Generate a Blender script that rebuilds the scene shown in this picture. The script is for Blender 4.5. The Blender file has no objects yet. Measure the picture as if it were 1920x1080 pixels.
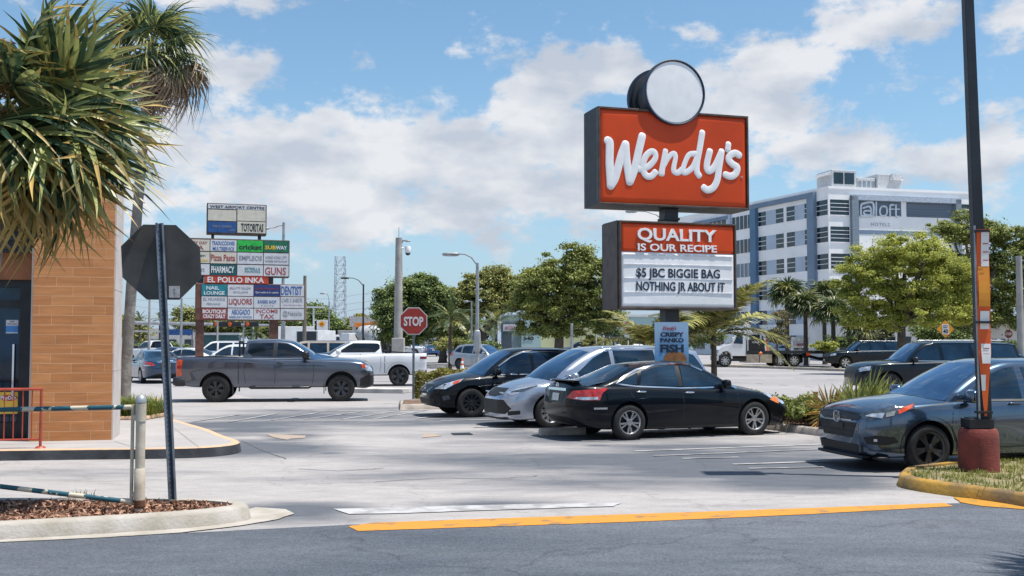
import bpy, bmesh, math, random
import numpy as np
from mathutils import Vector as V, Matrix, noise as mnoise
from mathutils.bvhtree import BVHTree
from mathutils.geometry import tessellate_polygon
R = math.radians
rng = random.Random(11)
scene = bpy.context.scene
COL = scene.collection

# ------------------------------------------------------------------ camera
F, HZ, CAMH = 2000.0, 640.0, 1.85          # focal length in px of a 1920 wide frame, horizon row, eye height
cam_d = bpy.data.cameras.new('camera')
cam = bpy.data.objects.new('camera', cam_d)
COL.objects.link(cam)
cam_d.sensor_width = 36.0
cam_d.lens = F / 1920 * 36
cam_d.clip_start, cam_d.clip_end = 0.1, 6000
PITCH = math.atan((HZ - 540) / F)
cam.location = (0, 0, CAMH)
cam.rotation_euler = (math.pi / 2 + PITCH, 0, 0)
scene.camera = cam
_cm = cam.rotation_euler.to_matrix()

def ray(px, py):
    return (_cm @ V(((px - 960) / F, (540 - py) / F, -1.0))).normalized()

def G(px, py, z=0.0):
    'ground point seen at a pixel of the photograph'
    d = ray(px, py)
    return V((0, 0, CAMH)) + d * ((z - CAMH) / d.z)

def P(px, py, Y):
    'point at distance Y in front of the camera'
    d = ray(px, py)
    return V((0, 0, CAMH)) + d * (Y / d.y)

# ------------------------------------------------------------------ sun, sky, exposure
SUN_EL, SUN_AZ = 72.0, -12.0                 # azimuth counted from +X towards +Y
sd = bpy.data.lights.new('sun', 'SUN')
sd.energy, sd.angle, sd.color = 4.4, R(0.53), (1.0, 0.95, 0.87)
sun = bpy.data.objects.new('sun', sd)
COL.objects.link(sun)
_s = V((math.cos(R(SUN_EL)) * math.cos(R(SUN_AZ)), math.cos(R(SUN_EL)) * math.sin(R(SUN_AZ)), math.sin(R(SUN_EL))))
sun.rotation_euler = _s.to_track_quat('Z', 'Y').to_euler()
scene.view_settings.view_transform = 'Standard'
scene.view_settings.look = 'None'
scene.view_settings.exposure = 0.55
scene.view_settings.gamma = 1.0

world = bpy.data.worlds.new('World')
scene.world = world
world.use_nodes = True
wt = world.node_tree
wt.nodes.clear()

def N(t, kind, **kw):
    n = t.nodes.new(kind)
    for k, v in kw.items():
        if k.startswith('i_'):
            n.inputs[int(k[2:]) if k[2:].isdigit() else k[2:]].default_value = v
        else:
            setattr(n, k, v)
    return n

def math_n(t, op, a, b=None, clamp=False):
    n = t.nodes.new('ShaderNodeMath')
    n.operation = op
    n.use_clamp = clamp
    for i, x in enumerate((a, b)):
        if x is None:
            continue
        if isinstance(x, (int, float)):
            n.inputs[i].default_value = x
        else:
            t.links.new(x, n.inputs[i])
    return n.outputs[0]

def build_sky():
    t = wt
    L = t.links.new
    sky = N(t, 'ShaderNodeTexSky', sky_type='NISHITA', sun_disc=False, sun_elevation=R(SUN_EL),
            sun_rotation=R(90 - SUN_AZ), air_density=1.0, dust_density=0.6, ozone_density=2.2)
    bg = N(t, 'ShaderNodeBackground')
    bg.inputs[1].default_value = 0.105
    tint = N(t, 'ShaderNodeMix', data_type='RGBA', blend_type='MULTIPLY')
    tint.inputs[0].default_value = 1.0
    tint.inputs[7].default_value = (0.80, 0.99, 1.0, 1)
    L(sky.outputs[0], tint.inputs[6])
    L(tint.outputs[2], bg.inputs[0])
    tc = N(t, 'ShaderNodeTexCoord')
    sep = N(t, 'ShaderNodeSeparateXYZ')
    L(tc.outputs['Generated'], sep.inputs[0])
    az = math_n(t, 'MULTIPLY', math_n(t, 'ARCTAN2', sep.outputs[0], sep.outputs[1]), 57.2958)
    el = math_n(t, 'MULTIPLY', math_n(t, 'ARCSINE', sep.outputs[2]), 57.2958)
    com = N(t, 'ShaderNodeCombineXYZ')
    L(az, com.inputs[0])
    L(el, com.inputs[1])
    pos = com.outputs[0]
    # domain warp so that cloud edges billow
    nz = N(t, 'ShaderNodeTexNoise', noise_dimensions='2D')
    nz.inputs['Scale'].default_value = 0.42
    nz.inputs['Detail'].default_value = 9
    nz.inputs['Roughness'].default_value = 0.6
    mp = N(t, 'ShaderNodeVectorMath', operation='MULTIPLY')
    mp.inputs[1].default_value = (0.75, 1.25, 1)
    L(pos, mp.inputs[0])
    L(mp.outputs[0], nz.inputs['Vector'])
    def blob(a, e, sa, se, w=1.0):
        m = N(t, 'ShaderNodeVectorMath', operation='MULTIPLY')
        m.inputs[1].default_value = (1 / sa, 1 / se, 0)
        L(pos, m.inputs[0])
        d = N(t, 'ShaderNodeVectorMath', operation='DISTANCE')
        d.inputs[1].default_value = (a / sa, e / se, 0)
        L(m.outputs[0], d.inputs[0])
        sq = math_n(t, 'MULTIPLY', d.outputs['Value'], d.outputs['Value'])
        return math_n(t, 'MULTIPLY', math_n(t, 'EXPONENT', math_n(t, 'MULTIPLY', sq, -1.0)), w)
    k = 0.02865
    def pb(x, y, rx, ry, w=1.0):
        return blob((x - 960) * k, (640 - y) * k, rx * k, ry * k, w)
    blobs = [pb(420, 25, 150, 42, .8), pb(400, 150, 130, 50, .75), pb(560, 290, 190, 90), pb(800, 275, 170, 75, .95),
             pb(620, 400, 330, 70, .8), pb(900, 350, 240, 95, .85), pb(1010, 200, 105, 110), pb(1140, 130, 75, 75, .95),
             pb(1170, 320, 210, 150, .9), pb(1420, 200, 150, 95, .9), pb(1640, 85, 150, 55, .9), pb(1860, 90, 80, 60, .8),
             pb(1540, 300, 200, 55, .75), pb(1800, 320, 170, 55, .8), pb(850, 105, 40, 22, .5), pb(330, 330, 120, 120, .7),
             pb(1450, 130, 90, 50, .8), pb(1300, 70, 40, 25, .3), pb(2400, 300, 300, 120, .8), pb(-300, 250, 400, 120, .8), pb(1820, 240, 60, 20, .5)]
    acc = blobs[0]
    for b in blobs[1:]:
        acc = math_n(t, 'ADD', math_n(t, 'MAXIMUM', acc, b), math_n(t, 'MULTIPLY', math_n(t, 'MINIMUM', acc, b), 0.35))
    # far from the frame: ordinary scattered clouds
    nz2 = N(t, 'ShaderNodeTexNoise', noise_dimensions='3D')
    nz2.inputs['Scale'].default_value = 2.6
    nz2.inputs['Detail'].default_value = 5
    L(tc.outputs['Generated'], nz2.inputs['Vector'])
    far = math_n(t, 'MULTIPLY', math_n(t, 'SUBTRACT', nz2.outputs[0], 0.42), 2.6, True)
    away = math_n(t, 'SMOOTH_MAX', math_n(t, 'MULTIPLY', math_n(t, 'SUBTRACT', math_n(t, 'ABSOLUTE', az), 33.0), 0.1, True),
                  math_n(t, 'MULTIPLY', math_n(t, 'SUBTRACT', el, 22.0), 0.1, True))
    acc = math_n(t, 'ADD', acc, math_n(t, 'MULTIPLY', far, away))
    dens = math_n(t, 'ADD', acc, math_n(t, 'MULTIPLY', math_n(t, 'SUBTRACT', nz.outputs[0], 0.5), 2.1))
    mask = N(t, 'ShaderNodeMapRange', interpolation_type='SMOOTHSTEP')
    mask.inputs[1].default_value = 0.24
    mask.inputs[2].default_value = 0.78
    L(dens, mask.inputs[0])
    # cloud brightness: brighter, warmer heads and greyer undersides through a second noise
    nz3 = N(t, 'ShaderNodeTexNoise', noise_dimensions='2D')
    nz3.inputs['Scale'].default_value = 0.33
    nz3.inputs['Detail'].default_value = 7
    mp2 = N(t, 'ShaderNodeVectorMath', operation='MULTIPLY_ADD')
    mp2.inputs[1].default_value = (0.6, 1.3, 1)
    mp2.inputs[2].default_value = (3.1, 0.55, 0)
    L(pos, mp2.inputs[0])
    L(mp2.outputs[0], nz3.inputs['Vector'])
    cr = N(t, 'ShaderNodeValToRGB')
    cr.color_ramp.elements[0].position = 0.34
    cr.color_ramp.elements[0].color = (0.41, 0.445, 0.51, 1)
    cr.color_ramp.elements[1].position = 0.62
    cr.color_ramp.elements[1].color = (0.62, 0.625, 0.645, 1)
    L(nz3.outputs[0], cr.inputs[0])
    cb = N(t, 'ShaderNodeBackground')
    L(cr.outputs[0], cb.inputs[0])
    cb.inputs[1].default_value = 0.93
    mix = N(t, 'ShaderNodeMixShader')
    # pale haze low over the horizon
    hz = math_n(t, 'MULTIPLY', math_n(t, 'EXPONENT', math_n(t, 'MULTIPLY', math_n(t, 'ABSOLUTE', el), -0.16)), 0.95)
    hb = N(t, 'ShaderNodeBackground')
    hb.inputs[0].default_value = (0.305, 0.385, 0.535, 1)
    hb.inputs[1].default_value = 0.95
    mh = N(t, 'ShaderNodeMixShader')
    L(hz, mh.inputs[0])
    L(bg.outputs[0], mh.inputs[1])
    L(hb.outputs[0], mh.inputs[2])
    m2 = math_n(t, 'MULTIPLY', mask.outputs[0], 0.94)
    L(m2, mix.inputs[0])
    L(mh.outputs[0], mix.inputs[1])
    L(cb.outputs[0], mix.inputs[2])
    out = N(t, 'ShaderNodeOutputWorld')
    L(mix.outputs[0], out.inputs[0])
build_sky()
scene.cycles.max_bounces = 7
scene.cycles.diffuse_bounces = 3
scene.cycles.glossy_bounces = 4
scene.cycles.transparent_max_bounces = 16
scene.cycles.use_denoising = True

# ------------------------------------------------------------------ materials
MATS = {}
def pm(name, col, rough=0.6, metal=0.0, var=0.12, scale=4.0, bump=0.0, coat=0.0, spec=0.5, col2=None, emit=0.0, trans=0.0, stretch=None, detail=6, bscale=None, isl=0.0, cior=1.5, ramp=(0.3, 0.66)):
    'a principled material whose colour wanders with noise (object space)'
    if name in MATS:
        return MATS[name]
    m = bpy.data.materials.new(name)
    m.use_nodes = True
    t = m.node_tree
    b = t.nodes['Principled BSDF']
    L = t.links.new
    tc = N(t, 'ShaderNodeTexCoord')
    src = tc.outputs['Object']
    if stretch:
        mp = N(t, 'ShaderNodeMapping')
        mp.inputs['Scale'].default_value = stretch
        L(src, mp.inputs[0])
        src = mp.outputs[0]
    nz = N(t, 'ShaderNodeTexNoise')
    nz.inputs['Scale'].default_value = scale
    nz.inputs['Detail'].default_value = detail
    L(src, nz.inputs['Vector'])
    c2 = col2 or tuple(max(0, c * (1 - 2.2 * var)) for c in col)
    c1 = tuple(min(1, c * (1 + var)) for c in col) if col2 is None else col
    cr = N(t, 'ShaderNodeValToRGB')
    cr.color_ramp.elements[0].position = ramp[0]
    cr.color_ramp.elements[0].color = (*c2, 1)
    cr.color_ramp.elements[1].position = ramp[1]
    cr.color_ramp.elements[1].color = (*c1, 1)
    fac = nz.outputs[0]
    if isl > 0:
        ge = N(t, 'ShaderNodeNewGeometry')
        fac = math_n(t, 'ADD', math_n(t, 'MULTIPLY', fac, 1 - isl), math_n(t, 'MULTIPLY', ge.outputs['Random Per Island'], isl))
    L(fac, cr.inputs[0])
    L(cr.outputs[0], b.inputs['Base Color'])
    b.inputs['Roughness'].default_value = rough
    b.inputs['Metallic'].default_value = metal
    b.inputs['Specular IOR Level'].default_value = spec
    b.inputs['Coat Weight'].default_value = coat
    b.inputs['Coat Roughness'].default_value = 0.03
    b.inputs['Coat IOR'].default_value = cior
    if emit:
        L(cr.outputs[0], b.inputs['Emission Color'])
        b.inputs['Emission Strength'].default_value = emit
    if bump:
        nb = N(t, 'ShaderNodeTexNoise')
        nb.inputs['Scale'].default_value = bscale or scale * 8
        nb.inputs['Detail'].default_value = 4
        L(src, nb.inputs['Vector'])
        bp = N(t, 'ShaderNodeBump')
        bp.inputs['Strength'].default_value = bump
        bp.inputs['Distance'].default_value = 0.02
        L(nb.outputs[0], bp.inputs['Height'])
        L(bp.outputs[0], b.inputs['Normal'])
    if trans:
        tr = N(t, 'ShaderNodeBsdfTranslucent')
        L(cr.outputs[0], tr.inputs[0])
        mx = N(t, 'ShaderNodeMixShader')
        mx.inputs[0].default_value = trans
        L(b.outputs[0], mx.inputs[1])
        L(tr.outputs[0], mx.inputs[2])
        L(mx.outputs[0], t.nodes['Material Output'].inputs[0])
    MATS[name] = m
    return m

def paint(name, col, metal=0.35, rough=0.32, coat=1.0, cior=1.5, spec=0.5):
    'automotive clear-coated paint with faint dust'
    return pm(name, col, rough=rough, metal=metal, var=0.06, scale=1.2, coat=coat, cior=cior, spec=spec)

BLACKP = pm('black_plastic', (0.012, 0.013, 0.015), rough=0.55, var=0.2)
RUBBER = pm('rubber', (0.018, 0.018, 0.019), rough=0.85, var=0.25, scale=9)
GLASSD = pm('tinted_sky_glass', (0.016, 0.042, 0.075), rough=0.03, metal=0.35, var=0.3, scale=1.5, spec=0.6)  # dark tint plus the blue of reflected sky mixed into the base colour
GLASSB = pm('windscreen_sky_glass', (0.085, 0.20, 0.36), rough=0.025, metal=0.75, var=0.25, scale=0.8, spec=0.8)  # sky reflection painted in: the base colour itself is blue
CHROME = pm('chrome', (0.75, 0.77, 0.80), rough=0.12, metal=1.0, var=0.05)
ALLOY = pm('alloy', (0.52, 0.53, 0.55), rough=0.3, metal=0.9, var=0.08)
ALLOYD = pm('dark_alloy', (0.075, 0.08, 0.09), rough=0.28, metal=0.75, var=0.15)
LAMPC = pm('lamp_clear', (0.62, 0.66, 0.72), rough=0.08, metal=0.55, var=0.25, scale=12, coat=1)
LAMPD = pm('lamp_dark', (0.05, 0.065, 0.085), rough=0.06, var=0.3, scale=10, coat=1)
LAMPR = pm('lamp_red', (0.42, 0.02, 0.015), rough=0.12, var=0.25, scale=14, coat=1)
LAMPRO = pm('lamp_red_orange', (0.62, 0.07, 0.015), rough=0.12, var=0.2, scale=14, coat=1)
LAMPA = pm('lamp_amber', (0.75, 0.20, 0.02), rough=0.12, var=0.2, scale=14, coat=1)
PLATE = pm('plate_white', (0.6, 0.62, 0.62), rough=0.4, var=0.2, scale=20)
WHITE = pm('white_paint', (0.78, 0.78, 0.79), rough=0.4, var=0.05)
BLACK = pm('black_paint', (0.015, 0.015, 0.018), rough=0.45, var=0.2)
GALV = pm('galvanised', (0.36, 0.38, 0.40), rough=0.45, metal=0.5, var=0.15, scale=3)
DARKM = pm('dark_metal', (0.022, 0.025, 0.030), rough=0.45, var=0.2)

# ------------------------------------------------------------------ object helpers
def tag(o, label=None, cat=None, group=None, kind=None):
    if label: o['label'] = label
    if cat: o['category'] = cat
    if group: o['group'] = group
    if kind: o['kind'] = kind
    return o

def thing(name, label, cat, loc=(0, 0, 0), rz=0.0, group=None):
    o = bpy.data.objects.new(name, None)
    COL.objects.link(o)
    o.location = loc
    o.rotation_euler = (0, 0, rz)
    o.empty_display_size = 0.2
    return tag(o, label, cat, group)

class MB:
    'collects primitives and links them as one mesh object'
    def __init__(s):
        s.v, s.f, s.m = [], [], []
    def add(s, vs, fs, mi=0):
        o = len(s.v)
        s.v += [tuple(x) for x in vs]
        s.f += [tuple(i + o for i in f) for f in fs]
        s.m += [mi] * len(fs)
        return s
    def box(s, c, d, rz=0, M=None, mi=0, bev=0):
        cx, cy, cz = c
        hx, hy, hz = d[0] / 2, d[1] / 2, d[2] / 2
        vs = [V((x, y, z)) for x in (-hx, hx) for y in (-hy, hy) for z in (-hz, hz)]
        m = Matrix.Translation(V(c)) @ Matrix.Rotation(rz, 4, 'Z')
        if M is not None:
            m = M @ m
        vs = [m @ v for v in vs]
        return s.add(vs, [(0, 1, 3, 2), (4, 6, 7, 5), (0, 4, 5, 1), (2, 3, 7, 6), (0, 2, 6, 4), (1, 5, 7, 3)], mi)
    def tube(s, pts, rs, n=8, caps=True, mi=0):
        pts = [V(p) for p in pts]
        if isinstance(rs, (int, float)):
            rs = [rs] * len(pts)
        vs, fs = [], []
        ref = None
        for i, p in enumerate(pts):
            d = (pts[min(i + 1, len(pts) - 1)] - pts[max(i - 1, 0)])
            if d.length < 1e-9: d = V((0, 0, 1))
            d.normalize()
            if ref is None:
                ref = V((1, 0, 0)) if abs(d.x) < 0.9 else V((0, 1, 0))
            a = (ref - d * ref.dot(d)).normalized()
            ref = a
            b = d.cross(a)
            for k in range(n):
                t = 2 * math.pi * k / n
                vs.append(p + (a * math.cos(t) + b * math.sin(t)) * rs[i])
        for i in range(len(pts) - 1):
            for k in range(n):
                fs.append((i * n + k, i * n + (k + 1) % n, (i + 1) * n + (k + 1) % n, (i + 1) * n + k))
        if caps:
            fs.append(tuple(range(n))[::-1])
            fs.append(tuple((len(pts) - 1) * n + k for k in range(n)))
        return s.add(vs, fs, mi)
    def lathe(s, prof, n=24, M=None, mi=0, close=False):
        'profile of (r, z) turned about Z'
        vs, fs = [], []
        for r, z in prof:
            for k in range(n):
                t = 2 * math.pi * k / n
                vs.append(V((r * math.cos(t), r * math.sin(t), z)))
        m = len(prof)
        for i in range(m if close else m - 1):
            j = (i + 1) % m
            for k in range(n):
                fs.append((i * n + k, i * n + (k + 1) % n, j * n + (k + 1) % n, j * n + k))
        if M is not None:
            vs = [M @ v for v in vs]
        return s.add(vs, fs, mi)
    def prism(s, poly, z0, z1, M=None, mi=0):
        'extrude a 2D polygon (ccw) from z0 to z1'
        n = len(poly)
        vs = [V((x, y, z0)) for x, y in poly] + [V((x, y, z1)) for x, y in poly]
        if M is not None:
            vs = [M @ v for v in vs]
        tri = tessellate_polygon([[V((x, y, 0)) for x, y in poly]])
        fs = []
        for a, b, c in tri:
            pa, pb, pc = poly[a], poly[b], poly[c]
            ar = (pb[0] - pa[0]) * (pc[1] - pa[1]) - (pb[1] - pa[1]) * (pc[0] - pa[0])
            if ar < 0: a, c = c, a
            fs.append((a + n, b + n, c + n))
            fs.append((c, b, a))
        for i in range(n):
            j = (i + 1) % n
            fs.append((i, j, j + n, i + n))
        return s.add(vs, fs, mi)
    def blob(s, c, d, e=2.6, nu=14, nv=10, M=None, mi=0):
        'superellipsoid'
        def sp(x): return math.copysign(abs(x) ** (2 / e), x)
        vs, fs = [], []
        for i in range(nv + 1):
            a = -math.pi / 2 + math.pi * i / nv
            for k in range(nu):
                b = 2 * math.pi * k / nu
                p = V((d[0] / 2 * sp(math.cos(a)) * sp(math.cos(b)), d[1] / 2 * sp(math.cos(a)) * sp(math.sin(b)), d[2] / 2 * sp(math.sin(a)))) + V(c)
                vs.append(M @ p if M is not None else p)
        for i in range(nv):
            for k in range(nu):
                fs.append((i * nu + k, i * nu + (k + 1) % nu, (i + 1) * nu + (k + 1) % nu, (i + 1) * nu + k))
        return s.add(vs, fs, mi)
    def mesh(s, name, mats, smooth=None):
        me = bpy.data.meshes.new(name)
        me.from_pydata(s.v, [], s.f)
        for m in (mats if isinstance(mats, (list, tuple)) else [mats]):
            me.materials.append(m)
        if len(set(s.m)) > 1:
            me.polygons.foreach_set('material_index', s.m)
        if smooth is not None:
            me.shade_smooth()
            me.set_sharp_from_angle(angle=R(smooth))
        me.update()
        return me
    def build(s, name, mats, parent=None, smooth=None, bevel=0):
        o = bpy.data.objects.new(name, s.mesh(name, mats, smooth))
        COL.objects.link(o)
        if parent is not None:
            o.parent = parent
        if bevel:
            b = o.modifiers.new('bevel', 'BEVEL')
            b.width = bevel
            b.segments = 2
            b.limit_method = 'ANGLE'
        return o

def link_mesh(name, me, parent=None):
    o = bpy.data.objects.new(name, me)
    COL.objects.link(o)
    if parent is not None: o.parent = parent
    return o

def fresh(o):
    'mesh of an object with its modifiers applied'
    dg = bpy.context.evaluated_depsgraph_get()
    return bpy.data.meshes.new_from_object(o.evaluated_get(dg), depsgraph=dg)

def text_mesh(txt, h, mat, w=None, bold=0.0, depth=0.006, align='CENTER', shear=0.0, space=1.0):
    'upright lettering: x right, z up, front towards -y; cap height h, optional total width w; origin at the bottom centre'
    cu = bpy.data.curves.new('t', 'FONT')
    cu.body = txt
    cu.size = 1.0
    cu.offset = bold
    cu.extrude = 0.01
    cu.shear = shear
    cu.space_character = space
    cu.resolution_u = 3
    o = bpy.data.objects.new('t', cu)
    COL.objects.link(o)
    me = fresh(o)
    bpy.data.objects.remove(o)
    bpy.data.curves.remove(cu)
    co = np.empty(len(me.vertices) * 3)
    me.vertices.foreach_get('co', co)
    co = co.reshape(-1, 3)
    mn, mx = co.min(0), co.max(0)
    cap = 0.729 if not any(c in 'gjpqyQ,' for c in txt) else 0.729
    sy = h / (cap + 2 * bold)
    sx = (w / (mx[0] - mn[0])) if w else sy
    x = (co[:, 0] - (mn[0] + mx[0]) / 2) * sx
    if align == 'LEFT': x = (co[:, 0] - mn[0]) * sx
    z = (co[:, 1] + bold) * sy
    y = -(co[:, 2] / 0.01) * depth / 2
    me.vertices.foreach_set('co', np.stack([x, y, z], 1).ravel())
    me.materials.clear()
    me.materials.append(mat)
    me.update()
    return me

def text(txt, loc, h, mat, parent, w=None, name='lettering', rz=0, **kw):
    o = link_mesh(name, text_mesh(txt, h, mat, w=w, **kw), parent)
    o.location = loc
    o.rotation_euler = (0, 0, rz)
    return o

def ribbon(pts, width, z=0.0):
    'flat strip along ground points'
    pts = [V((p[0], p[1], 0)) for p in pts]
    vs, fs = [], []
    for i, p in enumerate(pts):
        d = (pts[min(i + 1, len(pts) - 1)] - pts[max(i - 1, 0)]).normalized()
        n = V((-d.y, d.x, 0)) * width / 2
        vs += [p + n + V((0, 0, z)), p - n + V((0, 0, z))]
    for i in range(len(pts) - 1):
        fs.append((2 * i, 2 * i + 1, 2 * i + 3, 2 * i + 2))
    return vs, fs

def smooth_closed(pts, n=6):
    'Catmull-Rom through a closed 2D outline'
    out = []
    m = len(pts)
    for i in range(m):
        p0, p1, p2, p3 = (V((*pts[(i + k) % m][:2], 0)) for k in (-1, 0, 1, 2))
        for j in range(n):
            t = j / n
            q = 0.5 * ((2 * p1) + (p2 - p0) * t + (2 * p0 - 5 * p1 + 4 * p2 - p3) * t * t + (3 * p1 - p0 - 3 * p2 + p3) * t ** 3)
            out.append((q.x, q.y))
    return out

def offset_poly(pts, d):
    'shift a ccw outline inwards by d'
    m = len(pts)
    out = []
    for i in range(m):
        a, b, c = V((*pts[i - 1], 0)), V((*pts[i], 0)), V((*pts[(i + 1) % m], 0))
        t = ((b - a).normalized() + (c - b).normalized())
        if t.length < 1e-6: t = (b - a)
        t.normalize()
        n = V((-t.y, t.x, 0))
        out.append((b.x + n.x * d, b.y + n.y * d))
    return out

def ccw(pts):
    a = sum(pts[i - 1][0] * pts[i][1] - pts[i][0] * pts[i - 1][1] for i in range(len(pts)))
    return pts if a > 0 else pts[::-1]
# ------------------------------------------------------------------ vehicles
def pchip(pts):
    'shape-preserving curve through (x, y) points'
    pts = sorted(pts)
    x = np.array([p[0] for p in pts], float)
    y = np.array([p[1] for p in pts], float)
    h = np.diff(x)
    dl = np.diff(y) / h
    d = np.zeros(len(x))
    for i in range(1, len(x) - 1):
        if dl[i - 1] * dl[i] > 0:
            w1, w2 = 2 * h[i] + h[i - 1], h[i] + 2 * h[i - 1]
            d[i] = (w1 + w2) / (w1 / dl[i - 1] + w2 / dl[i])
    d[0], d[-1] = dl[0], dl[-1]
    def f(q):
        q = min(max(q, x[0]), x[-1])
        i = min(int(np.searchsorted(x, q, 'right')) - 1, len(x) - 2)
        t = (q - x[i]) / h[i]
        return float(y[i] * (1 + 2 * t) * (1 - t) ** 2 + d[i] * h[i] * t * (1 - t) ** 2 + y[i + 1] * t * t * (3 - 2 * t) + d[i + 1] * h[i] * t * t * (t - 1))
    return f

def sst(a, b, x):
    t = min(max((x - a) / (b - a), 0), 1)
    return t * t * (3 - 2 * t)

DIRS = {'L': V((0, -1, 0)), 'F': V((-1, 0, 0)), 'B': V((1, 0, 0)), 'T': V((0, 0, -1)),
        'FL': V((-1, -1, 0)).normalized(), 'BL': V((1, -1, 0)).normalized(), 'FT': V((-.75, 0, -.66)).normalized()}

def pt3(p, code):
    if len(p) == 3: return V(p)
    if code == 'L': return V((p[0], 0.6, p[1]))
    if code in 'FB': return V((0, p[0], p[1]))
    return V((p[0], p[1], 1))

def project(bvh, p, d, off):
    o = p - d * 5
    hit, n, i, dist = bvh.ray_cast(o, d)
    if hit is None:
        hit, n, i, dist = bvh.find_nearest(p)
    if n.dot(d) > 0: n = -n
    return hit + (n * 0.7 - d * 0.3) * off

def patch(bvh, pts, code, off=0.004, mirror=False, maxlen=0.12):
    'a sheet cut to an outline and laid on the bodywork along a direction'
    d = DIRS[code].copy()
    P3 = [pt3(p, code) for p in pts]
    if mirror:
        d.y = -d.y
        P3 = [V((p.x, -p.y, p.z)) for p in P3]
    e1 = d.orthogonal().normalized()
    e2 = d.cross(e1)
    bm = bmesh.new()
    vs = [bm.verts.new(p) for p in P3]
    tri = tessellate_polygon([[V((p.dot(e1), p.dot(e2), 0)) for p in P3]])
    for t in tri:
        try: bm.faces.new([vs[i] for i in t])
        except ValueError: pass
    for _ in range(4):
        es = [e for e in bm.edges if e.calc_length() > maxlen]
        if not es: break
        bmesh.ops.subdivide_edges(bm, edges=es, cuts=1)
        bmesh.ops.triangulate(bm, faces=[f for f in bm.faces if len(f.verts) > 3])
    bm.normal_update()
    for f in list(bm.faces):
        if f.normal.dot(d) > 0: f.normal_flip()
    bm.verts.index_update()
    out = [project(bvh, v.co, d, off) for v in bm.verts]
    fs = [tuple(v.index for v in f.verts) for f in bm.faces]
    bm.free()
    return out, fs

def strip(bvh, pts, code, width, off=0.003, mirror=False, closed=False):
    'narrow band along a line on the bodywork'
    d = DIRS[code].copy()
    P3 = [pt3(p, code) for p in pts]
    if mirror:
        d.y = -d.y
        P3 = [V((p.x, -p.y, p.z)) for p in P3]
    if closed: P3.append(P3[0])
    Q = []
    for a, b in zip(P3[:-1], P3[1:]):
        n = max(1, int((b - a).length / 0.09))
        Q += [a.lerp(b, i / n) for i in range(n)]
    Q.append(P3[-1])
    vs, fs = [], []
    for i, p in enumerate(Q):
        a = Q[i - 1] if i else (Q[-2] if closed else Q[0])
        b = Q[i + 1] if i < len(Q) - 1 else (Q[1] if closed else Q[-1])
        t = (b - a)
        t -= d * t.dot(d)
        t.normalize()
        n = t.cross(d) * width / 2
        vs += [project(bvh, p + n, d, off), project(bvh, p - n, d, off)]
    for i in range(len(Q) - 1):
        fs.append((2 * i, 2 * i + 1, 2 * i + 3, 2 * i + 2))
    # face the viewer side
    a, b, c = (vs[k] for k in fs[0][:3])
    if (b - a).cross(c - a).dot(d) > 0:
        fs = [f[::-1] for f in fs]
    return vs, fs

SIDE = [(0, 0), (.55, 0), (.80, 0), (.895, .012), (.94, .05), (.962, .13), (.972, .24), (.980, .36), (.990, .48), (1.0, .60), (1.0, .68),
        (.995, .76), (.985, .84), (.968, .91), (.94, .965), (.905, 1.0)]
TOPF = [.84, .74, .6, .42, .22, 0.0]
WHEELS = {}

def wheel_meshes(wr, tw, rr, style, rimmat, dark=None):
    key = (wr, tw, rr, style, rimmat.name)
    if key in WHEELS: return WHEELS[key]
    M = Matrix.Rotation(-math.pi / 2, 4, 'X')
    h = tw / 2
    t = MB()
    t.lathe([(rr - .012, h * .75), (rr + .006, h * .98), (rr + (wr - rr) * .45, h * 1.04), (wr - .025, h * .96), (wr - .006, h * .80), (wr, h * .45), (wr, -h * .45),
             (wr - .006, -h * .8), (wr - .03, -h), (rr, -h)], n=40, M=M)
    tyre = t.mesh('tyre', RUBBER, 40)
    m = MB()
    m.lathe([(rr + .004, h * .90), (rr, h * .97), (rr - .014, h * .97), (rr - .026, h * .80), (rr - .035, h * .1)], n=40, M=M)
    m.lathe([(rr - .035, h * .12), (rr * .5, h * .05), (0.001, h * .05)], n=32, M=M, mi=1)
    n, dbl, w0, w1, tw_ = style
    zf = h * .78
    def spoke(a0, a1, wa, wb):
        r0, r1 = rr * .16, rr - .02
        pa = V((math.cos(a0), math.sin(a0), 0)) * r0
        pb = V((math.cos(a1), math.sin(a1), 0)) * r1
        d = (pb - pa).normalized()
        nn = V((-d.y, d.x, 0))
        up0, up1 = V((0, 0, zf * .98)), V((0, 0, zf * 1.04))
        vs = [pa + nn * wa / 2 + up0, pa - nn * wa / 2 + up0, pb - nn * wb / 2 + up1, pb + nn * wb / 2 + up1]
        vs += [v - V((0, 0, .045)) for v in vs]
        # ridge along the spoke
        m.add([M @ v for v in vs], [(0, 1, 2, 3), (0, 4, 5, 1), (1, 5, 6, 2), (2, 6, 7, 3), (3, 7, 4, 0)])
    for i in range(n):
        a = 2 * math.pi * i / n + .3
        if dbl:
            spoke(a - .07, a - dbl, w0, w1)
            spoke(a + .07, a + dbl, w0, w1)
        else:
            spoke(a, a + tw_, w0, w1)
    m.lathe([(rr * .30, zf * .8), (rr * .27, zf * 1.05), (rr * .16, zf * 1.10), (0.001, zf * 1.12)], n=20, M=M)
    for i in range(5):
        a = 2 * math.pi * i / 5
        m.lathe([(.011, zf * 1.06), (.010, zf * 1.16), (.001, zf * 1.17)], n=6, M=M @ Matrix.Translation((rr * .22 * math.cos(a), rr * .22 * math.sin(a), 0)))
    rim = m.mesh('rim', [rimmat, dark or BLACKP], 30)
    WHEELS[key] = (tyre, rim)
    return tyre, rim

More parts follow.
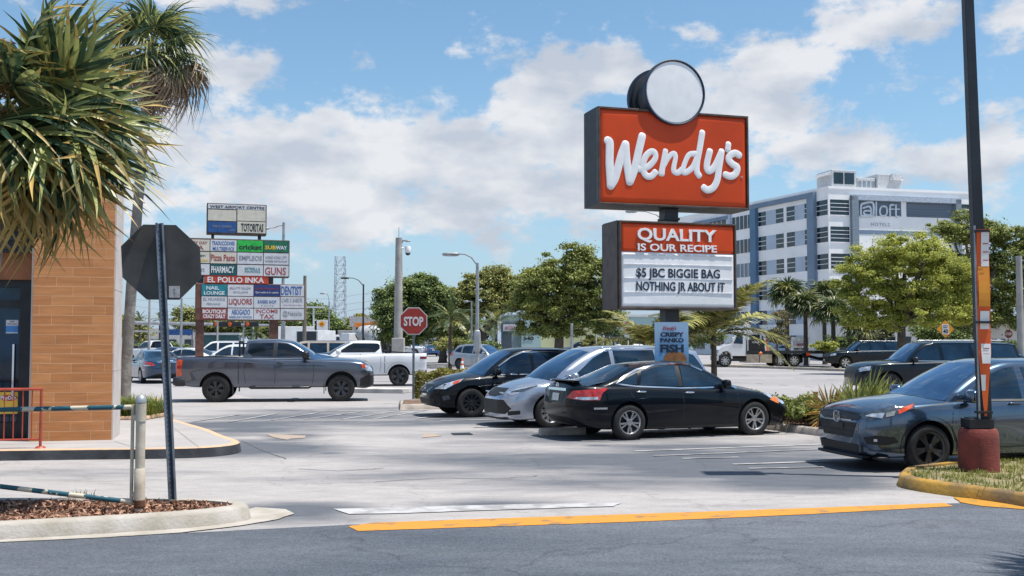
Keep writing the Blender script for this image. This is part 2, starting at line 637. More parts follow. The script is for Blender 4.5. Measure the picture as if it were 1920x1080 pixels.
def scale_spec(S, kx=1, ky=1, kz=1, kw=None, **over):
    'stretched copy of a vehicle outline (wheels keep round)'
    kw = kw or kz
    o = dict(S)
    fx = lambda L: [(x * kx, z * kz) for x, z in L]
    for k in ('zb', 'zs', 'zc'): o[k] = fx(S[k])
    o['hw'] = [(x * kx, w * ky) for x, w in S['hw']]
    for k in ('nose', 'tail'):
        o[k] = [(z * kz, dx * kx) for z, dx in S[k]]
    o['ax'], o['xf'], o['xr'] = S['ax'] * kx, S['xf'] * kx, S['xr'] * kx
    o['wr'] = S['wr'] * kw
    o['arch'] = S['arch'] * kw
    o['rr'] = S['rr'] * kw
    c = dict(S['cab'])
    for k in ('cx', 'rfx', 'rrx', 'bx'): c[k] *= kx
    c['rz'] = fx(c['rz'])
    c['rw'] = c['rw'] * ky
    if 'bz' in c: c['bz'] *= kz
    o['cab'] = c
    o['wins'] = [fx(w) for w in S['wins']]
    if 'bed' in S:
        a, b, z = S['bed']
        o['bed'] = (a * kx, b * kx, z * kz)
    o['mirror'] = (S['mirror'][0] * kx, S['mirror'][1] * kz) if S.get('mirror') else None
    for k in ('handles',):
        o[k] = [(x * kx, z * kz) for x, z in S.get(k, [])]
    o['seams'] = [[(x * kx, z * kz) for x, z in s] for s in S.get('seams', [])]
    def f3(p, code):
        if len(p) == 3: return (p[0] * kx, p[1] * ky, p[2] * kz)
        return (p[0] * (kx if code == 'L' else ky), p[1] * kz)
    o['pats'] = [(n, m, [f3(p, c) for p in pts], c, mi, off) for n, m, pts, c, mi, off in S.get('pats', [])]
    o['strips'] = [(n, m, [f3(p, c) for p in pts], c, wd, mi, cl) for n, m, pts, c, wd, mi, cl in S.get('strips', [])]
    o.update(over)
    return o

def car(name, label, cat, loc, rz, S, body_mat, group=None, steer=0.0, ns=44):
    root = thing(name, label, cat, loc, rz, group)
    zb, zs, zc, hw = (pchip(S[k]) for k in ('zb', 'zs', 'zc', 'hw'))
    nose, tail = pchip(S['nose']), pchip(S['tail'])
    xf, xr, ax = S['xf'], S['xr'], S['ax']
    side = S.get('side', SIDE)
    xs = sorted(set([round(x, 4) for x in np.linspace(xr, xf, ns)] + [xf - e for e in (.015, .04, .075, .12, .18, .25)] + [xr + e for e in (.015, .04, .075, .12, .18, .25)]))
    rings = []
    for x in xs:
        w, b, s, c = hw(x), zb(x), zs(x), zc(x)
        half = []
        for fy, fz in side: half.append((fy * w, b + fz * (s - b)))
        y0 = side[-1][0]
        for g in TOPF: half.append((g * w, s + (c - s) * (1 - (g / y0) ** 2.1)))
        ring = half + [(-y, z) for y, z in half[-2:0:-1]]
        wf, wb = sst(ax - .1, xf, x), sst(-ax + .1, xr, x)
        rings.append([V((x + wf * nose(z) + wb * tail(z), y, z)) for y, z in ring])
    n = len(rings[0])
    nh = len(side) + len(TOPF)
    bm = bmesh.new()
    rows = [[bm.verts.new(p) for p in r] for r in rings]
    clad = S.get('clad', 2)
    def band(k):   # row index from the sill
        return min(k, n - 1 - k)
    for i in range(len(rows) - 1):
        for k in range(n):
            f = bm.faces.new((rows[i][k], rows[i][(k + 1) % n], rows[i + 1][(k + 1) % n], rows[i + 1][k]))
            f.material_index = 1 if band(k) < clad else 0
    for r, fl in ((rows[0], True), (rows[-1], False)):
        for k in range(nh - 1):
            a, b, c, d = r[k], r[k + 1], r[(n - k - 1) % n], r[(n - k) % n]
            vs = [a, b, c, d] if k not in (0, nh - 2) else ([a, b, c] if k == 0 else [a, b, d])
            try:
                f = bm.faces.new(vs)
                f.material_index = 1 if k < clad else 0
            except ValueError: pass
    bmesh.ops.recalc_face_normals(bm, faces=bm.faces)
    me = bpy.data.meshes.new('body')
    bm.to_mesh(me)
    bm.free()
    me.materials.append(body_mat)
    me.materials.append(BLACKP)
    body = link_mesh('body', me)
    # wheel wells (and the load bed) are cut out
    cut = MB()
    W = max(w for _, w in S['hw'])
    wz = S['wr']
    for sx in (1, -1):
        for sy in (1, -1):
            M = Matrix.Translation((sx * ax, sy * (W - .15), wz + S.get('archz', .01))) @ Matrix.Rotation(math.pi / 2, 4, 'X')
            ra = S['arch']
            h = .36
            nn = 36
            c0 = [V((ra * math.cos(2 * math.pi * k / nn), ra * math.sin(2 * math.pi * k / nn), 0)) for k in range(nn)]
            vs = [M @ (v + V((0, 0, -h / 2 * 1.2))) for v in c0] + [M @ (v + V((0, 0, h / 2 * 1.2))) for v in c0]
            fs = [(k, (k + 1) % nn, (k + 1) % nn + nn, k + nn) for k in range(nn)] + [tuple(range(nn))[::-1], tuple(range(nn, 2 * nn))]
            cut.add(vs, fs, 1)
    if 'bed' in S:
        a, b, z = S['bed']
        cut.box(((a + b) / 2, 0, z + 1), (abs(a - b), 2 * (W - .13), 2), mi=1)
    co = cut.build('cut', [body_mat, BLACKP])
    co.data.materials.clear()
    co.data.materials.append(body_mat)
    co.data.materials.append(BLACKP)
    co.data.polygons.foreach_set('material_index', [1] * len(co.data.polygons))
    bo = body.modifiers.new('b', 'BOOLEAN')
    bo.operation = 'DIFFERENCE'
    bo.object = co
    bo.solver = 'EXACT'
    bm_me = fresh(body)
    bpy.data.objects.remove(co)
    body.modifiers.clear()
    body.data = bm_me
    bm_me.name = 'body'
    bm_me.shade_smooth()
    bm_me.set_sharp_from_angle(angle=R(S.get('sharp', 42)))
    body.parent = root
    # cabin shell
    C = S['cab']
    rzf = pchip(C['rz'])
    NU, NV = 22, 9
    drop, bul = C.get('drop', .055), C.get('bul', .022)
    bin_, wsb, wst = C.get('bin', .90), C.get('wsb', .16), C.get('wst', .07)
    bkb, bkt = C.get('bkb', .10), C.get('bkt', .05)
    rtap = C.get('rtap', .06)
    def sidep(u, v):
        xb = C['cx'] + (C['bx'] - C['cx']) * u
        xt = C['rfx'] + (C['rrx'] - C['rfx']) * u
        bow = C.get('abow', .03) * 4 * v * (1 - v)
        x = xb + (xt - xb) * v + bow * ((1 - u) ** 3) - C.get('cbow', .03) * 4 * v * (1 - v) * u ** 3
        zb_ = zs(xb) - .03
        if 'bz' in C: zb_ = C['bz']
        yb = hw(xb) * bin_
        yt = C['rw'] * (1 - rtap * abs(2 * u - .9) ** 3)
        zt = rzf(xt) - drop
        return V((x, yb + (yt - yb) * v ** 1.12 + bul * 4 * v * (1 - v), zb_ + (zt - zb_) * v))
    def roofp(u, t):
        e = sidep(u, 1)
        xt = e.x + (wst * (1 - t * t) * (1 - u) ** 4) - (bkt * (1 - t * t) * u ** 4)
        return V((xt, e.y * t, rzf(C['rfx'] + (C['rrx'] - C['rfx']) * u) - drop * abs(t) ** 3.2))
    def endp(t, v, front):
        u = 0 if front else 1
        e = sidep(u, v)
        b0 = C['cx'] if front else C['bx']
        bulge = (wsb + (wst - wsb) * v) if front else -(bkb + (bkt - bkb) * v)
        zbase = sidep(u, 0).z
        zcen = zc(b0 + (wsb if front else -bkb)) - .03
        if 'bz' in C: zcen = zbase
        zt = roofp(u, t).z
        zlo = zbase + (zcen - zbase) * (1 - t * t)
        return V((e.x + bulge * (1 - t * t), e.y * t, zlo + (zt - zlo) * v))
    bm = bmesh.new()
    def grid(fn, na, nb, flip=False):
        vs = [[bm.verts.new(fn(a / na, b / nb)) for b in range(nb + 1)] for a in range(na + 1)]
        for a in range(na):
            for b in range(nb):
                try: bm.faces.new((vs[a][b], vs[a + 1][b], vs[a + 1][b + 1], vs[a][b + 1]))
                except ValueError: pass
    grid(sidep, NU, NV)
    grid(lambda u, v: V((sidep(u, v).x, -sidep(u, v).y, sidep(u, v).z)), NU, NV)
    grid(lambda u, t: roofp(u, 2 * t - 1), NU, 14)
    grid(lambda t, v: endp(2 * t - 1, v, True), 14, NV)
    grid(lambda t, v: endp(2 * t - 1, v, False), 14, NV)
    bmesh.ops.remove_doubles(bm, verts=bm.verts, dist=.002)
    bmesh.ops.recalc_face_normals(bm, faces=bm.faces)
    cm = bpy.data.meshes.new('cabin')
    bm.to_mesh(cm)
    bm.free()
    cm.materials.append(S.get('roofmat') or body_mat)
    cm.shade_smooth()
    cm.set_sharp_from_angle(angle=R(50))
    cabin = link_mesh('cabin', cm, root)
    # one search tree over both for laying on the details
    vv = [v.co.copy() for v in bm_me.vertices]
    o = len(vv)
    vv += [v.co.copy() for v in cm.vertices]
    ff = [tuple(p.vertices) for p in bm_me.polygons] + [tuple(i + o for i in p.vertices) for p in cm.polygons]
    bvh = BVHTree.FromPolygons(vv, ff)
    def lay(nm, mat, pts, code, mirror, off=.004, label=None):
        for s in ((False, True) if mirror else (False,)):
            vs, fs = patch(bvh, pts, code, off, s)
            ob = MB().add(vs, fs).build(nm, mat, root, smooth=60)
            if label: ob['label'] = label
    glass = S.get('glass', GLASSD)
    # windscreen and rear window
    zt = rzf(C['rfx']) - drop
    def glasspoly(front):
        u = 0 if front else 1
        lo, hi = endp(.93, .07, front), endp(.90, .955, front)
        mid_lo, mid_hi = endp(0, .05, front), endp(0, .965, front)
        ml, mh = endp(.5, .055, front), endp(.5, .962, front)
        return [(lo.y, lo.z), (hi.y, hi.z), (mh.y, mh.z), (0, mid_hi.z), (-mh.y, mh.z), (-hi.y, hi.z), (-lo.y, lo.z), (-ml.y, ml.z), (0, mid_lo.z), (ml.y, ml.z)]
    lay('windshield', S.get('glassf', GLASSB), glasspoly(True), 'F', False, .004)
    if S.get('rearwin', True):
        lay('rear_window', glass, glasspoly(False), 'B', False, .004)
    for w in S['wins']:
        lay('side_window', glass, w, 'L', True, .006)
    for nm, mat, pts, code, mir, off in S.get('pats', []):
        lay(nm, mat if mat != 'body' else body_mat, pts, code, mir, off)
    if S.get('seams'):
        m = MB()
        for s in S['seams']:
            for mir in (False, True):
                m.add(*strip(bvh, s, 'L', .012, .002, mir))
        m.build('panel_gap', BLACKP, root)
    for nm, mat, pts, code, wd, mir, cl in S.get('strips', []):
        m = MB()
        for s in ((False, True) if mir else (False,)):
            m.add(*strip(bvh, pts, code, wd, .008, s, cl))
        m.build(nm, mat if mat != 'body' else body_mat, root, smooth=60)
    for hx, hz_ in S.get('handles', []):
        for mir in (False, True):
            p = project(bvh, V((hx, -.6 if mir else .6, hz_)), V((0, 1 if mir else -1, 0)), .02)
            MB().blob((0, 0, 0), (.22, .05, .035), M=Matrix.Translation(p)).build('door_handle', S.get('handlemat') or body_mat, root, smooth=60)
    if S.get('mirror'):
        mx, mz = S['mirror']
        for sy in (1, -1):
            y = abs(project(bvh, V((mx, .6 * sy, mz)), V((0, -sy, 0)), 0).y)
            m = MB()
            ms = S.get('mirs', 1)
            m.blob((mx + .02, sy * (y + .15 * ms), mz + .03 * ms), (.15 * ms, .22 * ms, .16 * ms), e=3)
            m.tube([(mx + .02, sy * (y - .02), mz - .03), (mx + .02, sy * (y + .1), mz)], .03, 6)
            m.build('mirror', S.get('mirrormat') or body_mat, root, smooth=50)
    # wheel-arch lip
    if S.get('lip'):
        w_, mat = S['lip']
        for sx in (1, -1):
            for sy in (False, True):
                ra = S['arch'] + w_ / 2 - .004
                zc_ = wz + S.get('archz', .01)
                pts = [(sx * ax + ra * math.cos(a), zc_ + ra * math.sin(a)) for a in np.linspace(R(-8), R(188), 26)]
                MB().add(*strip(bvh, pts, 'L', w_, .012, sy)).build('wheel_arch', mat, root, smooth=60)
    tyre, rim = wheel_meshes(S['wr'], S['tw'], S['rr'], S['rim'], S['rimmat'])
    ty = S.get('ty', W - S['tw'] / 2 - .015)
    for sx in (1, -1):
        for sy in (1, -1):
            w = link_mesh('wheel', tyre, root)
            w.location = (sx * ax, sy * ty, wz)
            w.rotation_euler = (0, rng.uniform(0, 6), 0 if sy > 0 else math.pi)
            if sx > 0 and steer: w.rotation_euler[2] += steer
            link_mesh('rim', rim, w)
    for fn in S.get('extra', []):
        fn(root, bvh, body_mat)
    root['_len'] = xf - xr
    return root

def put(P_world, rz, S, xw, side):
    'where the car origin goes so that a wheel stands on a world point'
    W = max(w for _, w in S['hw'])
    ty = S.get('ty', W - S['tw'] / 2 - .015) + S['tw'] / 2
    off = Matrix.Rotation(rz, 4, 'Z') @ V((xw, side * ty, 0))
    return (P_world.x - off.x, P_world.y - off.y, 0)

def ell(cx, cz, rx, rz_, n=14):
    return [(cx + rx * math.cos(2 * math.pi * k / n), cz + rz_ * math.sin(2 * math.pi * k / n)) for k in range(n)]
def boxp(a, b, c, d):
    return [(a, c), (b, c), (b, d), (a, d)]
def bar(nm, mat, M_list):
    def f(root, bvh, body):
        m = MB()
        for c, d in M_list: m.blob(c, d, e=5)
        m.build(nm, mat if mat != 'body' else body, root, smooth=50)
    return f

def emblem_h(x, z, s=.11):
    def f(root, bvh, body):
        p = project(bvh, V((x, 0, z)), V((-1, 0, 0)), .02)
        m = MB()
        for y in (-.28, .28):
            m.box((p.x, p.y + y * s, p.z), (.014, s * .18, s))
        m.box((p.x, p.y, p.z), (.014, s * .5, s * .17))
        n = 18
        sq = lambda t: math.copysign(abs(t) ** .45, t)
        pts = [(p.x, p.y + s * .62 * sq(math.cos(2 * math.pi * k / n)), p.z + s * .60 * sq(math.sin(2 * math.pi * k / n))) for k in range(n + 1)]
        m.tube(pts, .006, 5, False)
        m.build('emblem', CHROME, root)
    return f

def emblem_ring(front, z, s=.06, barlen=1.2):
    def f(root, bvh, body):
        d = V((-1 if front else 1, 0, 0))
        p = project(bvh, V((0, 0, z)), d, .015)
        m = MB()
        n = 18
        pts = [(p.x, p.y + s * math.cos(2 * math.pi * k / n), p.z + s * math.sin(2 * math.pi * k / n)) for k in range(n + 1)]
        m.tube(pts, .008, 5, False)
        m.box(tuple(p), (.014, s * 2 * barlen, s * .28))
        m.build('emblem', CHROME, root)
    return f

def mesh_grille(code, x0, x1, z0, z1, nz, mat=None):
    return [('grille_bar', mat or DARKM, [(-x1, z0 + (z1 - z0) * (i + .5) / nz), (x1, z0 + (z1 - z0) * (i + .5) / nz)], code, .012, False, False) for i in range(nz)]

SEDAN = dict(ax=1.388, xf=2.34, xr=-2.50, wr=.335, tw=.215, rr=.225, arch=.385, archz=.012, rim=(5, .20, .030, .034, 0), rimmat=ALLOY,
    zb=[(-2.5, .44), (-2.35, .30), (-2.0, .21), (-1, .18), (1.6, .17), (2.1, .17), (2.34, .19)],
    zs=[(-2.5, .97), (-2.3, 1.01), (-1.5, 1.0), (-.5, .965), (.4, .93), (1.0, .90), (1.5, .85), (1.95, .76), (2.2, .66), (2.34, .57)],
    zc=[(-2.5, 1.0), (-2.4, 1.09), (-2.1, 1.11), (-1.5, 1.09), (0, 1.0), (.85, 1.02), (1.15, .995), (1.6, .92), (2.0, .81), (2.22, .70), (2.34, .60)],
    hw=[(-2.5, .50), (-2.46, .64), (-2.36, .76), (-2.15, .85), (-1.75, .90), (-.5, .915), (1.2, .915), (1.65, .905), (1.95, .865), (2.16, .79), (2.28, .66), (2.34, .50)],
    nose=[(.15, -.06), (.35, .0), (.5, .02), (.7, -.03), (1.1, -.10)], tail=[(.2, .10), (.45, .0), (.65, -.02), (.9, .02), (1.1, .05)],
    cab=dict(cx=1.02, bx=-2.02, rfx=.18, rrx=-1.12, rz=[(-1.2, 1.385), (-.8, 1.445), (-.3, 1.47), (.05, 1.455), (.3, 1.41)], rw=.60, wsb=.20, wst=.08, bkb=.10, bkt=.12, abow=.07, cbow=-.04),
    wins=[[(.80, .99), (.28, 1.27), (-.02, 1.36), (-.16, 1.375), (-.20, .985)], [(-.30, .99), (-.27, 1.38), (-.7, 1.355), (-1.02, 1.285), (-1.13, 1.02)], [(-1.2, 1.035), (-1.11, 1.26), (-1.38, 1.15), (-1.56, 1.06)]],
    mirror=(.68, 1.0), handles=[(-.10, .87), (-1.15, .90)], mirrormat=None, handlemat=CHROME,
    seams=[[(.98, .92), (1.02, .55), (.90, .25)], [(-.25, .97), (-.22, .5), (-.26, .24)], [(-1.40, .95), (-1.2, .62), (-1.02, .40), (-.95, .24)], [(.9, .24), (-.95, .23)], [(1.0, .93), (1.6, .84), (2.0, .73)]],
    pats=[('headlight', LAMPC, [(2.22, .50, .63), (2.02, .70, .73), (1.60, .85, .845), (1.72, .86, .745), (2.05, .78, .60)], 'FL', True, .006),
          ('turn_signal', LAMPA, [(1.95, .78, .72), (1.80, .82, .755), (1.70, .85, .70), (1.92, .82, .61)], 'FL', True, .011),
          ('grille', BLACKP, [(-.42, .60), (.42, .60), (.34, .47), (-.34, .47)], 'F', False, .006),
          ('lower_grille', BLACKP, [(-.52, .38), (.52, .38), (.46, .25), (-.46, .25)], 'F', False, .006),
          ('tail_light', LAMPR, [(-2.46, .44, .80), (-2.40, .58, .93), (-2.2, .80, .955), (-1.86, .895, .985), (-1.98, .895, .88), (-2.02, .89, .76), (-2.30, .78, .755)], 'BL', True, .008),
          ('tail_lamp_lens', LAMPC, [(-2.40, .62, .79), (-2.36, .70, .82), (-2.06, .88, .82), (-2.05, .88, .775), (-2.3, .77, .77)], 'BL', True, .014),
          ('licence_plate', PLATE, boxp(-.15, .15, .73, .87), 'B', False, .014),
          ('plate_recess', DARKM, [(-.34, .92), (.34, .92), (.28, .69), (-.28, .69)], 'B', False, .005),
          ('reflector', CHROME, boxp(-2.12, -1.86, .59, .625), 'L', True, .006)],
    strips=[('chrome_trim', CHROME, [(.86, .965), (.3, .955), (-.25, .955), (-1.2, 1.0), (-1.62, 1.055), (-1.40, 1.19), (-1.1, 1.31), (-.7, 1.395), (-.2, 1.42), (.05, 1.40), (.33, 1.28)], 'L', .026, True, False), ('door_pillar', BLACK, [(-.25, .99), (-.235, 1.37)], 'L', .09, True, False),
            ('chrome_trim', CHROME, [(-.40, .945), (.40, .945)], 'B', .05, False, False)])

ALTIMA = dict(SEDAN)
ALTIMA['extra'] = [bar('spoiler', 'body', [((-2.31, 0, 1.112), (.22, 1.16, .03)), ((-2.28, .42, 1.09), (.14, .05, .05)), ((-2.28, -.42, 1.09), (.14, .05, .05))]), emblem_ring(False, 1.005, .05)]
ALTIMA['pats'] = [p for p in SEDAN['pats']]

SUV = dict(ax=1.353, xf=2.27, xr=-2.36, wr=.36, tw=.225, rr=.232, arch=.415, archz=.015, rim=(10, .09, .03, .032, 0), rimmat=ALLOYD,
    zb=[(-2.36, .48), (-2.2, .36), (-1.8, .27), (-.8, .24), (1.5, .23), (2.0, .23), (2.27, .30)],
    zs=[(-2.36, 1.02), (-2.1, 1.10), (-1.5, 1.10), (-.5, 1.05), (.4, 1.02), (1.0, .99), (1.5, .95), (1.9, .86), (2.13, .75), (2.27, .62)],
    zc=[(-2.36, 1.05), (-2.2, 1.13), (-1.5, 1.13), (0, 1.08), (.8, 1.115), (1.1, 1.10), (1.5, 1.045), (1.9, .94), (2.15, .80), (2.27, .66)],
    hw=[(-2.36, .60), (-2.31, .74), (-2.2, .83), (-1.9, .895), (-.5, .92), (1.2, .92), (1.6, .905), (1.88, .84), (2.08, .73), (2.2, .58), (2.27, .42)],
    nose=[(.2, -.05), (.4, .0), (.6, .02), (.8, -.02), (1.1, -.08)], tail=[(.2, .12), (.5, .0), (.75, .0), (1.1, .06)],
    cab=dict(cx=1.02, bx=-2.14, rfx=.15, rrx=-1.78, rz=[(-1.9, 1.585), (-1.5, 1.65), (-.8, 1.695), (-.2, 1.69), (.1, 1.645), (.25, 1.60)], rw=.63, wsb=.20, wst=.08, bkb=.12, bkt=.10, abow=.07, cbow=-.06),
    wins=[[(.82, 1.07), (.26, 1.43), (-.05, 1.545), (-.22, 1.56), (-.24, 1.065)], [(-.33, 1.07), (-.31, 1.565), (-.9, 1.55), (-1.12, 1.53), (-1.2, 1.11)], [(-1.29, 1.12), (-1.22, 1.52), (-1.52, 1.46), (-1.76, 1.30), (-1.82, 1.20)]],
    mirror=(.68, 1.08), handles=[(-.12, .96), (-1.12, .99)],
    seams=[[(.98, .98), (1.0, .6), (.88, .32)], [(-.28, 1.05), (-.26, .5), (-.3, .32)], [(-1.35, 1.06), (-1.15, .72), (-1.0, .5), (-.93, .32)], [(1.0, 1.0), (1.6, .93), (2.0, .80)]],
    pats=[('headlight', LAMPC, [(2.14, .50, .70), (1.98, .68, .82), (1.55, .84, .95), (1.64, .855, .865), (1.98, .78, .70)], 'FL', True, .006),
          ('turn_signal', LAMPRO, [(1.80, .80, .86), (1.62, .845, .925), (1.66, .85, .865), (1.80, .83, .80)], 'FL', True, .011),
          ('grille', BLACKP, [(-.46, .80), (.46, .80), (.30, .56), (-.30, .56)], 'F', False, .006),
          ('lower_grille', BLACKP, [(-.60, .46), (.60, .46), (.5, .32), (-.5, .32)], 'F', False, .006),
          ('fog_lamp', LAMPD, [(2.0, .68, .52), (1.88, .78, .56), (1.85, .80, .46), (1.98, .70, .42)], 'FL', True, .006),
          ('tail_light', LAMPR, [(-2.32, .62, .98), (-2.25, .74, 1.08), (-1.95, .895, 1.10), (-1.98, .90, .96), (-2.22, .80, .90)], 'BL', True, .008),
          ('licence_plate', PLATE, boxp(-.15, .15, .80, .94), 'B', False, .012)],
    strips=[('chrome_trim', CHROME, [(-.40, .80), (-.22, .55), (.22, .55), (.40, .80)], 'F', .045, False, False)])

ROGUE = dict(SUV)
ROGUE['extra'] = [emblem_ring(True, .69, .06)]
ROGUE['strips'] = SUV['strips'] + [('door_pillar', BLACK, [(-.285, 1.06), (-.265, 1.56)], 'L', .09, True, False), ('chrome_trim', CHROME, [(.84, 1.04), (.3, 1.035), (-.3, 1.035), (-1.25, 1.075), (-1.85, 1.165)], 'L', .02, True, False),
                                   ('chrome_trim', CHROME, [(.62, 1.24), (.26, 1.46), (-.05, 1.575), (-.8, 1.59), (-1.2, 1.565), (-1.6, 1.46)], 'L', .022, True, False)]

VAN = dict(ax=1.53, xf=2.52, xr=-2.64, wr=.345, tw=.235, rr=.235, arch=.40, archz=.015, rim=(10, .10, .035, .04, 0), rimmat=ALLOY,
    zb=[(-2.64, .46), (-2.45, .33), (-2.0, .23), (-.8, .19), (1.6, .18), (2.2, .17), (2.52, .22)],
    zs=[(-2.64, 1.02), (-2.4, 1.12), (-1.5, 1.10), (-.5, 1.05), (.6, 1.0), (1.3, .97), (1.8, .93), (2.15, .84), (2.38, .74), (2.52, .60)],
    zc=[(-2.64, 1.05), (-2.4, 1.15), (-1.5, 1.13), (0, 1.08), (1.2, 1.10), (1.5, 1.08), (1.85, 1.02), (2.15, .93), (2.40, .80), (2.52, .66)],
    hw=[(-2.64, .66), (-2.58, .80), (-2.45, .90), (-2.1, .97), (-.5, .995), (1.3, .995), (1.75, .97), (2.1, .89), (2.32, .76), (2.45, .60), (2.52, .46)],
    nose=[(.1, .03), (.3, .02), (.55, .03), (.75, -.01), (1.1, -.08)], tail=[(.2, .10), (.5, .0), (.75, .0), (1.1, .05)],
    cab=dict(cx=1.42, bx=-2.46, rfx=.40, rrx=-2.22, rz=[(-2.3, 1.66), (-1.8, 1.73), (-.8, 1.765), (0, 1.75), (.3, 1.71), (.5, 1.66)], rw=.70, wsb=.24, wst=.10, bkb=.10, bkt=.08, abow=.10, cbow=-.03),
    wins=[[(1.06, 1.06), (.45, 1.48), (.20, 1.61), (.05, 1.64), (.02, 1.055)], [(-.07, 1.06), (-.05, 1.65), (-1.05, 1.655), (-1.12, 1.10)], [(-1.20, 1.11), (-1.13, 1.655), (-1.8, 1.62), (-2.1, 1.54), (-2.3, 1.24), (-2.28, 1.17)], [(1.28, 1.02), (1.12, 1.12), (1.10, 1.04)]],
    mirror=(.98, 1.06), handles=[(.12, .98), (-.18, 1.0)],
    seams=[[(1.15, 1.0), (1.18, .6), (1.05, .25)], [(-.02, 1.04), (0, .6), (-.02, .24)], [(-1.18, 1.09), (-1.16, .6), (-1.1, .26)], [(1.2, .99), (1.8, .92), (2.2, .80)]],
    pats=[('headlight', LAMPC, [(2.36, .50, .76), (2.22, .68, .83), (1.62, .94, .965), (1.70, .955, .915), (2.15, .86, .78), (2.3, .7, .70)], 'FL', True, .006),
          ('headlight_lens', LAMPD, [(2.28, .58, .765), (2.17, .74, .82), (1.80, .91, .91), (1.85, .92, .885), (2.13, .84, .785)], 'FL', True, .011),
          ('grille', BLACKP, [(-.40, .84), (.40, .84), (.46, .74), (.2, .66), (-.2, .66), (-.46, .74)], 'F', False, .007),
          ('lower_grille', BLACKP, [(-.60, .60), (.60, .60), (.74, .42), (.62, .30), (-.62, .30), (-.74, .42)], 'F', False, .007),
          ('air_intake', BLACKP, [(2.34, .60, .36), (2.15, .80, .38), (2.15, .80, .30), (2.34, .60, .27)], 'FL', True, .007),
          ('tail_light', LAMPR, [(-2.58, .70, .98), (-2.5, .82, 1.12), (-2.2, .96, 1.13), (-2.3, .96, 1.0), (-2.5, .86, .93)], 'BL', True, .008),
          ('licence_plate', PLATE, boxp(-.15, .15, .80, .94), 'B', False, .012)],
    strips=[('chrome_trim', CHROME, [(1.30, 1.02), (.9, 1.16), (.45, 1.50), (.1, 1.665), (-.4, 1.70), (-1.2, 1.70), (-1.9, 1.65)], 'L', .026, True, False)] + mesh_grille('F', 0, .58, .31, .58, 6))
VAN['extra'] = [bar('roof_rail', CHROME, [((-.8, .62, 1.715), (2.0, .03, .025)), ((-.8, -.62, 1.715), (2.0, .03, .025))]),
                bar('front_lip', BLACKP, [((2.38, 0, .195), (.30, 1.35, .04))]), bar('grille_wing', CHROME, [((2.455, .44, .745), (.05, .26, .035)), ((2.455, -.44, .745), (.05, .26, .035))])]

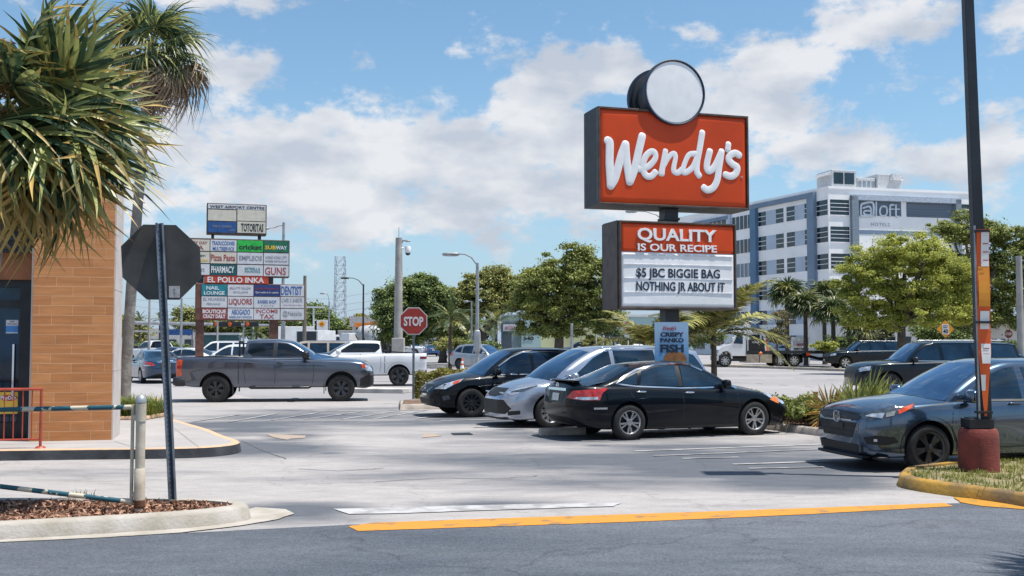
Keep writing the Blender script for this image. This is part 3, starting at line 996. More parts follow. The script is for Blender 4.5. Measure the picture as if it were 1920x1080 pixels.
HRV = scale_spec(SUV, kx=.94, ky=.965, kz=.945, kw=.945)
HRV.update(ax=1.305, mirs=1.2, rim=(5, .15, .035, .05, 0), rimmat=ALLOYD, wr=.335, rr=.232, arch=.385, clad=3, mirror=(.66, 1.03), handles=[(-.08, .95)], lip=(.055, BLACKP),
    zb=[(-2.2, .46), (-2.0, .34), (-1.7, .25), (-.8, .215), (1.4, .205), (1.85, .195), (2.23, .24)],
    zc=[(-2.22, 1.0), (-2.0, 1.12), (-1.4, 1.12), (0, 1.04), (.75, 1.09), (1.05, 1.085), (1.45, 1.05), (1.8, 1.005), (2.0, .96), (2.15, .90), (2.23, .77)],
    zs=[(-2.22, 1.0), (-2.0, 1.08), (-1.4, 1.08), (-.5, 1.03), (.4, 1.0), (.95, .98), (1.4, .955), (1.75, .925), (1.98, .885), (2.15, .82), (2.23, .69)],
    hw=[(-2.22, .60), (-2.15, .74), (-2.05, .81), (-1.8, .865), (-.5, .886), (1.1, .886), (1.45, .88), (1.72, .86), (1.95, .805), (2.13, .72), (2.23, .58)],
    pats=[('headlight', LAMPD, [(2.16, .48, .80), (2.06, .62, .86), (1.52, .84, .965), (1.54, .86, .90), (1.86, .82, .79), (2.1, .64, .72)], 'FL', True, .014),
          ('headlight_lens', LAMPC, [(2.08, .56, .79), (2.03, .64, .825), (1.92, .75, .835), (1.96, .75, .765)], 'FL', True, .022),
          ('headlight_lens', LAMPC, [(1.90, .76, .84), (1.80, .81, .865), (1.82, .82, .805), (1.92, .77, .78)], 'FL', True, .0215),
          ('turn_signal', LAMPRO, [(1.76, .81, .875), (1.56, .845, .955), (1.58, .855, .905), (1.76, .83, .82)], 'FL', True, .022),
          ('grille', BLACK, [(-.56, .82), (0, .84), (.56, .82), (.58, .755), (.42, .715), (-.42, .715), (-.58, .755)], 'F', False, .007),
          ('grille_trim', ALLOYD, [(-.52, .83), (0, .852), (.52, .83), (.52, .81), (0, .83), (-.52, .81)], 'F', False, .012),
          ('lower_grille', BLACKP, [(-.54, .69), (.54, .69), (.40, .47), (-.40, .47)], 'F', False, .007),
          ('licence_plate', DARKM, boxp(-.18, .18, .585, .665), 'F', False, .016),
          ('bumper_insert', BLACKP, [(-.62, .38), (.62, .38), (.60, .27), (-.60, .27)], 'F', False, .008),
          ('fog_lamp_recess', BLACKP, [(2.12, .56, .49), (2.02, .70, .52), (1.82, .82, .50), (1.78, .84, .43), (1.94, .78, .385), (2.1, .60, .40)], 'FL', True, .012),
          ('fog_lamp', LAMPC, [(2.045, .68, .475), (2.015, .71, .475), (2.015, .71, .44), (2.045, .68, .44)], 'FL', True, .020),
          ('tail_light', LAMPR, [(-2.15, .62, .96), (-2.08, .72, 1.05), (-1.85, .86, 1.06), (-1.88, .87, .94), (-2.05, .78, .9)], 'BL', True, .008)],
    strips=[('grille_bar', CHROME, [(-.40, .715), (.40, .715)], 'F', .012, False, False), ('grille_bar', DARKM, [(-.47, .60), (.47, .60)], 'F', .012, False, False), ('grille_bar', DARKM, [(-.44, .53), (.44, .53)], 'F', .012, False, False),
            ('side_crease', 'body', [(.9, .70), (0, .76), (-1.2, .85)], 'L', .03, True, False),
            ('window_trim', BLACKP, [(.86, 1.0), (.2, 1.0), (-.4, 1.0), (-1.2, 1.045), (-1.7, 1.11)], 'L', .025, True, False)],
    cab=dict(cx=.98, bx=-2.02, rfx=.12, rrx=-1.66, rz=[(-1.8, 1.47), (-1.4, 1.54), (-.75, 1.60), (-.2, 1.595), (.08, 1.555), (.25, 1.51)], rw=.61, wsb=.20, wst=.08, bkb=.12, bkt=.10, abow=.07, cbow=-.06),
    wins=[[(.74, 1.035), (.22, 1.36), (-.04, 1.455), (-.22, 1.475), (-.24, 1.02)], [(-.36, 1.02), (-.34, 1.475), (-.8, 1.46), (-1.05, 1.43), (-1.2, 1.09)], [(-1.28, 1.1), (-1.15, 1.41), (-1.5, 1.31), (-1.62, 1.19)]],
    seams=[[(.92, .95), (.96, .6), (.84, .32)], [(-.30, 1.0), (-.28, .5), (-.3, .32)], [(-1.3, 1.02), (-1.1, .7), (-.95, .5), (-.88, .32)], [(.96, .97), (1.5, .90), (1.85, .84)], [(-.4, .34), (.8, .34)]],
    extra=[emblem_h(2.1, .75, .125), bar('front_lip', BLACKP, [((2.17, 0, .21), (.22, 1.30, .05)), ((1.98, .70, .20), (.20, .20, .05)), ((1.98, -.70, .20), (.20, .20, .05))])])
HRV['nose'] = [(.15, -.03), (.35, .0), (.55, .02), (.75, .015), (1.1, -.05)]
HRV['xf'] = 2.23

PSIDE = [(0, 0), (.55, 0), (.82, 0), (.91, .012), (.945, .05), (.96, .13), (.966, .24), (.972, .36), (.985, .48), (1.0, .60), (1.0, .70), (.998, .80), (.99, .88), (.975, .94), (.95, .98), (.93, 1.0)]
GLASSK = pm('privacy_glass', (.006, .012, .022), rough=.03, var=.3, scale=1.5, spec=.5)
PICKUP = dict(side=PSIDE, ax=1.872, xf=2.82, xr=-3.05, wr=.415, tw=.285, rr=.245, arch=.49, archz=.03, rim=(6, .13, .05, .055, 0), rimmat=ALLOYD,
    zb=[(-3.05, .62), (-2.9, .52), (-2.4, .46), (-1, .44), (1.4, .44), (2.3, .42), (2.6, .40), (2.82, .46)],
    zs=[(-3.05, 1.365), (-2, 1.365), (-1.2, 1.36), (-.9, 1.34), (0, 1.30), (.9, 1.28), (1.5, 1.265), (2.2, 1.235), (2.55, 1.19), (2.72, 1.11), (2.82, .98)],
    zc=[(-3.05, 1.37), (-1.2, 1.37), (-.9, 1.36), (0, 1.34), (.9, 1.36), (1.2, 1.36), (1.7, 1.355), (2.3, 1.32), (2.6, 1.265), (2.75, 1.18), (2.82, 1.03)],
    hw=[(-3.05, .93), (-3.0, .975), (-2.85, 1.0), (-1.5, 1.02), (-1.0, 1.015), (.9, 1.01), (1.4, 1.02), (2.2, 1.02), (2.5, .995), (2.66, .94), (2.76, .85), (2.82, .74)],
    nose=[(.4, .0), (.6, .04), (.9, .03), (1.2, -.04)], tail=[(.4, .05), (.62, .0), (.66, .0), (1.3, .0)],
    cab=dict(cx=1.03, bx=-1.10, rfx=.33, rrx=-.98, rz=[(-1.1, 1.87), (-.7, 1.915), (-.2, 1.925), (.15, 1.90), (.4, 1.85)], rw=.72, wsb=.16, wst=.08, bkb=.03, bkt=.05, abow=.07, cbow=.0, bin=.94, rtap=.03),
    wins=[[(.88, 1.40), (.40, 1.70), (.22, 1.785), (-.05, 1.80), (-.10, 1.385)], [(-.20, 1.385), (-.18, 1.80), (-.86, 1.79), (-.93, 1.74), (-.95, 1.52), (-.80, 1.405)]],
    bed=(-1.26, -2.96, .95), glass=GLASSK, mirs=1.45, mirror=(.78, 1.40), mirrormat=BLACK, handles=[(.02, 1.19), (-.90, 1.19)], handlemat=BLACK,
    seams=[[(1.02, 1.27), (1.04, .8), (.98, .50)], [(-.14, 1.36), (-.12, .8), (-.14, .48)], [(-1.02, 1.36), (-1.05, .9), (-1.0, .6), (-.95, .48)], [(-1.2, 1.36), (-1.2, .46)], [(-1.22, 1.36), (-1.22, .46)]],
    pats=[('headlight', LAMPC, [(2.79, .70, 1.04), (2.70, .86, 1.10), (2.50, .98, 1.15), (2.50, .98, 1.02), (2.66, .90, .93), (2.78, .74, .93)], 'FL', True, .008),
          ('turn_signal', LAMPRO, [(2.60, .94, 1.13), (2.48, .985, 1.155), (2.50, .985, 1.03), (2.58, .95, 1.02)], 'FL', True, .013),
          ('grille', BLACK, [(-.66, 1.08), (.66, 1.08), (.62, .74), (-.62, .74)], 'F', False, .008),
          ('bumper', BLACK, [(2.82, .66, .80), (2.62, .92, .80), (2.46, .985, .70), (2.46, .985, .46), (2.62, .90, .44), (2.82, .66, .50)], 'FL', True, .012),
          ('tail_light', LAMPRO, [(-3.02, .88, 1.30), (-2.94, .98, 1.30), (-2.86, 1.0, 1.28), (-2.88, 1.0, .82), (-2.95, .98, .80), (-3.02, .9, .80)], 'BL', True, .010),
          ('tail_lamp_lens', LAMPR, [(-2.99, .94, 1.12), (-2.90, .995, 1.12), (-2.90, .995, 1.02), (-2.99, .94, 1.02)], 'BL', True, .016),
          ('licence_plate', PLATE, boxp(-.15, .15, .60, .74), 'B', False, .012)],
    strips=[('window_trim', BLACK, [(.93, 1.36), (-.1, 1.35), (-.85, 1.36)], 'L', .03, True, False), ('chrome_trim', CHROME, [(.95, 1.338), (-.1, 1.33), (-.95, 1.338)], 'L', .016, True, False), ('door_pillar', BLACK, [(-.155, 1.38), (-.12, 1.80)], 'L', .10, True, False)], lip=(.05, BLACKP), clad=3)
def running_board(z=.44, x0=-.95, x1=1.0, y=.96):
    def f(root, bvh, body):
        for s in (1, -1):
            m = MB()
            m.tube([(x0, s * (y - .15), z + .06), (x0 + .12, s * y, z), (x1 - .12, s * y, z), (x1, s * (y - .15), z + .06)], .045, 8)
            m.build('running_board', BLACK, root, smooth=40)
            m = MB()
            m.box(((x0 + x1) / 2, s * y, z + .044), (x1 - x0 - .5, .06, .012))
            m.build('step_pad', ALLOY, root)
    return f
def rear_bumper(root, bvh, body):
    m = MB()
    m.blob((-3.06, 0, .64), (.22, 1.90, .26), e=6, nu=24)
    m.blob((-2.93, .87, .62), (.36, .24, .26), e=4)
    m.blob((-2.93, -.87, .62), (.36, .24, .26), e=4)
    m.build('rear_bumper', DARKM, root, smooth=50)
    m = MB()
    m.tube([(-2.98, .80, .54), (-3.12, .80, .54)], .05, 8)
    m.tube([(-2.98, -.80, .54), (-3.12, -.80, .54)], .05, 8)
    m.build('exhaust_tip', CHROME, root)
def cab_glass_back(root, bvh, body):
    m = MB()
    for y in (-.55, .55):
        m.box((-1.23, y, 1.62), (.05, .06, .46))
    m.box((-1.23, 0, 1.83), (.05, 1.16, .06))
    m.build('headache_rack', BLACK, root)
def mudflaps(root, bvh, body):
    m = MB()
    for x in (-2.38 + 1.0, 1.35):
        for s in (1, -1):
            m.box((x, s * .86, .40), (.02, .24, .30))
    m.build('mud_flap', BLACKP, root)
PICKUP['extra'] = [running_board(), rear_bumper, cab_glass_back, mudflaps]

RIVIAN = scale_spec(PICKUP, kx=.938, ky=1.0, kz=.985)
RIVIAN.update(ax=1.725, wr=.41, rr=.285, tw=.275, arch=.47, archz=.03, rim=(5, .15, .06, .08, 0), rimmat=ALLOYD, clad=4, lip=(.08, DARKM),
    wins=[[(.80, 1.39), (.36, 1.68), (.16, 1.775), (-.84, 1.77), (-.93, 1.70), (-.93, 1.55), (-.74, 1.40)]],
    pats=[('tail_light', pm('lamp_deep_red', (.16, .012, .02), rough=.15), [(-2.83, .90, 1.22), (-2.72, 1.0, 1.22), (-2.60, 1.01, 1.22), (-2.60, 1.01, 1.12), (-2.72, 1.0, 1.12), (-2.83, .90, 1.12)], 'BL', True, .010),
          ('headlight', LAMPC, [(2.58, .62, .9), (2.5, .8, 1.05), (2.4, .9, 1.05), (2.4, .9, .8), (2.55, .7, .8)], 'FL', True, .008)],
    strips=[], handles=[], extra=[bar('rear_bumper', DARKM, [((-2.80, 0, .60), (.18, 1.86, .26))])], mirrormat=None)
RIVIAN['cab'] = dict(RIVIAN['cab'], cx=1.15, rfx=.22)

TALL = dict(side=PSIDE, ax=1.70, xf=2.72, xr=-2.95, wr=.40, tw=.275, rr=.27, arch=.465, archz=.02, rim=(6, .12, .05, .055, 0), rimmat=ALLOY,
    zb=[(-2.95, .52), (-2.7, .42), (-2.2, .34), (-1, .31), (1.4, .31), (2.3, .31), (2.72, .38)],
    zs=[(-2.95, 1.15), (-2.7, 1.20), (-1.2, 1.20), (.3, 1.17), (1.0, 1.15), (1.7, 1.13), (2.3, 1.08), (2.55, 1.0), (2.66, .88), (2.72, .75)],
    zc=[(-2.95, 1.17), (-2.7, 1.22), (-1.2, 1.22), (.3, 1.19), (1.0, 1.23), (1.7, 1.22), (2.3, 1.17), (2.55, 1.08), (2.67, .93), (2.72, .80)],
    hw=[(-2.95, .82), (-2.88, .92), (-2.7, .98), (-1.5, 1.02), (1.4, 1.02), (2.1, 1.01), (2.42, .94), (2.58, .82), (2.67, .68), (2.72, .55)],
    nose=[(.3, .0), (.6, .02), (.9, .02), (1.2, -.02)], tail=[(.3, .08), (.6, .0), (1.3, .03)],
    cab=dict(cx=1.15, bx=-2.82, rfx=.48, rrx=-2.66, rz=[(-2.8, 1.80), (-2.2, 1.86), (-.8, 1.89), (.1, 1.88), (.4, 1.845), (.6, 1.80)], rw=.76, wsb=.16, wst=.08, bkb=.05, bkt=.05, abow=.06, cbow=-.02, bin=.94, rtap=.03),
    wins=[[(.98, 1.25), (.55, 1.60), (.32, 1.73), (.02, 1.76), (-.02, 1.24)], [(-.14, 1.24), (-.10, 1.76), (-1.0, 1.765), (-1.05, 1.25)], [(-1.17, 1.25), (-1.12, 1.765), (-2.2, 1.755), (-2.55, 1.72), (-2.66, 1.28)]],
    mirror=(.85, 1.24), mirrormat=BLACK, handles=[(.1, 1.06), (-.9, 1.06)],
    seams=[[(1.1, 1.13), (1.12, .7), (1.05, .36)], [(-.06, 1.18), (-.06, .36)], [(-1.12, 1.2), (-1.2, .8), (-1.1, .36)]],
    pats=[('headlight', LAMPC, [(2.66, .62, .92), (2.56, .8, 1.0), (2.34, .96, 1.04), (2.36, .97, .90), (2.62, .7, .84)], 'FL', True, .008),
          ('grille', BLACK, [(-.6, 1.0), (.6, 1.0), (.56, .62), (-.56, .62)], 'F', False, .008),
          ('tail_light', LAMPR, [(-2.9, .84, 1.16), (-2.80, .95, 1.18), (-2.66, .98, 1.16), (-2.68, .985, .92), (-2.9, .86, .9)], 'BL', True, .010),
          ('licence_plate', PLATE, boxp(-.15, .15, .80, .94), 'B', False, .012)],
    strips=[('chrome_trim', CHROME, [(1.0, 1.215), (0, 1.205), (-1.1, 1.215), (-2.7, 1.24)], 'L', .022, True, False)],
    extra=[bar('roof_rail', ALLOY, [((-1.1, .66, 1.875), (2.5, .04, .045)), ((-1.1, -.66, 1.875), (2.5, .04, .045))]), running_board(.36, -1.15, 1.15, .96)])

CARGO = dict(TALL)   # full-size panel van: short nose, tall box
CARGO.update(ax=1.75, xf=2.55, xr=-3.0, wr=.36, rr=.22, arch=.42,
    zc=[(-3.0, 1.2), (.8, 1.2), (1.4, 1.22), (1.9, 1.18), (2.3, 1.06), (2.5, .92), (2.55, .8)],
    zs=[(-3.0, 1.18), (.8, 1.18), (1.4, 1.16), (1.9, 1.10), (2.3, .98), (2.5, .85), (2.55, .75)],
    hw=[(-3.0, .94), (-2.95, .97), (-2.7, 1.0), (1.4, 1.0), (1.9, .97), (2.25, .86), (2.45, .68), (2.55, .5)],
    cab=dict(cx=1.62, bx=-2.96, rfx=.95, rrx=-2.92, rz=[(-3, 2.05), (-2, 2.09), (0, 2.10), (.6, 2.07), (1.05, 1.98)], rw=.82, wsb=.18, wst=.10, bkb=.02, bkt=.03, abow=.05, cbow=0, bin=.96, rtap=.02),
    wins=[[(1.40, 1.26), (1.02, 1.62), (.85, 1.82), (.45, 1.84), (.42, 1.25)]], rearwin=False,
    seams=[[(.35, 1.9), (.35, .4)], [(-.9, 1.9), (-.9, .4)]], strips=[], extra=[],
    pats=[('headlight', LAMPC, [(2.48, .6, .9), (2.38, .75, .98), (2.2, .88, 1.0), (2.2, .88, .84), (2.45, .66, .8)], 'FL', True, .008), ('grille', BLACK, [(-.5, .9), (.5, .9), (.45, .6), (-.45, .6)], 'F', False, .008),
          ('rear_window', GLASSD, boxp(.10, .72, 1.32, 1.80), 'B', True, .012), ('tail_light', LAMPRO, [(.86, 1.72), (.93, 1.72), (.93, 1.28), (.86, 1.28)], 'B', True, .012),
          ('licence_plate', PLATE, boxp(-.15, .15, .70, .84), 'B', False, .012)])

P_BLACK = paint('paint_black', (.0035, .006, .010), metal=0, rough=.3, coat=.8, cior=1.36, spec=.08)
P_BLACKB = paint('paint_blue_black', (.004, .011, .020), metal=0, rough=.3, coat=.8, cior=1.4, spec=.08)
P_SILVER = paint('paint_silver_blue', (.40, .44, .52), metal=.75, rough=.27, cior=1.6)
P_GREY = paint('paint_steel_grey', (.095, .112, .150), metal=.8, rough=.27, cior=1.6)
P_GREYD = paint('paint_dark_grey', (.058, .100, .160), metal=.8, rough=.22, cior=1.7)
P_WHITE = paint('paint_white', (.74, .75, .77), metal=0, rough=.35)
P_SILV2 = paint('paint_silver', (.34, .38, .43), metal=.55, rough=.34)
P_BLUE = paint('paint_blue', (.012, .10, .30), metal=.3, rough=.3)
P_BLUED = paint('paint_navy', (.012, .045, .10), metal=.3, rough=.25)
P_TAN = paint('paint_beige', (.42, .36, .30), metal=.1, rough=.35)
# ------------------------------------------------------------------ ground, roads, kerbs
def asphalt(name, c_light, c_dark, spots, scale=.35, lo=.42, hi=.62, grain=.5, rough=.85, cracks=0.0, soft=1.0):
    m = bpy.data.materials.new(name)
    m.use_nodes = True
    t = m.node_tree
    L = t.links.new
    b = t.nodes['Principled BSDF']
    tc = N(t, 'ShaderNodeTexCoord')
    pos = tc.outputs['Object']
    n1 = N(t, 'ShaderNodeTexNoise')
    n1.inputs['Scale'].default_value = scale
    n1.inputs['Detail'].default_value = 8
    n1.inputs['Roughness'].default_value = .62
    mp = N(t, 'ShaderNodeMapping')
    mp.inputs['Scale'].default_value = (.55, 1.5, 1)
    mp.inputs['Rotation'].default_value = (0, 0, R(-14))
    L(pos, mp.inputs[0])
    L(mp.outputs[0], n1.inputs['Vector'])
    acc = None
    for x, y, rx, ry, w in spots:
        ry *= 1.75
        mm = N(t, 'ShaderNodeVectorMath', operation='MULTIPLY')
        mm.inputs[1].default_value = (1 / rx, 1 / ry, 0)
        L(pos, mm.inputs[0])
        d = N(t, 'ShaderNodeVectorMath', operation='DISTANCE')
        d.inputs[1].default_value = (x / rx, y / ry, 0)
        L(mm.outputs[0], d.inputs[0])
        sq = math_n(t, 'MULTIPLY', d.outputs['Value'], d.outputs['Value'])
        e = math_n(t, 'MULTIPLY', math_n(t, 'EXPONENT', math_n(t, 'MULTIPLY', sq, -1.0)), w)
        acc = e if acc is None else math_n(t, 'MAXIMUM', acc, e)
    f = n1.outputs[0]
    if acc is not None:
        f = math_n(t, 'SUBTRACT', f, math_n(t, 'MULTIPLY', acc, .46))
    mr = N(t, 'ShaderNodeMapRange')
    mr.inputs[1].default_value = lo
    mr.inputs[2].default_value = hi
    L(f, mr.inputs[0])
    mix = N(t, 'ShaderNodeMix', data_type='RGBA')
    mix.inputs[6].default_value = (*c_dark, 1)
    mix.inputs[7].default_value = (*c_light, 1)
    L(mr.outputs[0], mix.inputs[0])
    n2 = N(t, 'ShaderNodeTexNoise')
    n2.inputs['Scale'].default_value = 55
    n2.inputs['Detail'].default_value = 6
    n2.inputs['Roughness'].default_value = .8
    L(pos, n2.inputs['Vector'])
    gm = N(t, 'ShaderNodeMapRange')
    gm.inputs[1].default_value = .3
    gm.inputs[2].default_value = .7
    gm.inputs[3].default_value = 1 - grain
    gm.inputs[4].default_value = 1 + grain
    L(n2.outputs[0], gm.inputs[0])
    mul = N(t, 'ShaderNodeMix', data_type='RGBA', blend_type='MULTIPLY')
    mul.inputs[0].default_value = 1
    L(mix.outputs[2], mul.inputs[6])
    L(gm.outputs[0], mul.inputs[7])
    n4 = N(t, 'ShaderNodeTexNoise')
    n4.inputs['Scale'].default_value = 3.2
    n4.inputs['Detail'].default_value = 9
    n4.inputs['Roughness'].default_value = .75
    L(mp.outputs[0], n4.inputs['Vector'])
    g4 = N(t, 'ShaderNodeMapRange')
    g4.inputs[1].default_value = .3
    g4.inputs[2].default_value = .7
    g4.inputs[3].default_value = .80
    g4.inputs[4].default_value = 1.14
    L(n4.outputs[0], g4.inputs[0])
    mu4 = N(t, 'ShaderNodeMix', data_type='RGBA', blend_type='MULTIPLY')
    mu4.inputs[0].default_value = 1
    L(mul.outputs[2], mu4.inputs[6])
    L(g4.outputs[0], mu4.inputs[7])
    colr = mu4.outputs[2]
    if cracks:
        vo = N(t, 'ShaderNodeTexVoronoi', feature='DISTANCE_TO_EDGE')
        vo.inputs['Scale'].default_value = .33
        n3 = N(t, 'ShaderNodeTexNoise')
        n3.inputs['Scale'].default_value = 1.6
        n3.inputs['Detail'].default_value = 6
        L(pos, n3.inputs['Vector'])
        ad = N(t, 'ShaderNodeMix', data_type='RGBA', blend_type='ADD')
        ad.inputs[0].default_value = 1.3
        L(pos, ad.inputs[6])
        L(n3.outputs['Color'], ad.inputs[7])
        L(ad.outputs[2], vo.inputs['Vector'])
        cm = N(t, 'ShaderNodeMapRange')
        cm.inputs[1].default_value = .002
        cm.inputs[2].default_value = .012
        cm.inputs[3].default_value = 1 - cracks
        cm.inputs[4].default_value = 1
        L(vo.outputs['Distance'], cm.inputs[0])
        m3 = N(t, 'ShaderNodeMix', data_type='RGBA', blend_type='MULTIPLY')
        m3.inputs[0].default_value = 1
        L(colr, m3.inputs[6])
        L(cm.outputs[0], m3.inputs[7])
        colr = m3.outputs[2]
    L(colr, b.inputs['Base Color'])
    b.inputs['Roughness'].default_value = rough
    b.inputs['Specular IOR Level'].default_value = .35
    bp = N(t, 'ShaderNodeBump')
    bp.inputs['Strength'].default_value = .35
    bp.inputs['Distance'].default_value = .006
    L(n2.outputs[0], bp.inputs['Height'])
    L(bp.outputs[0], b.inputs['Normal'])
    return m

def sp(px, py, rx, ry, w=1.0):
    g = G(px, py)
    return (g.x, g.y, rx, ry, w)

def sheet(name, pts, z, mat, kind='structure'):
    pts = ccw([(p[0], p[1]) for p in pts])
    tri = tessellate_polygon([[V((x, y, 0)) for x, y in pts]])
    fs = []
    for a, b, c in tri:
        ar = (pts[b][0] - pts[a][0]) * (pts[c][1] - pts[a][1]) - (pts[b][1] - pts[a][1]) * (pts[c][0] - pts[a][0])
        fs.append((a, b, c) if ar > 0 else (c, b, a))
    o = MB().add([(x, y, z) for x, y in pts], fs).build(name, mat)
    tag(o, kind=kind)
    return o

ROADM = asphalt('road_concrete', (.335, .318, .318), (.265, .255, .262), [], scale=.12, grain=.18)
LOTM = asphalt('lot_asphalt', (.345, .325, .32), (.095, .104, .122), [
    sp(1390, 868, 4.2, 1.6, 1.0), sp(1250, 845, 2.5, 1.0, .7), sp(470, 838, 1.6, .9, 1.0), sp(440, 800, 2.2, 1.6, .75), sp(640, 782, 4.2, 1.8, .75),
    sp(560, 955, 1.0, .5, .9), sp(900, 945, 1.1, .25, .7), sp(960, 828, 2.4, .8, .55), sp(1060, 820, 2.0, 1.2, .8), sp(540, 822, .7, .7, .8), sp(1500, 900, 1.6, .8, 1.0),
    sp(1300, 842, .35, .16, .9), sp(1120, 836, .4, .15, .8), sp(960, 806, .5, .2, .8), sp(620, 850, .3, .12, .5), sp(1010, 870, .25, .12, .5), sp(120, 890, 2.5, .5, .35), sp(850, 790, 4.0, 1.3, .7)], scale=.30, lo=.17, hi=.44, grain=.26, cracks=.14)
DRIVEM = asphalt('drive_asphalt', (.112, .124, .146), (.068, .079, .100), [sp(1250, 975, 3.5, .35, -.5)], scale=.5, lo=.35, hi=.65, grain=.8, cracks=.25)
CONC = pm('concrete', (.52, .49, .47), rough=.9, var=.14, scale=2.2, bump=.25, bscale=40)
CONCP = pm('sidewalk_concrete', (.345, .325, .32), rough=.9, var=.06, scale=1.2, bump=.15, bscale=60)
KERBD = pm('kerb_dark', (.055, .06, .068), rough=.9, var=.3, scale=3, col2=(.02, .022, .027), bump=.3)  # near-black, unevenly toned kerb face
KERBL = pm('kerb_pale', (.43, .40, .37), rough=.9, scale=3.5, col2=(.30, .27, .22), bump=.4, bscale=30)
ORANGEC = pm('kerb_orange_paint', (.66, .40, .22), rough=.85, scale=6, col2=(.42, .33, .26))
YELL = pm('kerb_yellow_paint', (.40, .225, .035), rough=.8, scale=2.2, col2=(.17, .115, .055), bump=.4, detail=12, ramp=(.36, .58))
YELLB = pm('fresh_yellow_paint', (.46, .215, .012), rough=.7, scale=5, col2=(.30, .17, .04), ramp=(.36, .5))
def worn(name, col, under, thr=.38, scale=3.0, lo=.34, hi=.46):
    return pm(name, col, rough=.8, scale=scale, col2=under, bump=.2, detail=14, ramp=(lo, hi))
YLINE = worn('line_yellow', (.54, .225, .022), (.26, .15, .06), scale=4)
WLINE = worn('line_white', (.42, .415, .42), (.26, .255, .26), scale=3, lo=.40, hi=.54)
WLINEF = worn('line_white_faded', (.36, .355, .36), (.19, .19, .195), scale=2.5, lo=.42, hi=.60)
ARROWM = worn('arrow_faded', (.38, .27, .18), (.28, .26, .255), scale=5, lo=.42, hi=.56)

# the whole ground out to the horizon, then the road slab, the parking lot and the driveway on it
sheet('ground', [(-3000, -60), (3000, -60), (3000, 5000), (-3000, 5000)], 0, ROADM)
bnd = [G(-700, 1012), G(300, 1003), G(660, 985), G(1200, 966), G(1785, 945), G(1920, 942), G(2900, 925)]
RD = V((-.38, .925, 0))                       # direction of the road, away from the camera
STRIP0 = V((5.4, 22.3, 0))                    # a point on the near kerb of the planting strip
lotpoly = [(p.x, p.y) for p in bnd] + [(26, 12), tuple((STRIP0 - RD * 24)[:2]), tuple((STRIP0)[:2]), tuple((STRIP0 + RD * 8)[:2]), (2.0, 31.5), (-8, 34), (-12, 42), (-40, 60), (-60, 40)]
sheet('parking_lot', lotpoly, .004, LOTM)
sheet('driveway', [(p.x, p.y) for p in bnd] + [(40, -20), (-40, -20)], .008, DRIVEM)

def mark(name, pts, mat, z=.012):
    o = sheet(name, pts, z, mat)
    return o
def wobble(a, b, w0, w1, n=26, amp=.005):
    'painted bar with uneven edges'
    a, b = V((a.x, a.y, 0)), V((b.x, b.y, 0))
    d = (b - a)
    nn = V((-d.y, d.x, 0)).normalized()
    up = [a + d * (i / n) + nn * ((w0 + (w1 - w0) * i / n) / 2 + rng.uniform(-amp, amp)) for i in range(n + 1)]
    dn = [a + d * (i / n) - nn * ((w0 + (w1 - w0) * i / n) / 2 + rng.uniform(-amp, amp)) for i in range(n + 1)]
    return [(p.x, p.y) for p in up + dn[::-1]]
yl = [G(652, 989), G(700, 982), G(900, 975), G(1200, 965.5), G(1500, 955), G(1770, 945), G(1788, 951), G(1500, 967), G(1200, 980), G(900, 990), G(672, 998)]
def dens(pts, n=8, amp=.01):
    amp *= .45
    out = []
    for i in range(len(pts)):
        a, b = pts[i], pts[(i + 1) % len(pts)]
        for k in range(n):
            p = a.lerp(b, k / n)
            out.append((p.x + rng.uniform(-amp, amp), p.y + rng.uniform(-amp, amp)))
    return out
mark('yellow_line', dens(yl), YLINE, .0125)
mark('white_stop_line', dens([G(625, 956), G(760, 953), G(900, 949), G(1050, 946), G(1165, 944.5), G(1150, 951), G(900, 959), G(760, 964), G(655, 966)], 8, .012), WLINE, .0125)
st = [((1090, 828.5), (1490, 813.5), .11), ((1190, 847), (1545, 834), .10), ((1225, 856), (1545, 843), .09), ((1280, 861), (1385, 858.5), .09), ((1375, 872), (1560, 866), .10), ((1405, 880), (1545, 877), .09),
      ((827, 790), (930, 787), .10), ((888, 802), (1000, 799), .12), ((560, 772.5), (800, 769.5), .12), ((780, 786), (840, 778), .10), ((1000, 812), (1030, 811), .1)]
for i, (a, b, w) in enumerate(st):
    mark('stall_line', wobble(G(*a), G(*b), w, w), WLINEF if i in (2, 3, 5) else WLINE, .0125 + .0006 * i)
for i, (x0, y0, x1, y1) in enumerate([(700, 786, 800, 770), (640, 787, 748, 771), (570, 787, 680, 772), (500, 790, 600, 774), (430, 792, 520, 776), (360, 792, 450, 778)]):
    mark('hatch_line', wobble(G(x0, y0), G(x1, y1), .10, .10), WLINEF, .0125 + .0007 * i)
mark('yellow_arrow', dens([G(500, 815), G(575, 818), G(572, 822), G(545, 823.5), G(540, 826), G(512, 821)], 4, .03), ARROWM, .0125)
mark('yellow_arrow.001', dens([G(800, 812), G(830, 818), G(800, 821), G(790, 822)], 4, .05), ARROWM, .0125)
for pl in ([(452, 827), (480, 840), (505, 849), (536, 861)], [(700, 905), (820, 897), (930, 899), (1010, 893)], [(560, 880), (640, 884), (720, 879)]):
    q = [G(*p) for p in pl]
    qq = [q[0].lerp(q[1], 0)]
    for u, v in zip(q[:-1], q[1:]):
        for k in range(1, 7):
            p = u.lerp(v, k / 6)
            qq.append(V((p.x + rng.uniform(-.03, .03), p.y + rng.uniform(-.04, .04), 0)))
    vs, fs = ribbon(qq, .022, .0105)
    tag(MB().add(vs, fs).build('tar_seam', pm('tar_seam', (.12, .125, .135), rough=.8, var=.3)), kind='structure')
mark('utility_cover', [(p.x, p.y) for p in [G(845, 813), G(880, 812), G(888, 816), G(850, 816.5)]], BLACKP, .0135)

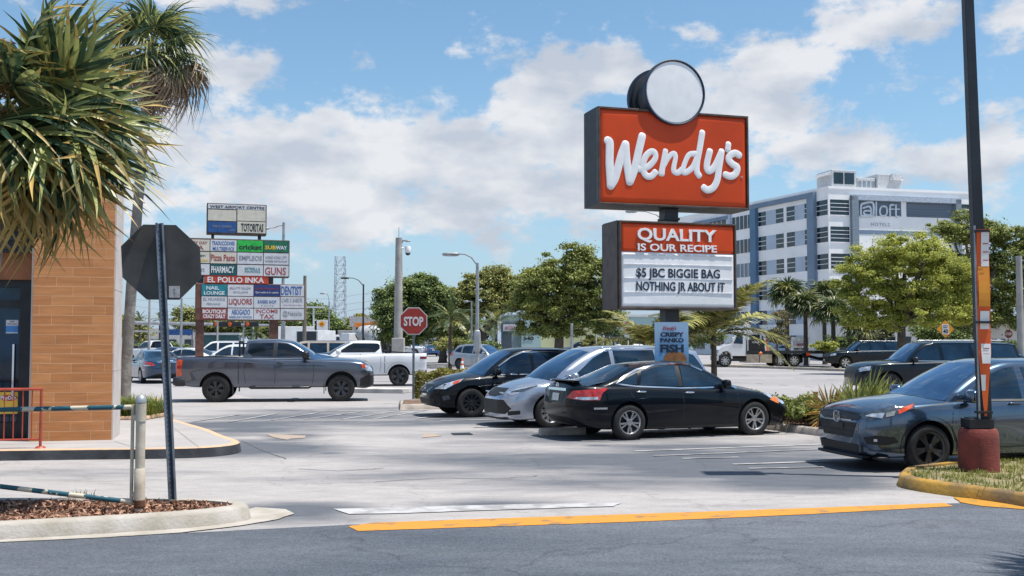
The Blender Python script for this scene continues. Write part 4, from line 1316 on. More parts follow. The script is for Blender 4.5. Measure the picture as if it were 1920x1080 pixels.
def kerb_ring(outline, h, w, mat, name='kerb', batter=.03, smooth_n=5):
    'raised kerb round an island: outer face, rounded top edge, inner face'
    o = smooth_closed(ccw(outline), smooth_n) if smooth_n else ccw(outline)
    a = offset_poly(o, batter)
    a2 = offset_poly(o, batter + .035)
    b = offset_poly(o, w)
    n = len(o)
    vs = [(x, y, 0) for x, y in o] + [(x, y, h - .03) for x, y in a] + [(x, y, h) for x, y in a2] + [(x, y, h) for x, y in b] + [(x, y, .02) for x, y in b]
    fs = []
    for k in range(4):
        for i in range(n):
            j = (i + 1) % n
            fs.append((k * n + i, k * n + j, (k + 1) * n + j, (k + 1) * n + i))
    ob = MB().add(vs, fs).build(name, mat, smooth=50)
    tag(ob, kind='structure')
    return ob, b

def filler(name, outline, z, mat, amp=.03, kind='structure', step=.18):
    'gently uneven bed inside a kerb'
    xs = [p[0] for p in outline]
    ys = [p[1] for p in outline]
    bm = bmesh.new()
    vs = [bm.verts.new((x, y, z)) for x, y in outline]
    tri = tessellate_polygon([[V((x, y, 0)) for x, y in outline]])
    for t in tri:
        try: bm.faces.new([vs[i] for i in t])
        except ValueError: pass
    for _ in range(5):
        es = [e for e in bm.edges if e.calc_length() > step * 2 and not e.is_boundary]
        if not es: break
        bmesh.ops.subdivide_edges(bm, edges=es, cuts=1)
        bmesh.ops.triangulate(bm, faces=[f for f in bm.faces if len(f.verts) > 3])
    for v in bm.verts:
        if not v.is_boundary:
            v.co.z += amp * (mnoise.noise(v.co * 1.7) + .5 * mnoise.noise(v.co * 5))
    bm.normal_update()
    for f in bm.faces:
        if f.normal.z < 0: f.normal_flip()
    me = bpy.data.meshes.new(name)
    bm.to_mesh(me)
    bm.free()
    me.materials.append(mat)
    me.shade_smooth()
    o = link_mesh(name, me)
    tag(o, kind=kind)
    return o

MULCH = pm('mulch', (.23, .105, .06), rough=.95, var=.3, scale=14, col2=(.07, .035, .022), bump=.9, bscale=30)
SOIL = pm('soil', (.20, .12, .075), rough=.95, scale=6, col2=(.10, .06, .04), bump=.6)

# left island with the gate and the stop sign
I1 = [V((x, y, 0)) for x, y in [(-7.5, 9.15), (-6, 9.58), (-4.79, 9.97), (-4.1, 10.22), (-3.46, 10.48), (-3.05, 10.70), (-2.80, 10.94), (-2.71, 11.16), (-2.80, 11.38), (-3.05, 11.56), (-3.5, 11.66), (-4.67, 11.70), (-6, 11.7), (-7.5, 11.7)]]
_, inn = kerb_ring([(p.x, p.y) for p in I1], .16, .19, KERBL)
filler('mulch_bed', inn, .13, MULCH, .03)
sheet('gutter_apron', dens([G(-500, 1075), G(0, 1019), G(200, 1010), G(340, 1001), G(450, 988), G(520, 976), G(552, 965), G(535, 957), G(480, 953), G(400, 975), G(0, 1005), G(-500, 1050)], 6, .012), .0145, KERBL)
ISL1 = inn
# right island, yellow kerb
I2 = [G(1683, 912), G(1690, 898), G(1705, 893), G(1760, 886), G(1830, 878), G(1920, 872), G(2100, 862), G(2400, 850), G(2600, 900), G(2500, 1020), G(2200, 990), G(1990, 966), G(1900, 949), G(1800, 934), G(1720, 922)]
_, inn2 = kerb_ring([(p.x, p.y) for p in I2], .15, .17, YELL)
filler('soil_bed', inn2, .12, pm('dry_turf_soil', (.30, .24, .15), rough=.95, scale=3, col2=(.17, .15, .06), bump=.6), .02)
sheet('painted_apron', dens([G(1788, 934), G(1850, 940), G(1920, 948), G(2100, 975), G(2300, 1000), G(2300, 1010), G(2050, 985), G(1920, 957), G(1840, 951), G(1800, 944)], 6, .02), .0145, YELLB)
# restaurant pavement
SWZ = .165
S1 = [V((x, y, 0)) for x, y in [(-13, 15.9), (-10, 16.35), (-7.96, 16.6), (-6.7, 16.76), (-5.56, 16.88), (-4.95, 17.06), (-4.62, 17.38), (-4.52, 17.78), (-4.62, 18.25), (-5.15, 19.26), (-5.84, 20.67), (-6.6, 22.0), (-7.5, 23.6), (-8.27, 25.1), (-9.6, 27.2), (-12, 33), (-26, 30)]]
so = smooth_closed(ccw([(p[0], p[1]) for p in S1]), 4)
mb = MB()
n = len(so)
si = offset_poly(so, .03)
mb.add([(x, y, 0) for x, y in so] + [(x, y, SWZ - .012) for x, y in si], [(i, (i + 1) % n, (i + 1) % n + n, i + n) for i in range(n)])
tag(mb.build('pavement_kerb', KERBD), kind='structure')
si2 = offset_poly(so, .16)
mb = MB().add([(x, y, SWZ - .012) for x, y in si] + [(x, y, SWZ + .002) for x, y in offset_poly(so, .045)] + [(x, y, SWZ + .002) for x, y in si2], [(k * n + i, k * n + (i + 1) % n, (k + 1) * n + (i + 1) % n, (k + 1) * n + i) for k in (0, 1) for i in range(n)])
tag(mb.build('pavement_edge', ORANGEC), kind='structure')
sheet('pavement', si2, SWZ + .001, CONCP)
for a, b in ((G(214, 828, SWZ), G(258, 840, SWZ)), (G(0, 833, SWZ), G(212, 830, SWZ)), (G(310, 790, SWZ), G(372, 838, SWZ))):
    vs, fs = ribbon([a, b], .02, SWZ + .005)
    tag(MB().add(vs, [f for f in fs]).build('pavement_joint', pm('joint', (.30, .28, .27), rough=.9)), kind='structure')
# planting strip along the road and the end island with the hedge
a0, a1 = STRIP0 - RD * 20, STRIP0 + RD * 6.6
nR = V((RD.y, -RD.x, 0))                      # to the road side
E1 = [a0, a0 + nR * 3.0, STRIP0 + nR * 3.0, a1 + nR * 3.0 + RD * 2, (3.2, 34.5, 0), (1.0, 34.2, 0), (-2.0, 32.6, 0), (-3.3, 31.2, 0), G(750, 770), G(765, 768.5), (-1.5, 29.2, 0), (1.5, 30.2, 0), a1 - RD * .6, STRIP0 + RD * 2, STRIP0, STRIP0 - RD * 10]
_, inn3 = kerb_ring([(p[0], p[1]) for p in E1], .15, .16, pm('kerb_strip_grey', (.46, .40, .35), rough=.9, scale=3, col2=(.22, .20, .19), bump=.3), smooth_n=0)
filler('mulch_bed', inn3, .12, SOIL, .03, step=.4)
# median kerbs across the road
def kerb_line(pts, w=.3, h=.16, mat=None, name='median_kerb'):
    m = MB()
    pts = [V((p.x, p.y, 0)) for p in pts]
    for a, b in zip(pts[:-1], pts[1:]):
        c = (a + b) / 2
        d = b - a
        m.box((c.x, c.y, h / 2), (d.length, w, h), rz=math.atan2(d.y, d.x))
    tag(m.build(name, mat or KERBL, bevel=.02), kind='structure')
kerb_line([G(1250, 684), G(1340, 687.5), G(1460, 691.5), G(1600, 697), G(1990, 713)])
kerb_line([G(640, 735), G(765, 736.5)], 1.1, .16, CONC, 'traffic_island')
GRASSV = pm('verge', (.20, .19, .08), rough=.95, scale=2, col2=(.10, .11, .035), bump=.5)
v0, v1 = G(1250, 683), G(1990, 712)
sheet('median_verge', [(v0.x, v0.y), (v1.x, v1.y), (v1.x + 6, v1.y + 1.6), (v0.x + 5, v0.y + 2)], .006, pm('pale_verge', (.40, .34, .26), rough=.95, scale=1, col2=(.24, .22, .14)))
v0, v1 = G(700, 658), G(2100, 664)
sheet('far_verge', [(v0.x, v0.y), (v1.x, v1.y), (v1.x + 20, 400), (v0.x - 20, 400)], .006, GRASSV)
# lane lines of the road
for i, (a, b) in enumerate([((1300, 699), (1610, 715)), ((1300, 712), (1560, 728)), ((830, 686), (1000, 699))]):
    A, B = G(*a), G(*b)
    for k in range(6):
        p, q = A.lerp(B, k / 6), A.lerp(B, (k + .35) / 6)
        vs, fs = ribbon([p, q], .12, .009)
        tag(MB().add(vs, fs).build('lane_dash', WLINEF), kind='structure')

def stone_block(pts, h, w, mat, name, label, group=None):
    a, b = pts
    d = b - a
    c = (a + b) / 2
    m = MB()
    s = d.length
    prof = [(-w / 2, 0), (-w / 2, h * .62), (-w / 2 + .035, h), (w / 2 - .035, h), (w / 2, h * .62), (w / 2, 0)]
    vs = [(x, y, z) for x in (-s / 2, s / 2) for y, z in prof]
    fs = [(i, (i + 1) % 6, (i + 1) % 6 + 6, i + 6)[::-1] for i in range(6)] + [tuple(range(6)), tuple(range(6, 12))[::-1]]
    m.add(vs, fs)
    o = m.build(name, mat)
    o.location = (c.x, c.y, .008)
    o.rotation_euler = (0, 0, math.atan2(d.y, d.x))
    return tag(o, label, 'wheel stop', group)
stone_block((G(1012, 817), G(1096, 815)), .14, .18, pm('wheel_stop_concrete', (.50, .43, .37), rough=.9, scale=5, col2=(.26, .23, .21)), 'wheel_stop', 'long weathered concrete wheel stop behind the black sedan')

# ------------------------------------------------------------------ planes seen in the photograph
class Plane:
    'upright plane at a world point; local x runs along it, local y away from the viewer side'
    def __init__(s, o, rz):
        s.o = V(o)
        s.rz = rz
        s.M = Matrix.Translation(s.o) @ Matrix.Rotation(rz, 4, 'Z')
        s.I = s.M.inverted()
    def at(s, px, py, y=0.0):
        d = s.I.to_3x3() @ ray(px, py)
        c = s.I @ V((0, 0, CAMH))
        k = (y - c.y) / d.y
        p = c + d * k
        return p.x, p.z
    def rect(s, x0, y0, x1, y1, y=0.0):
        'local rectangle whose middle lines match the pixel box'
        ax, _ = s.at(x0, (y0 + y1) / 2, y)
        bx, _ = s.at(x1, (y0 + y1) / 2, y)
        _, az = s.at((x0 + x1) / 2, y1, y)
        _, bz = s.at((x0 + x1) / 2, y0, y)
        return ax, bx, az, bz

def slab(root, name, r, y0, y1, mat, bevel=0, inset=0):
    x0, x1, z0, z1 = r
    o = MB().box(((x0 + x1) / 2, (y0 + y1) / 2, (z0 + z1) / 2), (x1 - x0 - inset * 2, abs(y1 - y0), z1 - z0 - inset * 2)).build(name, mat, root, bevel=bevel)
    return o

# ------------------------------------------------------------------ restaurant corner (left)
BRICK = bpy.data.materials.new('orange_wall_tile')
def tile_mat(m):
    m.use_nodes = True
    t = m.node_tree
    L = t.links.new
    b = t.nodes['Principled BSDF']
    tc = N(t, 'ShaderNodeTexCoord')
    mp = N(t, 'ShaderNodeMapping')
    mp.inputs['Rotation'].default_value = (R(90), 0, 0)
    L(tc.outputs['Object'], mp.inputs[0])
    br = N(t, 'ShaderNodeTexBrick', offset=.5, offset_frequency=2, squash=.8, squash_frequency=3)
    br.inputs['Color1'].default_value = (.54, .235, .085, 1)
    br.inputs['Color2'].default_value = (.44, .175, .058, 1)
    br.inputs['Mortar'].default_value = (.60, .36, .21, 1)
    br.inputs['Scale'].default_value = 1
    br.inputs['Mortar Size'].default_value = .0045
    br.inputs['Mortar Smooth'].default_value = .3
    br.inputs['Brick Width'].default_value = .66
    br.inputs['Row Height'].default_value = .164
    br.inputs['Bias'].default_value = -.1
    L(mp.outputs[0], br.inputs['Vector'])
    nz = N(t, 'ShaderNodeTexNoise')
    nz.inputs['Scale'].default_value = 3
    nz.inputs['Detail'].default_value = 8
    ms = N(t, 'ShaderNodeMapping')
    ms.inputs['Scale'].default_value = (.6, 3, 6)
    L(tc.outputs['Object'], ms.inputs[0])
    L(ms.outputs[0], nz.inputs['Vector'])
    gm = N(t, 'ShaderNodeMapRange')
    gm.inputs[3].default_value = .58
    gm.inputs[4].default_value = 1.38
    L(nz.outputs[0], gm.inputs[0])
    mx = N(t, 'ShaderNodeMix', data_type='RGBA', blend_type='MULTIPLY')
    mx.inputs[0].default_value = 1
    L(br.outputs[0], mx.inputs[6])
    L(gm.outputs[0], mx.inputs[7])
    L(mx.outputs[2], b.inputs['Base Color'])
    b.inputs['Roughness'].default_value = .7
    bp = N(t, 'ShaderNodeBump')
    bp.inputs['Strength'].default_value = .4
    bp.inputs['Distance'].default_value = .01
    bp.invert = True
    L(br.outputs['Fac'], bp.inputs['Height'])
    L(bp.outputs[0], b.inputs['Normal'])
tile_mat(BRICK)
STUCCO = pm('stucco_pale', (.56, .50, .47), rough=.9, var=.05, scale=3, bump=.3, bscale=90)
BRONZE = pm('bronze_frame', (.018, .021, .026), rough=.4, metal=.3, var=.2)
SOFFIT = pm('soffit_rust', (.30, .12, .055), rough=.85, var=.1, scale=5)
rest = thing('restaurant', 'restaurant corner clad in orange wall tiles with dark glass doors', 'building', (-7.5, 18.2, 0), R(14))
rp = Plane((-7.5, 18.2, 0), R(14))
x0, x1, z0, z1 = rp.rect(60, 440, 212, 826)
z0 = SWZ - .02
px0, px1 = x0, x1
m = MB()
m.box(((x0 + x1) / 2, .55, (z0 + 4.7) / 2), (x1 - x0, 1.1, 4.7 - z0))
m.build('pillar', BRICK, rest)
m = MB()
m.box((x1 + .011, .56, (z0 + 4.7) / 2), (.022, 1.1, 4.7 - z0))
for zz in (1.35, 2.75):
    m.box((x1 + .012, .56, zz), (.026, 1.106, .015))
m.build('side_wall', STUCCO, rest)
m = MB()
m.box((x0 - .005 - .012, .28, 2.2), (.03, .5, 4.2))
m.build('corner_trim', STUCCO, rest)
m = MB()
m.box((x0 - 2.55, .65, 3.15), (5.04, .3, .46))
m.build('soffit_band', SOFFIT, rest)
m = MB()
m.box((x0 - 2.55, .55, 3.80), (5.04, .5, .84))
for k in range(6):
    m.box((x0 - 2.55, .28, 3.46 + .15 * k), (5.04, .06, .05))
m.build('awning', pm('awning_black', (.012, .016, .022), rough=.55, var=.25, scale=2), rest)
m = MB()
m.box((x0 - 3.6, 4.9, 2.4), (7, 7.6, 4.4))
m.box((x0 - 2.55, .9, 4.5), (5.04, .7, .62))
m.build('wall', STUCCO, rest)
door = MB()
fx = x0 - .05
for xx, w in ((fx - .14, .26), (fx - 1.30, .16), (fx - 2.5, .16)):
    door.box((xx, .70, 1.56), (w, .12, 2.76))
for zz, h in ((2.86, .14), (2.50, .14), (.30, .28)):
    door.box((fx - 1.35, .698, zz), (2.3, .10, h))
dd = door.build('door', BRONZE, rest)
MB().box((fx - 1.35, .73, 1.55), (2.3, .02, 2.5)).build('pane', GLASSD, dd)
m = MB()
m.box((fx - .36, .65, 1.35), (.03, .04, .9))
m.build('handle', CHROME, dd)
# stickers and poster on the glass
STK = pm('sticker_white', (.62, .62, .66), rough=.5)
def dpx(px, py): return rp.at(px, py, .70)
a = rp.rect(11, 600, 34, 625, .70)
o = MB().box(((a[0] + a[1]) / 2, .708, (a[2] + a[3]) / 2), (a[1] - a[0], .006, a[3] - a[2])).build('door_sticker', STK, rest)
a = rp.rect(11, 611, 34, 623, .70)
MB().box(((a[0] + a[1]) / 2, .7045, (a[2] + a[3]) / 2), (a[1] - a[0], .006, a[3] - a[2])).build('door_sticker', pm('sticker_blue', (.05, .22, .55), rough=.5), rest)
for k, (tx, yy) in enumerate((('KEEP', 604.5), ('THE LEAD', 609))):
    xx, zz = dpx(22.5, yy)
    text(tx, (xx, .7035, zz), .028, pm('ink_grey', (.2, .2, .25)), rest, bold=.02)
a = rp.rect(0, 735, 35, 776, .70)
pw = .70
MB().box((a[1] - pw / 2, .700, (a[2] + a[3]) / 2), (pw, .01, a[3] - a[2])).build('poster', pm('poster_yellow', (.80, .52, .06), rough=.45, var=.1, scale=3), rest)
cx_, cz_ = rp.at(16, 746, .69)
m = MB()
m.prism([(cx_ + .15 * math.cos(t), cz_ + .055 * math.sin(t)) for t in np.linspace(0, 6.283, 24, endpoint=False)], -.008, 0, M=Matrix.Translation((0, .694, 0)) @ Matrix.Rotation(R(90), 4, 'X'))
m.build('poster_badge', pm('poster_red', (.55, .05, .04), rough=.5), rest)
text('PlayDoh', (cx_, .6855, cz_ - .03), .07, WHITE, rest, w=.25, bold=.03)

rail = thing('railing', 'low red metal railing with vertical bars at the restaurant door', 'railing', (-7.45, 16.95, SWZ), R(12))
RED = pm('red_rail_paint', (.36, .055, .03), rough=.5, var=.12)
m = MB()
m.tube([(-4, 0, .93), (.02, 0, .93)], .022, 8)
m.tube([(-4, 0, .14), (0, 0, .14)], .016, 8)
m.build('rail', RED, rail)
m = MB()
m.tube([(0, 0, 0), (0, 0, .93)], .022, 8)
m.lathe([(.001, .03), (.06, .03), (.09, 0)], 14)
m.build('post', RED, rail)
for k in range(1, 15):
    MB().tube([(-.135 * k, 0, .14), (-.135 * k, 0, .93)], .010, 6).build('baluster', RED, rail)

# ------------------------------------------------------------------ gate and near stop sign (left island)
CREAM = pm('gate_cream_paint', (.58, .52, .42), rough=.6, scale=5, col2=(.34, .28, .21), bump=.15)
gp = G(261, 960, .13)
gate = thing('gate_post', 'cream swing-gate post with a domed grey cap on the mulch island', 'post', (gp.x, gp.y, .10))
h = 1.14
m = MB()
m.lathe([(.047, 0), (.047, h), (.0, h)], 20)
m.lathe([(.054, .09), (.054, .46), (.046, .47)], 20)
m.lathe([(.053, h - .20), (.053, h - .02), (.04, h - .01)], 20)
m.build('post', CREAM, gate, smooth=40)
m = MB()
m.lathe([(.05, .07), (.0552, .09), (.0552, .15), (.05, .16)], 20)
m.build('rust_band', pm('rust', (.16, .07, .035), rough=.9, var=.3), gate)
m = MB()
m.lathe([(.055, h - .01), (.055, h + .015), (.045, h + .045), (.025, h + .065), (.001, h + .07)], 20)
m.build('cap', GALV, gate, smooth=50)
BAND = bpy.data.materials.new('gate_bands')
def band_mat(m):
    m.use_nodes = True
    t = m.node_tree
    L = t.links.new
    b = t.nodes['Principled BSDF']
    tc = N(t, 'ShaderNodeTexCoord')
    sx = N(t, 'ShaderNodeSeparateXYZ')
    L(tc.outputs['Object'], sx.inputs[0])
    nz = N(t, 'ShaderNodeTexNoise')
    nz.inputs['Scale'].default_value = 9
    nz.inputs['Detail'].default_value = 6
    L(tc.outputs['Object'], nz.inputs['Vector'])
    s = math_n(t, 'ADD', math_n(t, 'MULTIPLY', sx.outputs[0], 1.0), math_n(t, 'MULTIPLY', nz.outputs[0], .16))
    fr = math_n(t, 'FRACT', math_n(t, 'MULTIPLY', s, 1 / .52))
    st = math_n(t, 'GREATER_THAN', fr, .27)
    chip = math_n(t, 'GREATER_THAN', nz.outputs[0], .41)
    f = math_n(t, 'MULTIPLY', st, chip)
    mx = N(t, 'ShaderNodeMix', data_type='RGBA')
    mx.inputs[6].default_value = (.55, .49, .38, 1)
    mx.inputs[7].default_value = (.012, .085, .12, 1)
    L(f, mx.inputs[0])
    L(mx.outputs[2], b.inputs['Base Color'])
    b.inputs['Roughness'].default_value = .5
band_mat(BAND)
arm = thing('swing_gate', 'swing-gate arm of two cream and teal banded pipes hinged on the cream post', 'gate', (gp.x - .082, gp.y, .10))
m = MB()
m.tube([(0, 0, .10), (0, 0, 1.11)], .018, 10)
m.build('hinge_pipe', CREAM, arm, smooth=40)
dz = 1.12
MB().tube([(0, 0, 1.085), (-4.2, .02, 1.00)], .024, 12).build('upper_pipe', BAND, arm, smooth=40)
MB().tube([(0, 0, .13), (-3.1, -.03, .50)], .025, 12).build('lower_pipe', BAND, arm, smooth=40)
m = MB()
for zz in (.20, .98):
    m.tube([(0, 0, zz), (.06, 0, zz)], .03, 8)
m.build('hinge', CREAM, arm)

sp0 = G(322, 942, .13)
STEEL = pm('sign_post_steel', (.17, .20, .24), rough=.45, metal=.6, var=.2, scale=6)
sback = pm('sign_back_grey', (.085, .082, .080), rough=.5, metal=.35, var=.2, scale=2.5)
YS = sp0.y
top = P(297, 422, YS - .05)
ctr = P(300, 491, YS - .05)
sg = thing('stop_sign', 'leaning stop sign seen from its grey back on a perforated post', 'stop sign', (sp0.x, sp0.y, .10))
inv = V((sp0.x, sp0.y, .10))
tp = top - inv
m = MB()
ax_ = tp.normalized()
ex = (V((1, 0, 0)) - ax_ * ax_.x).normalized()
ey = ax_.cross(ex)
Hh = tp.length + .02
rotz = Matrix.Rotation(R(38), 3, ax_)
ex2, ey2 = rotz @ ex, rotz @ ey
# U-channel with flanges
prof = [(-.052, -.030), (-.030, -.030), (-.024, .022), (.024, .022), (.030, -.030), (.052, -.030), (.052, -.037), (.026, -.037), (.018, .014), (-.018, .014), (-.026, -.037), (-.052, -.037)]
vs = [ex2 * x * .86 + ey2 * y + ax_ * z for z in (0, Hh) for x, y in prof]
k = len(prof)
m.add(vs, [(i, (i + 1) % k, (i + 1) % k + k, i + k) for i in range(k)] + [tuple(range(k))[::-1], tuple(range(k, 2 * k))])
zz = .06
ctrch = V((0, 0, 0))
while zz < Hh - .02:
    for y, off in ((.0232, 1), (.0130, -1)):
        c = ax_ * zz + ey2 * y
        n8 = [c + ex2 * .008 * math.cos(t) + ax_ * .011 * math.sin(t) for t in np.linspace(0, 6.283, 8, endpoint=False)]
        m.add(n8, [tuple(range(8)) if off > 0 else tuple(range(8))[::-1]], 1)
    zz += .05
m.build('post', [STEEL, pm('hole_bright', (.42, .46, .52), rough=.6)], sg)
def octagon(c, w, hh, ex, ez):
    rr = 1 / math.cos(R(22.5))
    return [c + ex * w / 2 * rr * math.cos(R(22.5 + 45 * i)) + ez * hh / 2 * rr * math.sin(R(22.5 + 45 * i)) for i in range(8)]
cc = ctr - inv + V((0, -.045, 0)) * 0
ppm = F / (YS - .05)
ocf = octagon(cc + V((0, .045, 0)), 144 / ppm, 142 / ppm, V((math.cos(R(8)), math.sin(R(8)), 0)), ax_)
nrm = V((-math.sin(R(8)), math.cos(R(8)), 0))
m = MB()
m.add(ocf + [v + nrm * .004 for v in ocf], [tuple(range(8)), tuple(range(8, 16))[::-1]] + [(i, i + 8, (i + 1) % 8 + 8, (i + 1) % 8) for i in range(8)])
m.build('sign_plate', sback, sg)
m = MB()
ocf2 = [v + nrm * .0065 for v in ocf]
m.add(ocf2, [tuple(range(8))[::-1]])
m.build('sign_face', pm('stop_red', (.42, .022, .018), rough=.4, var=.08), sg)
q = P(326, 547, YS - .01) - inv
MB().box((q.x, q.y + .02, q.z), (20 / ppm, .004, 22 / ppm), rz=R(8)).build('sticker', pm('sticker_pale', (.44, .44, .45), rough=.6, var=.1, scale=20), sg)
m = MB()
for (dx, dz, w, h_) in ((0, .008, .006, .05), (0, -.016, .034, .006), (0, .028, .022, .005), (-.015, -.01, .005, .012), (.015, -.01, .005, .012)):
    m.box((q.x + dx, q.y + .0165, q.z + dz), (w, .002, h_))
m.build('sticker_mark', pm('ink_faint', (.28, .28, .29)), sg)
# ------------------------------------------------------------------ main pylon sign
SB = V((3.88, 26.3, 0))
STH = R(17)
SRED = pm('sign_red', (.60, .060, .008), rough=.38, var=.10, scale=.6, spec=.3)
SWHITE = pm('sign_white', (.84, .84, .85), rough=.5, var=.03, spec=.3)
FRAME = pm('sign_frame_bronze', (.085, .060, .052), rough=.5, metal=.2, var=.2)
CASE = pm('sign_case_dark', (.020, .026, .034), rough=.55, var=.2)
NAVY = pm('navy_ink', (.010, .025, .055), rough=.5)

def mstroke(m, pts, w, to, depth, y, n=8, dens=7):
    'rounded bubble stroke through pixel points'
    Q = [V((*to(*p), 0)) for p in pts]
    out = []
    for i in range(len(Q) - 1):
        p0, p1, p2, p3 = Q[max(i - 1, 0)], Q[i], Q[i + 1], Q[min(i + 2, len(Q) - 1)]
        for j in range(dens):
            t = j / dens
            out.append(.5 * ((2 * p1) + (p2 - p0) * t + (2 * p0 - 5 * p1 + 4 * p2 - p3) * t * t + (3 * p1 - p0 - 3 * p2 + p3) * t ** 3))
    out.append(Q[-1])
    r = w / 2
    # round ends
    d0 = (out[0] - out[1]).normalized()
    d1 = (out[-1] - out[-2]).normalized()
    head = [(out[0] + d0 * r * s, r * math.sqrt(max(1 - s * s, .0004))) for s in (1, .93, .75, .45)]
    tail_ = [(out[-1] + d1 * r * s, r * math.sqrt(max(1 - s * s, .0004))) for s in (.45, .75, .93, 1)]
    seq = head + [(p, r) for p in out] + tail_
    vs, fs = [], []
    for i, (p, rr) in enumerate(seq):
        a = seq[max(i - 1, 0)][0]
        b = seq[min(i + 1, len(seq) - 1)][0]
        d = (b - a).normalized()
        nn = V((-d.y, d.x, 0))
        for k in range(n + 1):
            t = math.pi * k / n
            o = p + nn * rr * math.cos(t)
            vs.append((o.x, y - depth * (rr / r) * math.sin(t) ** .34, o.y))
    for i in range(len(seq) - 1):
        for k in range(n):
            fs.append((i * (n + 1) + k, (i + 1) * (n + 1) + k, (i + 1) * (n + 1) + k + 1, i * (n + 1) + k + 1))
    m.add(vs, fs)

SCRIPT = [(44, [(203, 620), (214, 640), (213, 760), (221, 903)]), (44, [(221, 903), (250, 850), (285, 720), (313, 645)]), (44, [(313, 645), (322, 760), (341, 878)]),
          (44, [(341, 878), (370, 800), (395, 690), (418, 594)]),
          (36, [(398, 800), (455, 785), (500, 735), (498, 697), (470, 692), (436, 728), (422, 790), (440, 838), (474, 846), (502, 818)]),
          (38, [(566, 684), (551, 760), (540, 830)]), (36, [(546, 790), (588, 722), (618, 702), (629, 726), (618, 785), (620, 815), (645, 822), (668, 800)]),
          (36, [(768, 706), (715, 710), (684, 770), (676, 815), (700, 818), (740, 782), (768, 715)]), (36, [(798, 572), (782, 670), (766, 760), (764, 815), (779, 842)]),
          (38, [(846, 688), (829, 760), (829, 800), (848, 812), (880, 778), (918, 700)]), (38, [(920, 692), (905, 790), (893, 870), (868, 918), (832, 932), (810, 918)]),
          (34, [(964, 645), (960, 676)]), (38, [(1032, 712), (1010, 700), (978, 712), (966, 740), (990, 768), (1020, 790), (1010, 830), (980, 846), (948, 836)])]

ps = Plane(SB, STH)
root = thing('pylon_sign', 'tall red restaurant pylon sign with white script lettering and a round white medallion', 'sign', tuple(SB), STH)
T = .42
bx = ps.rect(1120, 209, 1402, 389, -T)
slab(root, 'sign_case', (bx[0], bx[1], bx[2], bx[3]), -T + .05, T - .05, CASE)
fr = MB()
fw = .055
X0, X1, Z0, Z1 = bx
for r in ((X0, X1, Z1 - fw, Z1), (X0, X1, Z0, Z0 + fw), (X0, X0 + fw, Z0 + fw, Z1 - fw), (X1 - fw, X1, Z0 + fw, Z1 - fw)):
    for s in (-1, 1):
        y = s * T
        fr.box(((r[0] + r[1]) / 2, y, (r[2] + r[3]) / 2), (r[1] - r[0], .12, r[3] - r[2]))
fr.build('sign_frame', FRAME, root, bevel=.01)
def pan(root, name, r, y, mat, puff=.05, rim=.06, nx=28, nz=18):
    'moulded plastic face, raised from its rim and slightly domed'
    x0, x1, z0, z1 = r
    vs, fs = [], []
    for i in range(nx + 1):
        for j in range(nz + 1):
            u, v = i / nx, j / nz
            # cluster towards the rim
            u = .5 - .5 * math.cos(math.pi * u)
            v = .5 - .5 * math.cos(math.pi * v)
            x, z = x0 + (x1 - x0) * u, z0 + (z1 - z0) * v
            e = min(x - x0, x1 - x, z - z0, z1 - z) / rim
            hgt = sst(0, 1, e) * .035 + puff * math.sin(math.pi * u) * math.sin(math.pi * v)
            vs.append((x, y - hgt, z))
    for i in range(nx):
        for j in range(nz):
            a = i * (nz + 1) + j
            fs.append((a, a + nz + 1, a + nz + 2, a + 1))
    return MB().add(vs, fs).build(name, mat, root, smooth=60)
yf = -T - .005
fc = (X0 + fw, X1 - fw, Z0 + fw, Z1 - fw)
pan(root, 'sign_face', fc, yf, SRED, .03, .07)
MB().box(((X0 + X1) / 2, T - .01, (Z0 + Z1) / 2), (X1 - X0 - .1, .05, Z1 - Z0 - .1)).build('sign_face', SRED, root)
yl_ = yf - .05
def tz(x, y):                      # zoomed tracing -> local plane
    return ps.at(1080 + x / 3.376, 80 + y / 3.376, yl_)
m = MB()
for w, pts in SCRIPT:
    mstroke(m, pts, w / 3.376 / (F / SB.y) / math.cos(STH) * 1.18, tz, .030, yl_ + .012)
m.build('lettering', SWHITE, root, smooth=50)
ax0, az0 = tz(1050, 853)
m = MB()
m.lathe([(.03, 0), (.03, .01), (.018, .012), (.018, .006)], 14, M=Matrix.Translation((ax0, yl_ + .01, az0)) @ Matrix.Rotation(R(90), 4, 'X'))
m.build('registered_mark', pm('pale_pink', (.7, .35, .3), rough=.5), root)
# medallion: a drum through the sign, blank white faces with dark rings
mx_, mz_ = ps.at(1267, 172, -T - .16)
rx_ = 61.5 / (F / SB.y)
MM = Matrix.Translation((mx_, 0, mz_)) @ Matrix.Rotation(R(90), 4, 'X')
m = MB()
m.lathe([(.001, .47), (rx_ * .9, .47), (rx_ * .9, .30), (rx_ * .80, .29), (rx_ * .80, -.29), (rx_ * .9, -.30), (rx_ * .9, -.47), (.001, -.47)], 48, M=MM)
m.build('medallion_drum', CASE, root, smooth=40)
for s in (1, -1):
    m = MB()
    m.lathe([(rx_ * .95, .50 * s), (rx_ * .95, .55 * s), (rx_ * .975, .56 * s), (rx_ * 1.0, .55 * s), (rx_ * 1.0, .44 * s), (rx_ * .9, .44 * s)], 48, M=MM)
    m.build('medallion_ring', NAVY, root, smooth=40)
    m = MB()
    m.lathe([(.001, .548 * s), (rx_ * .6, .546 * s), (rx_ * .92, .538 * s), (rx_ * .955, .51 * s)], 48, M=MM)
    m.build('medallion_face', SWHITE, root, smooth=40)
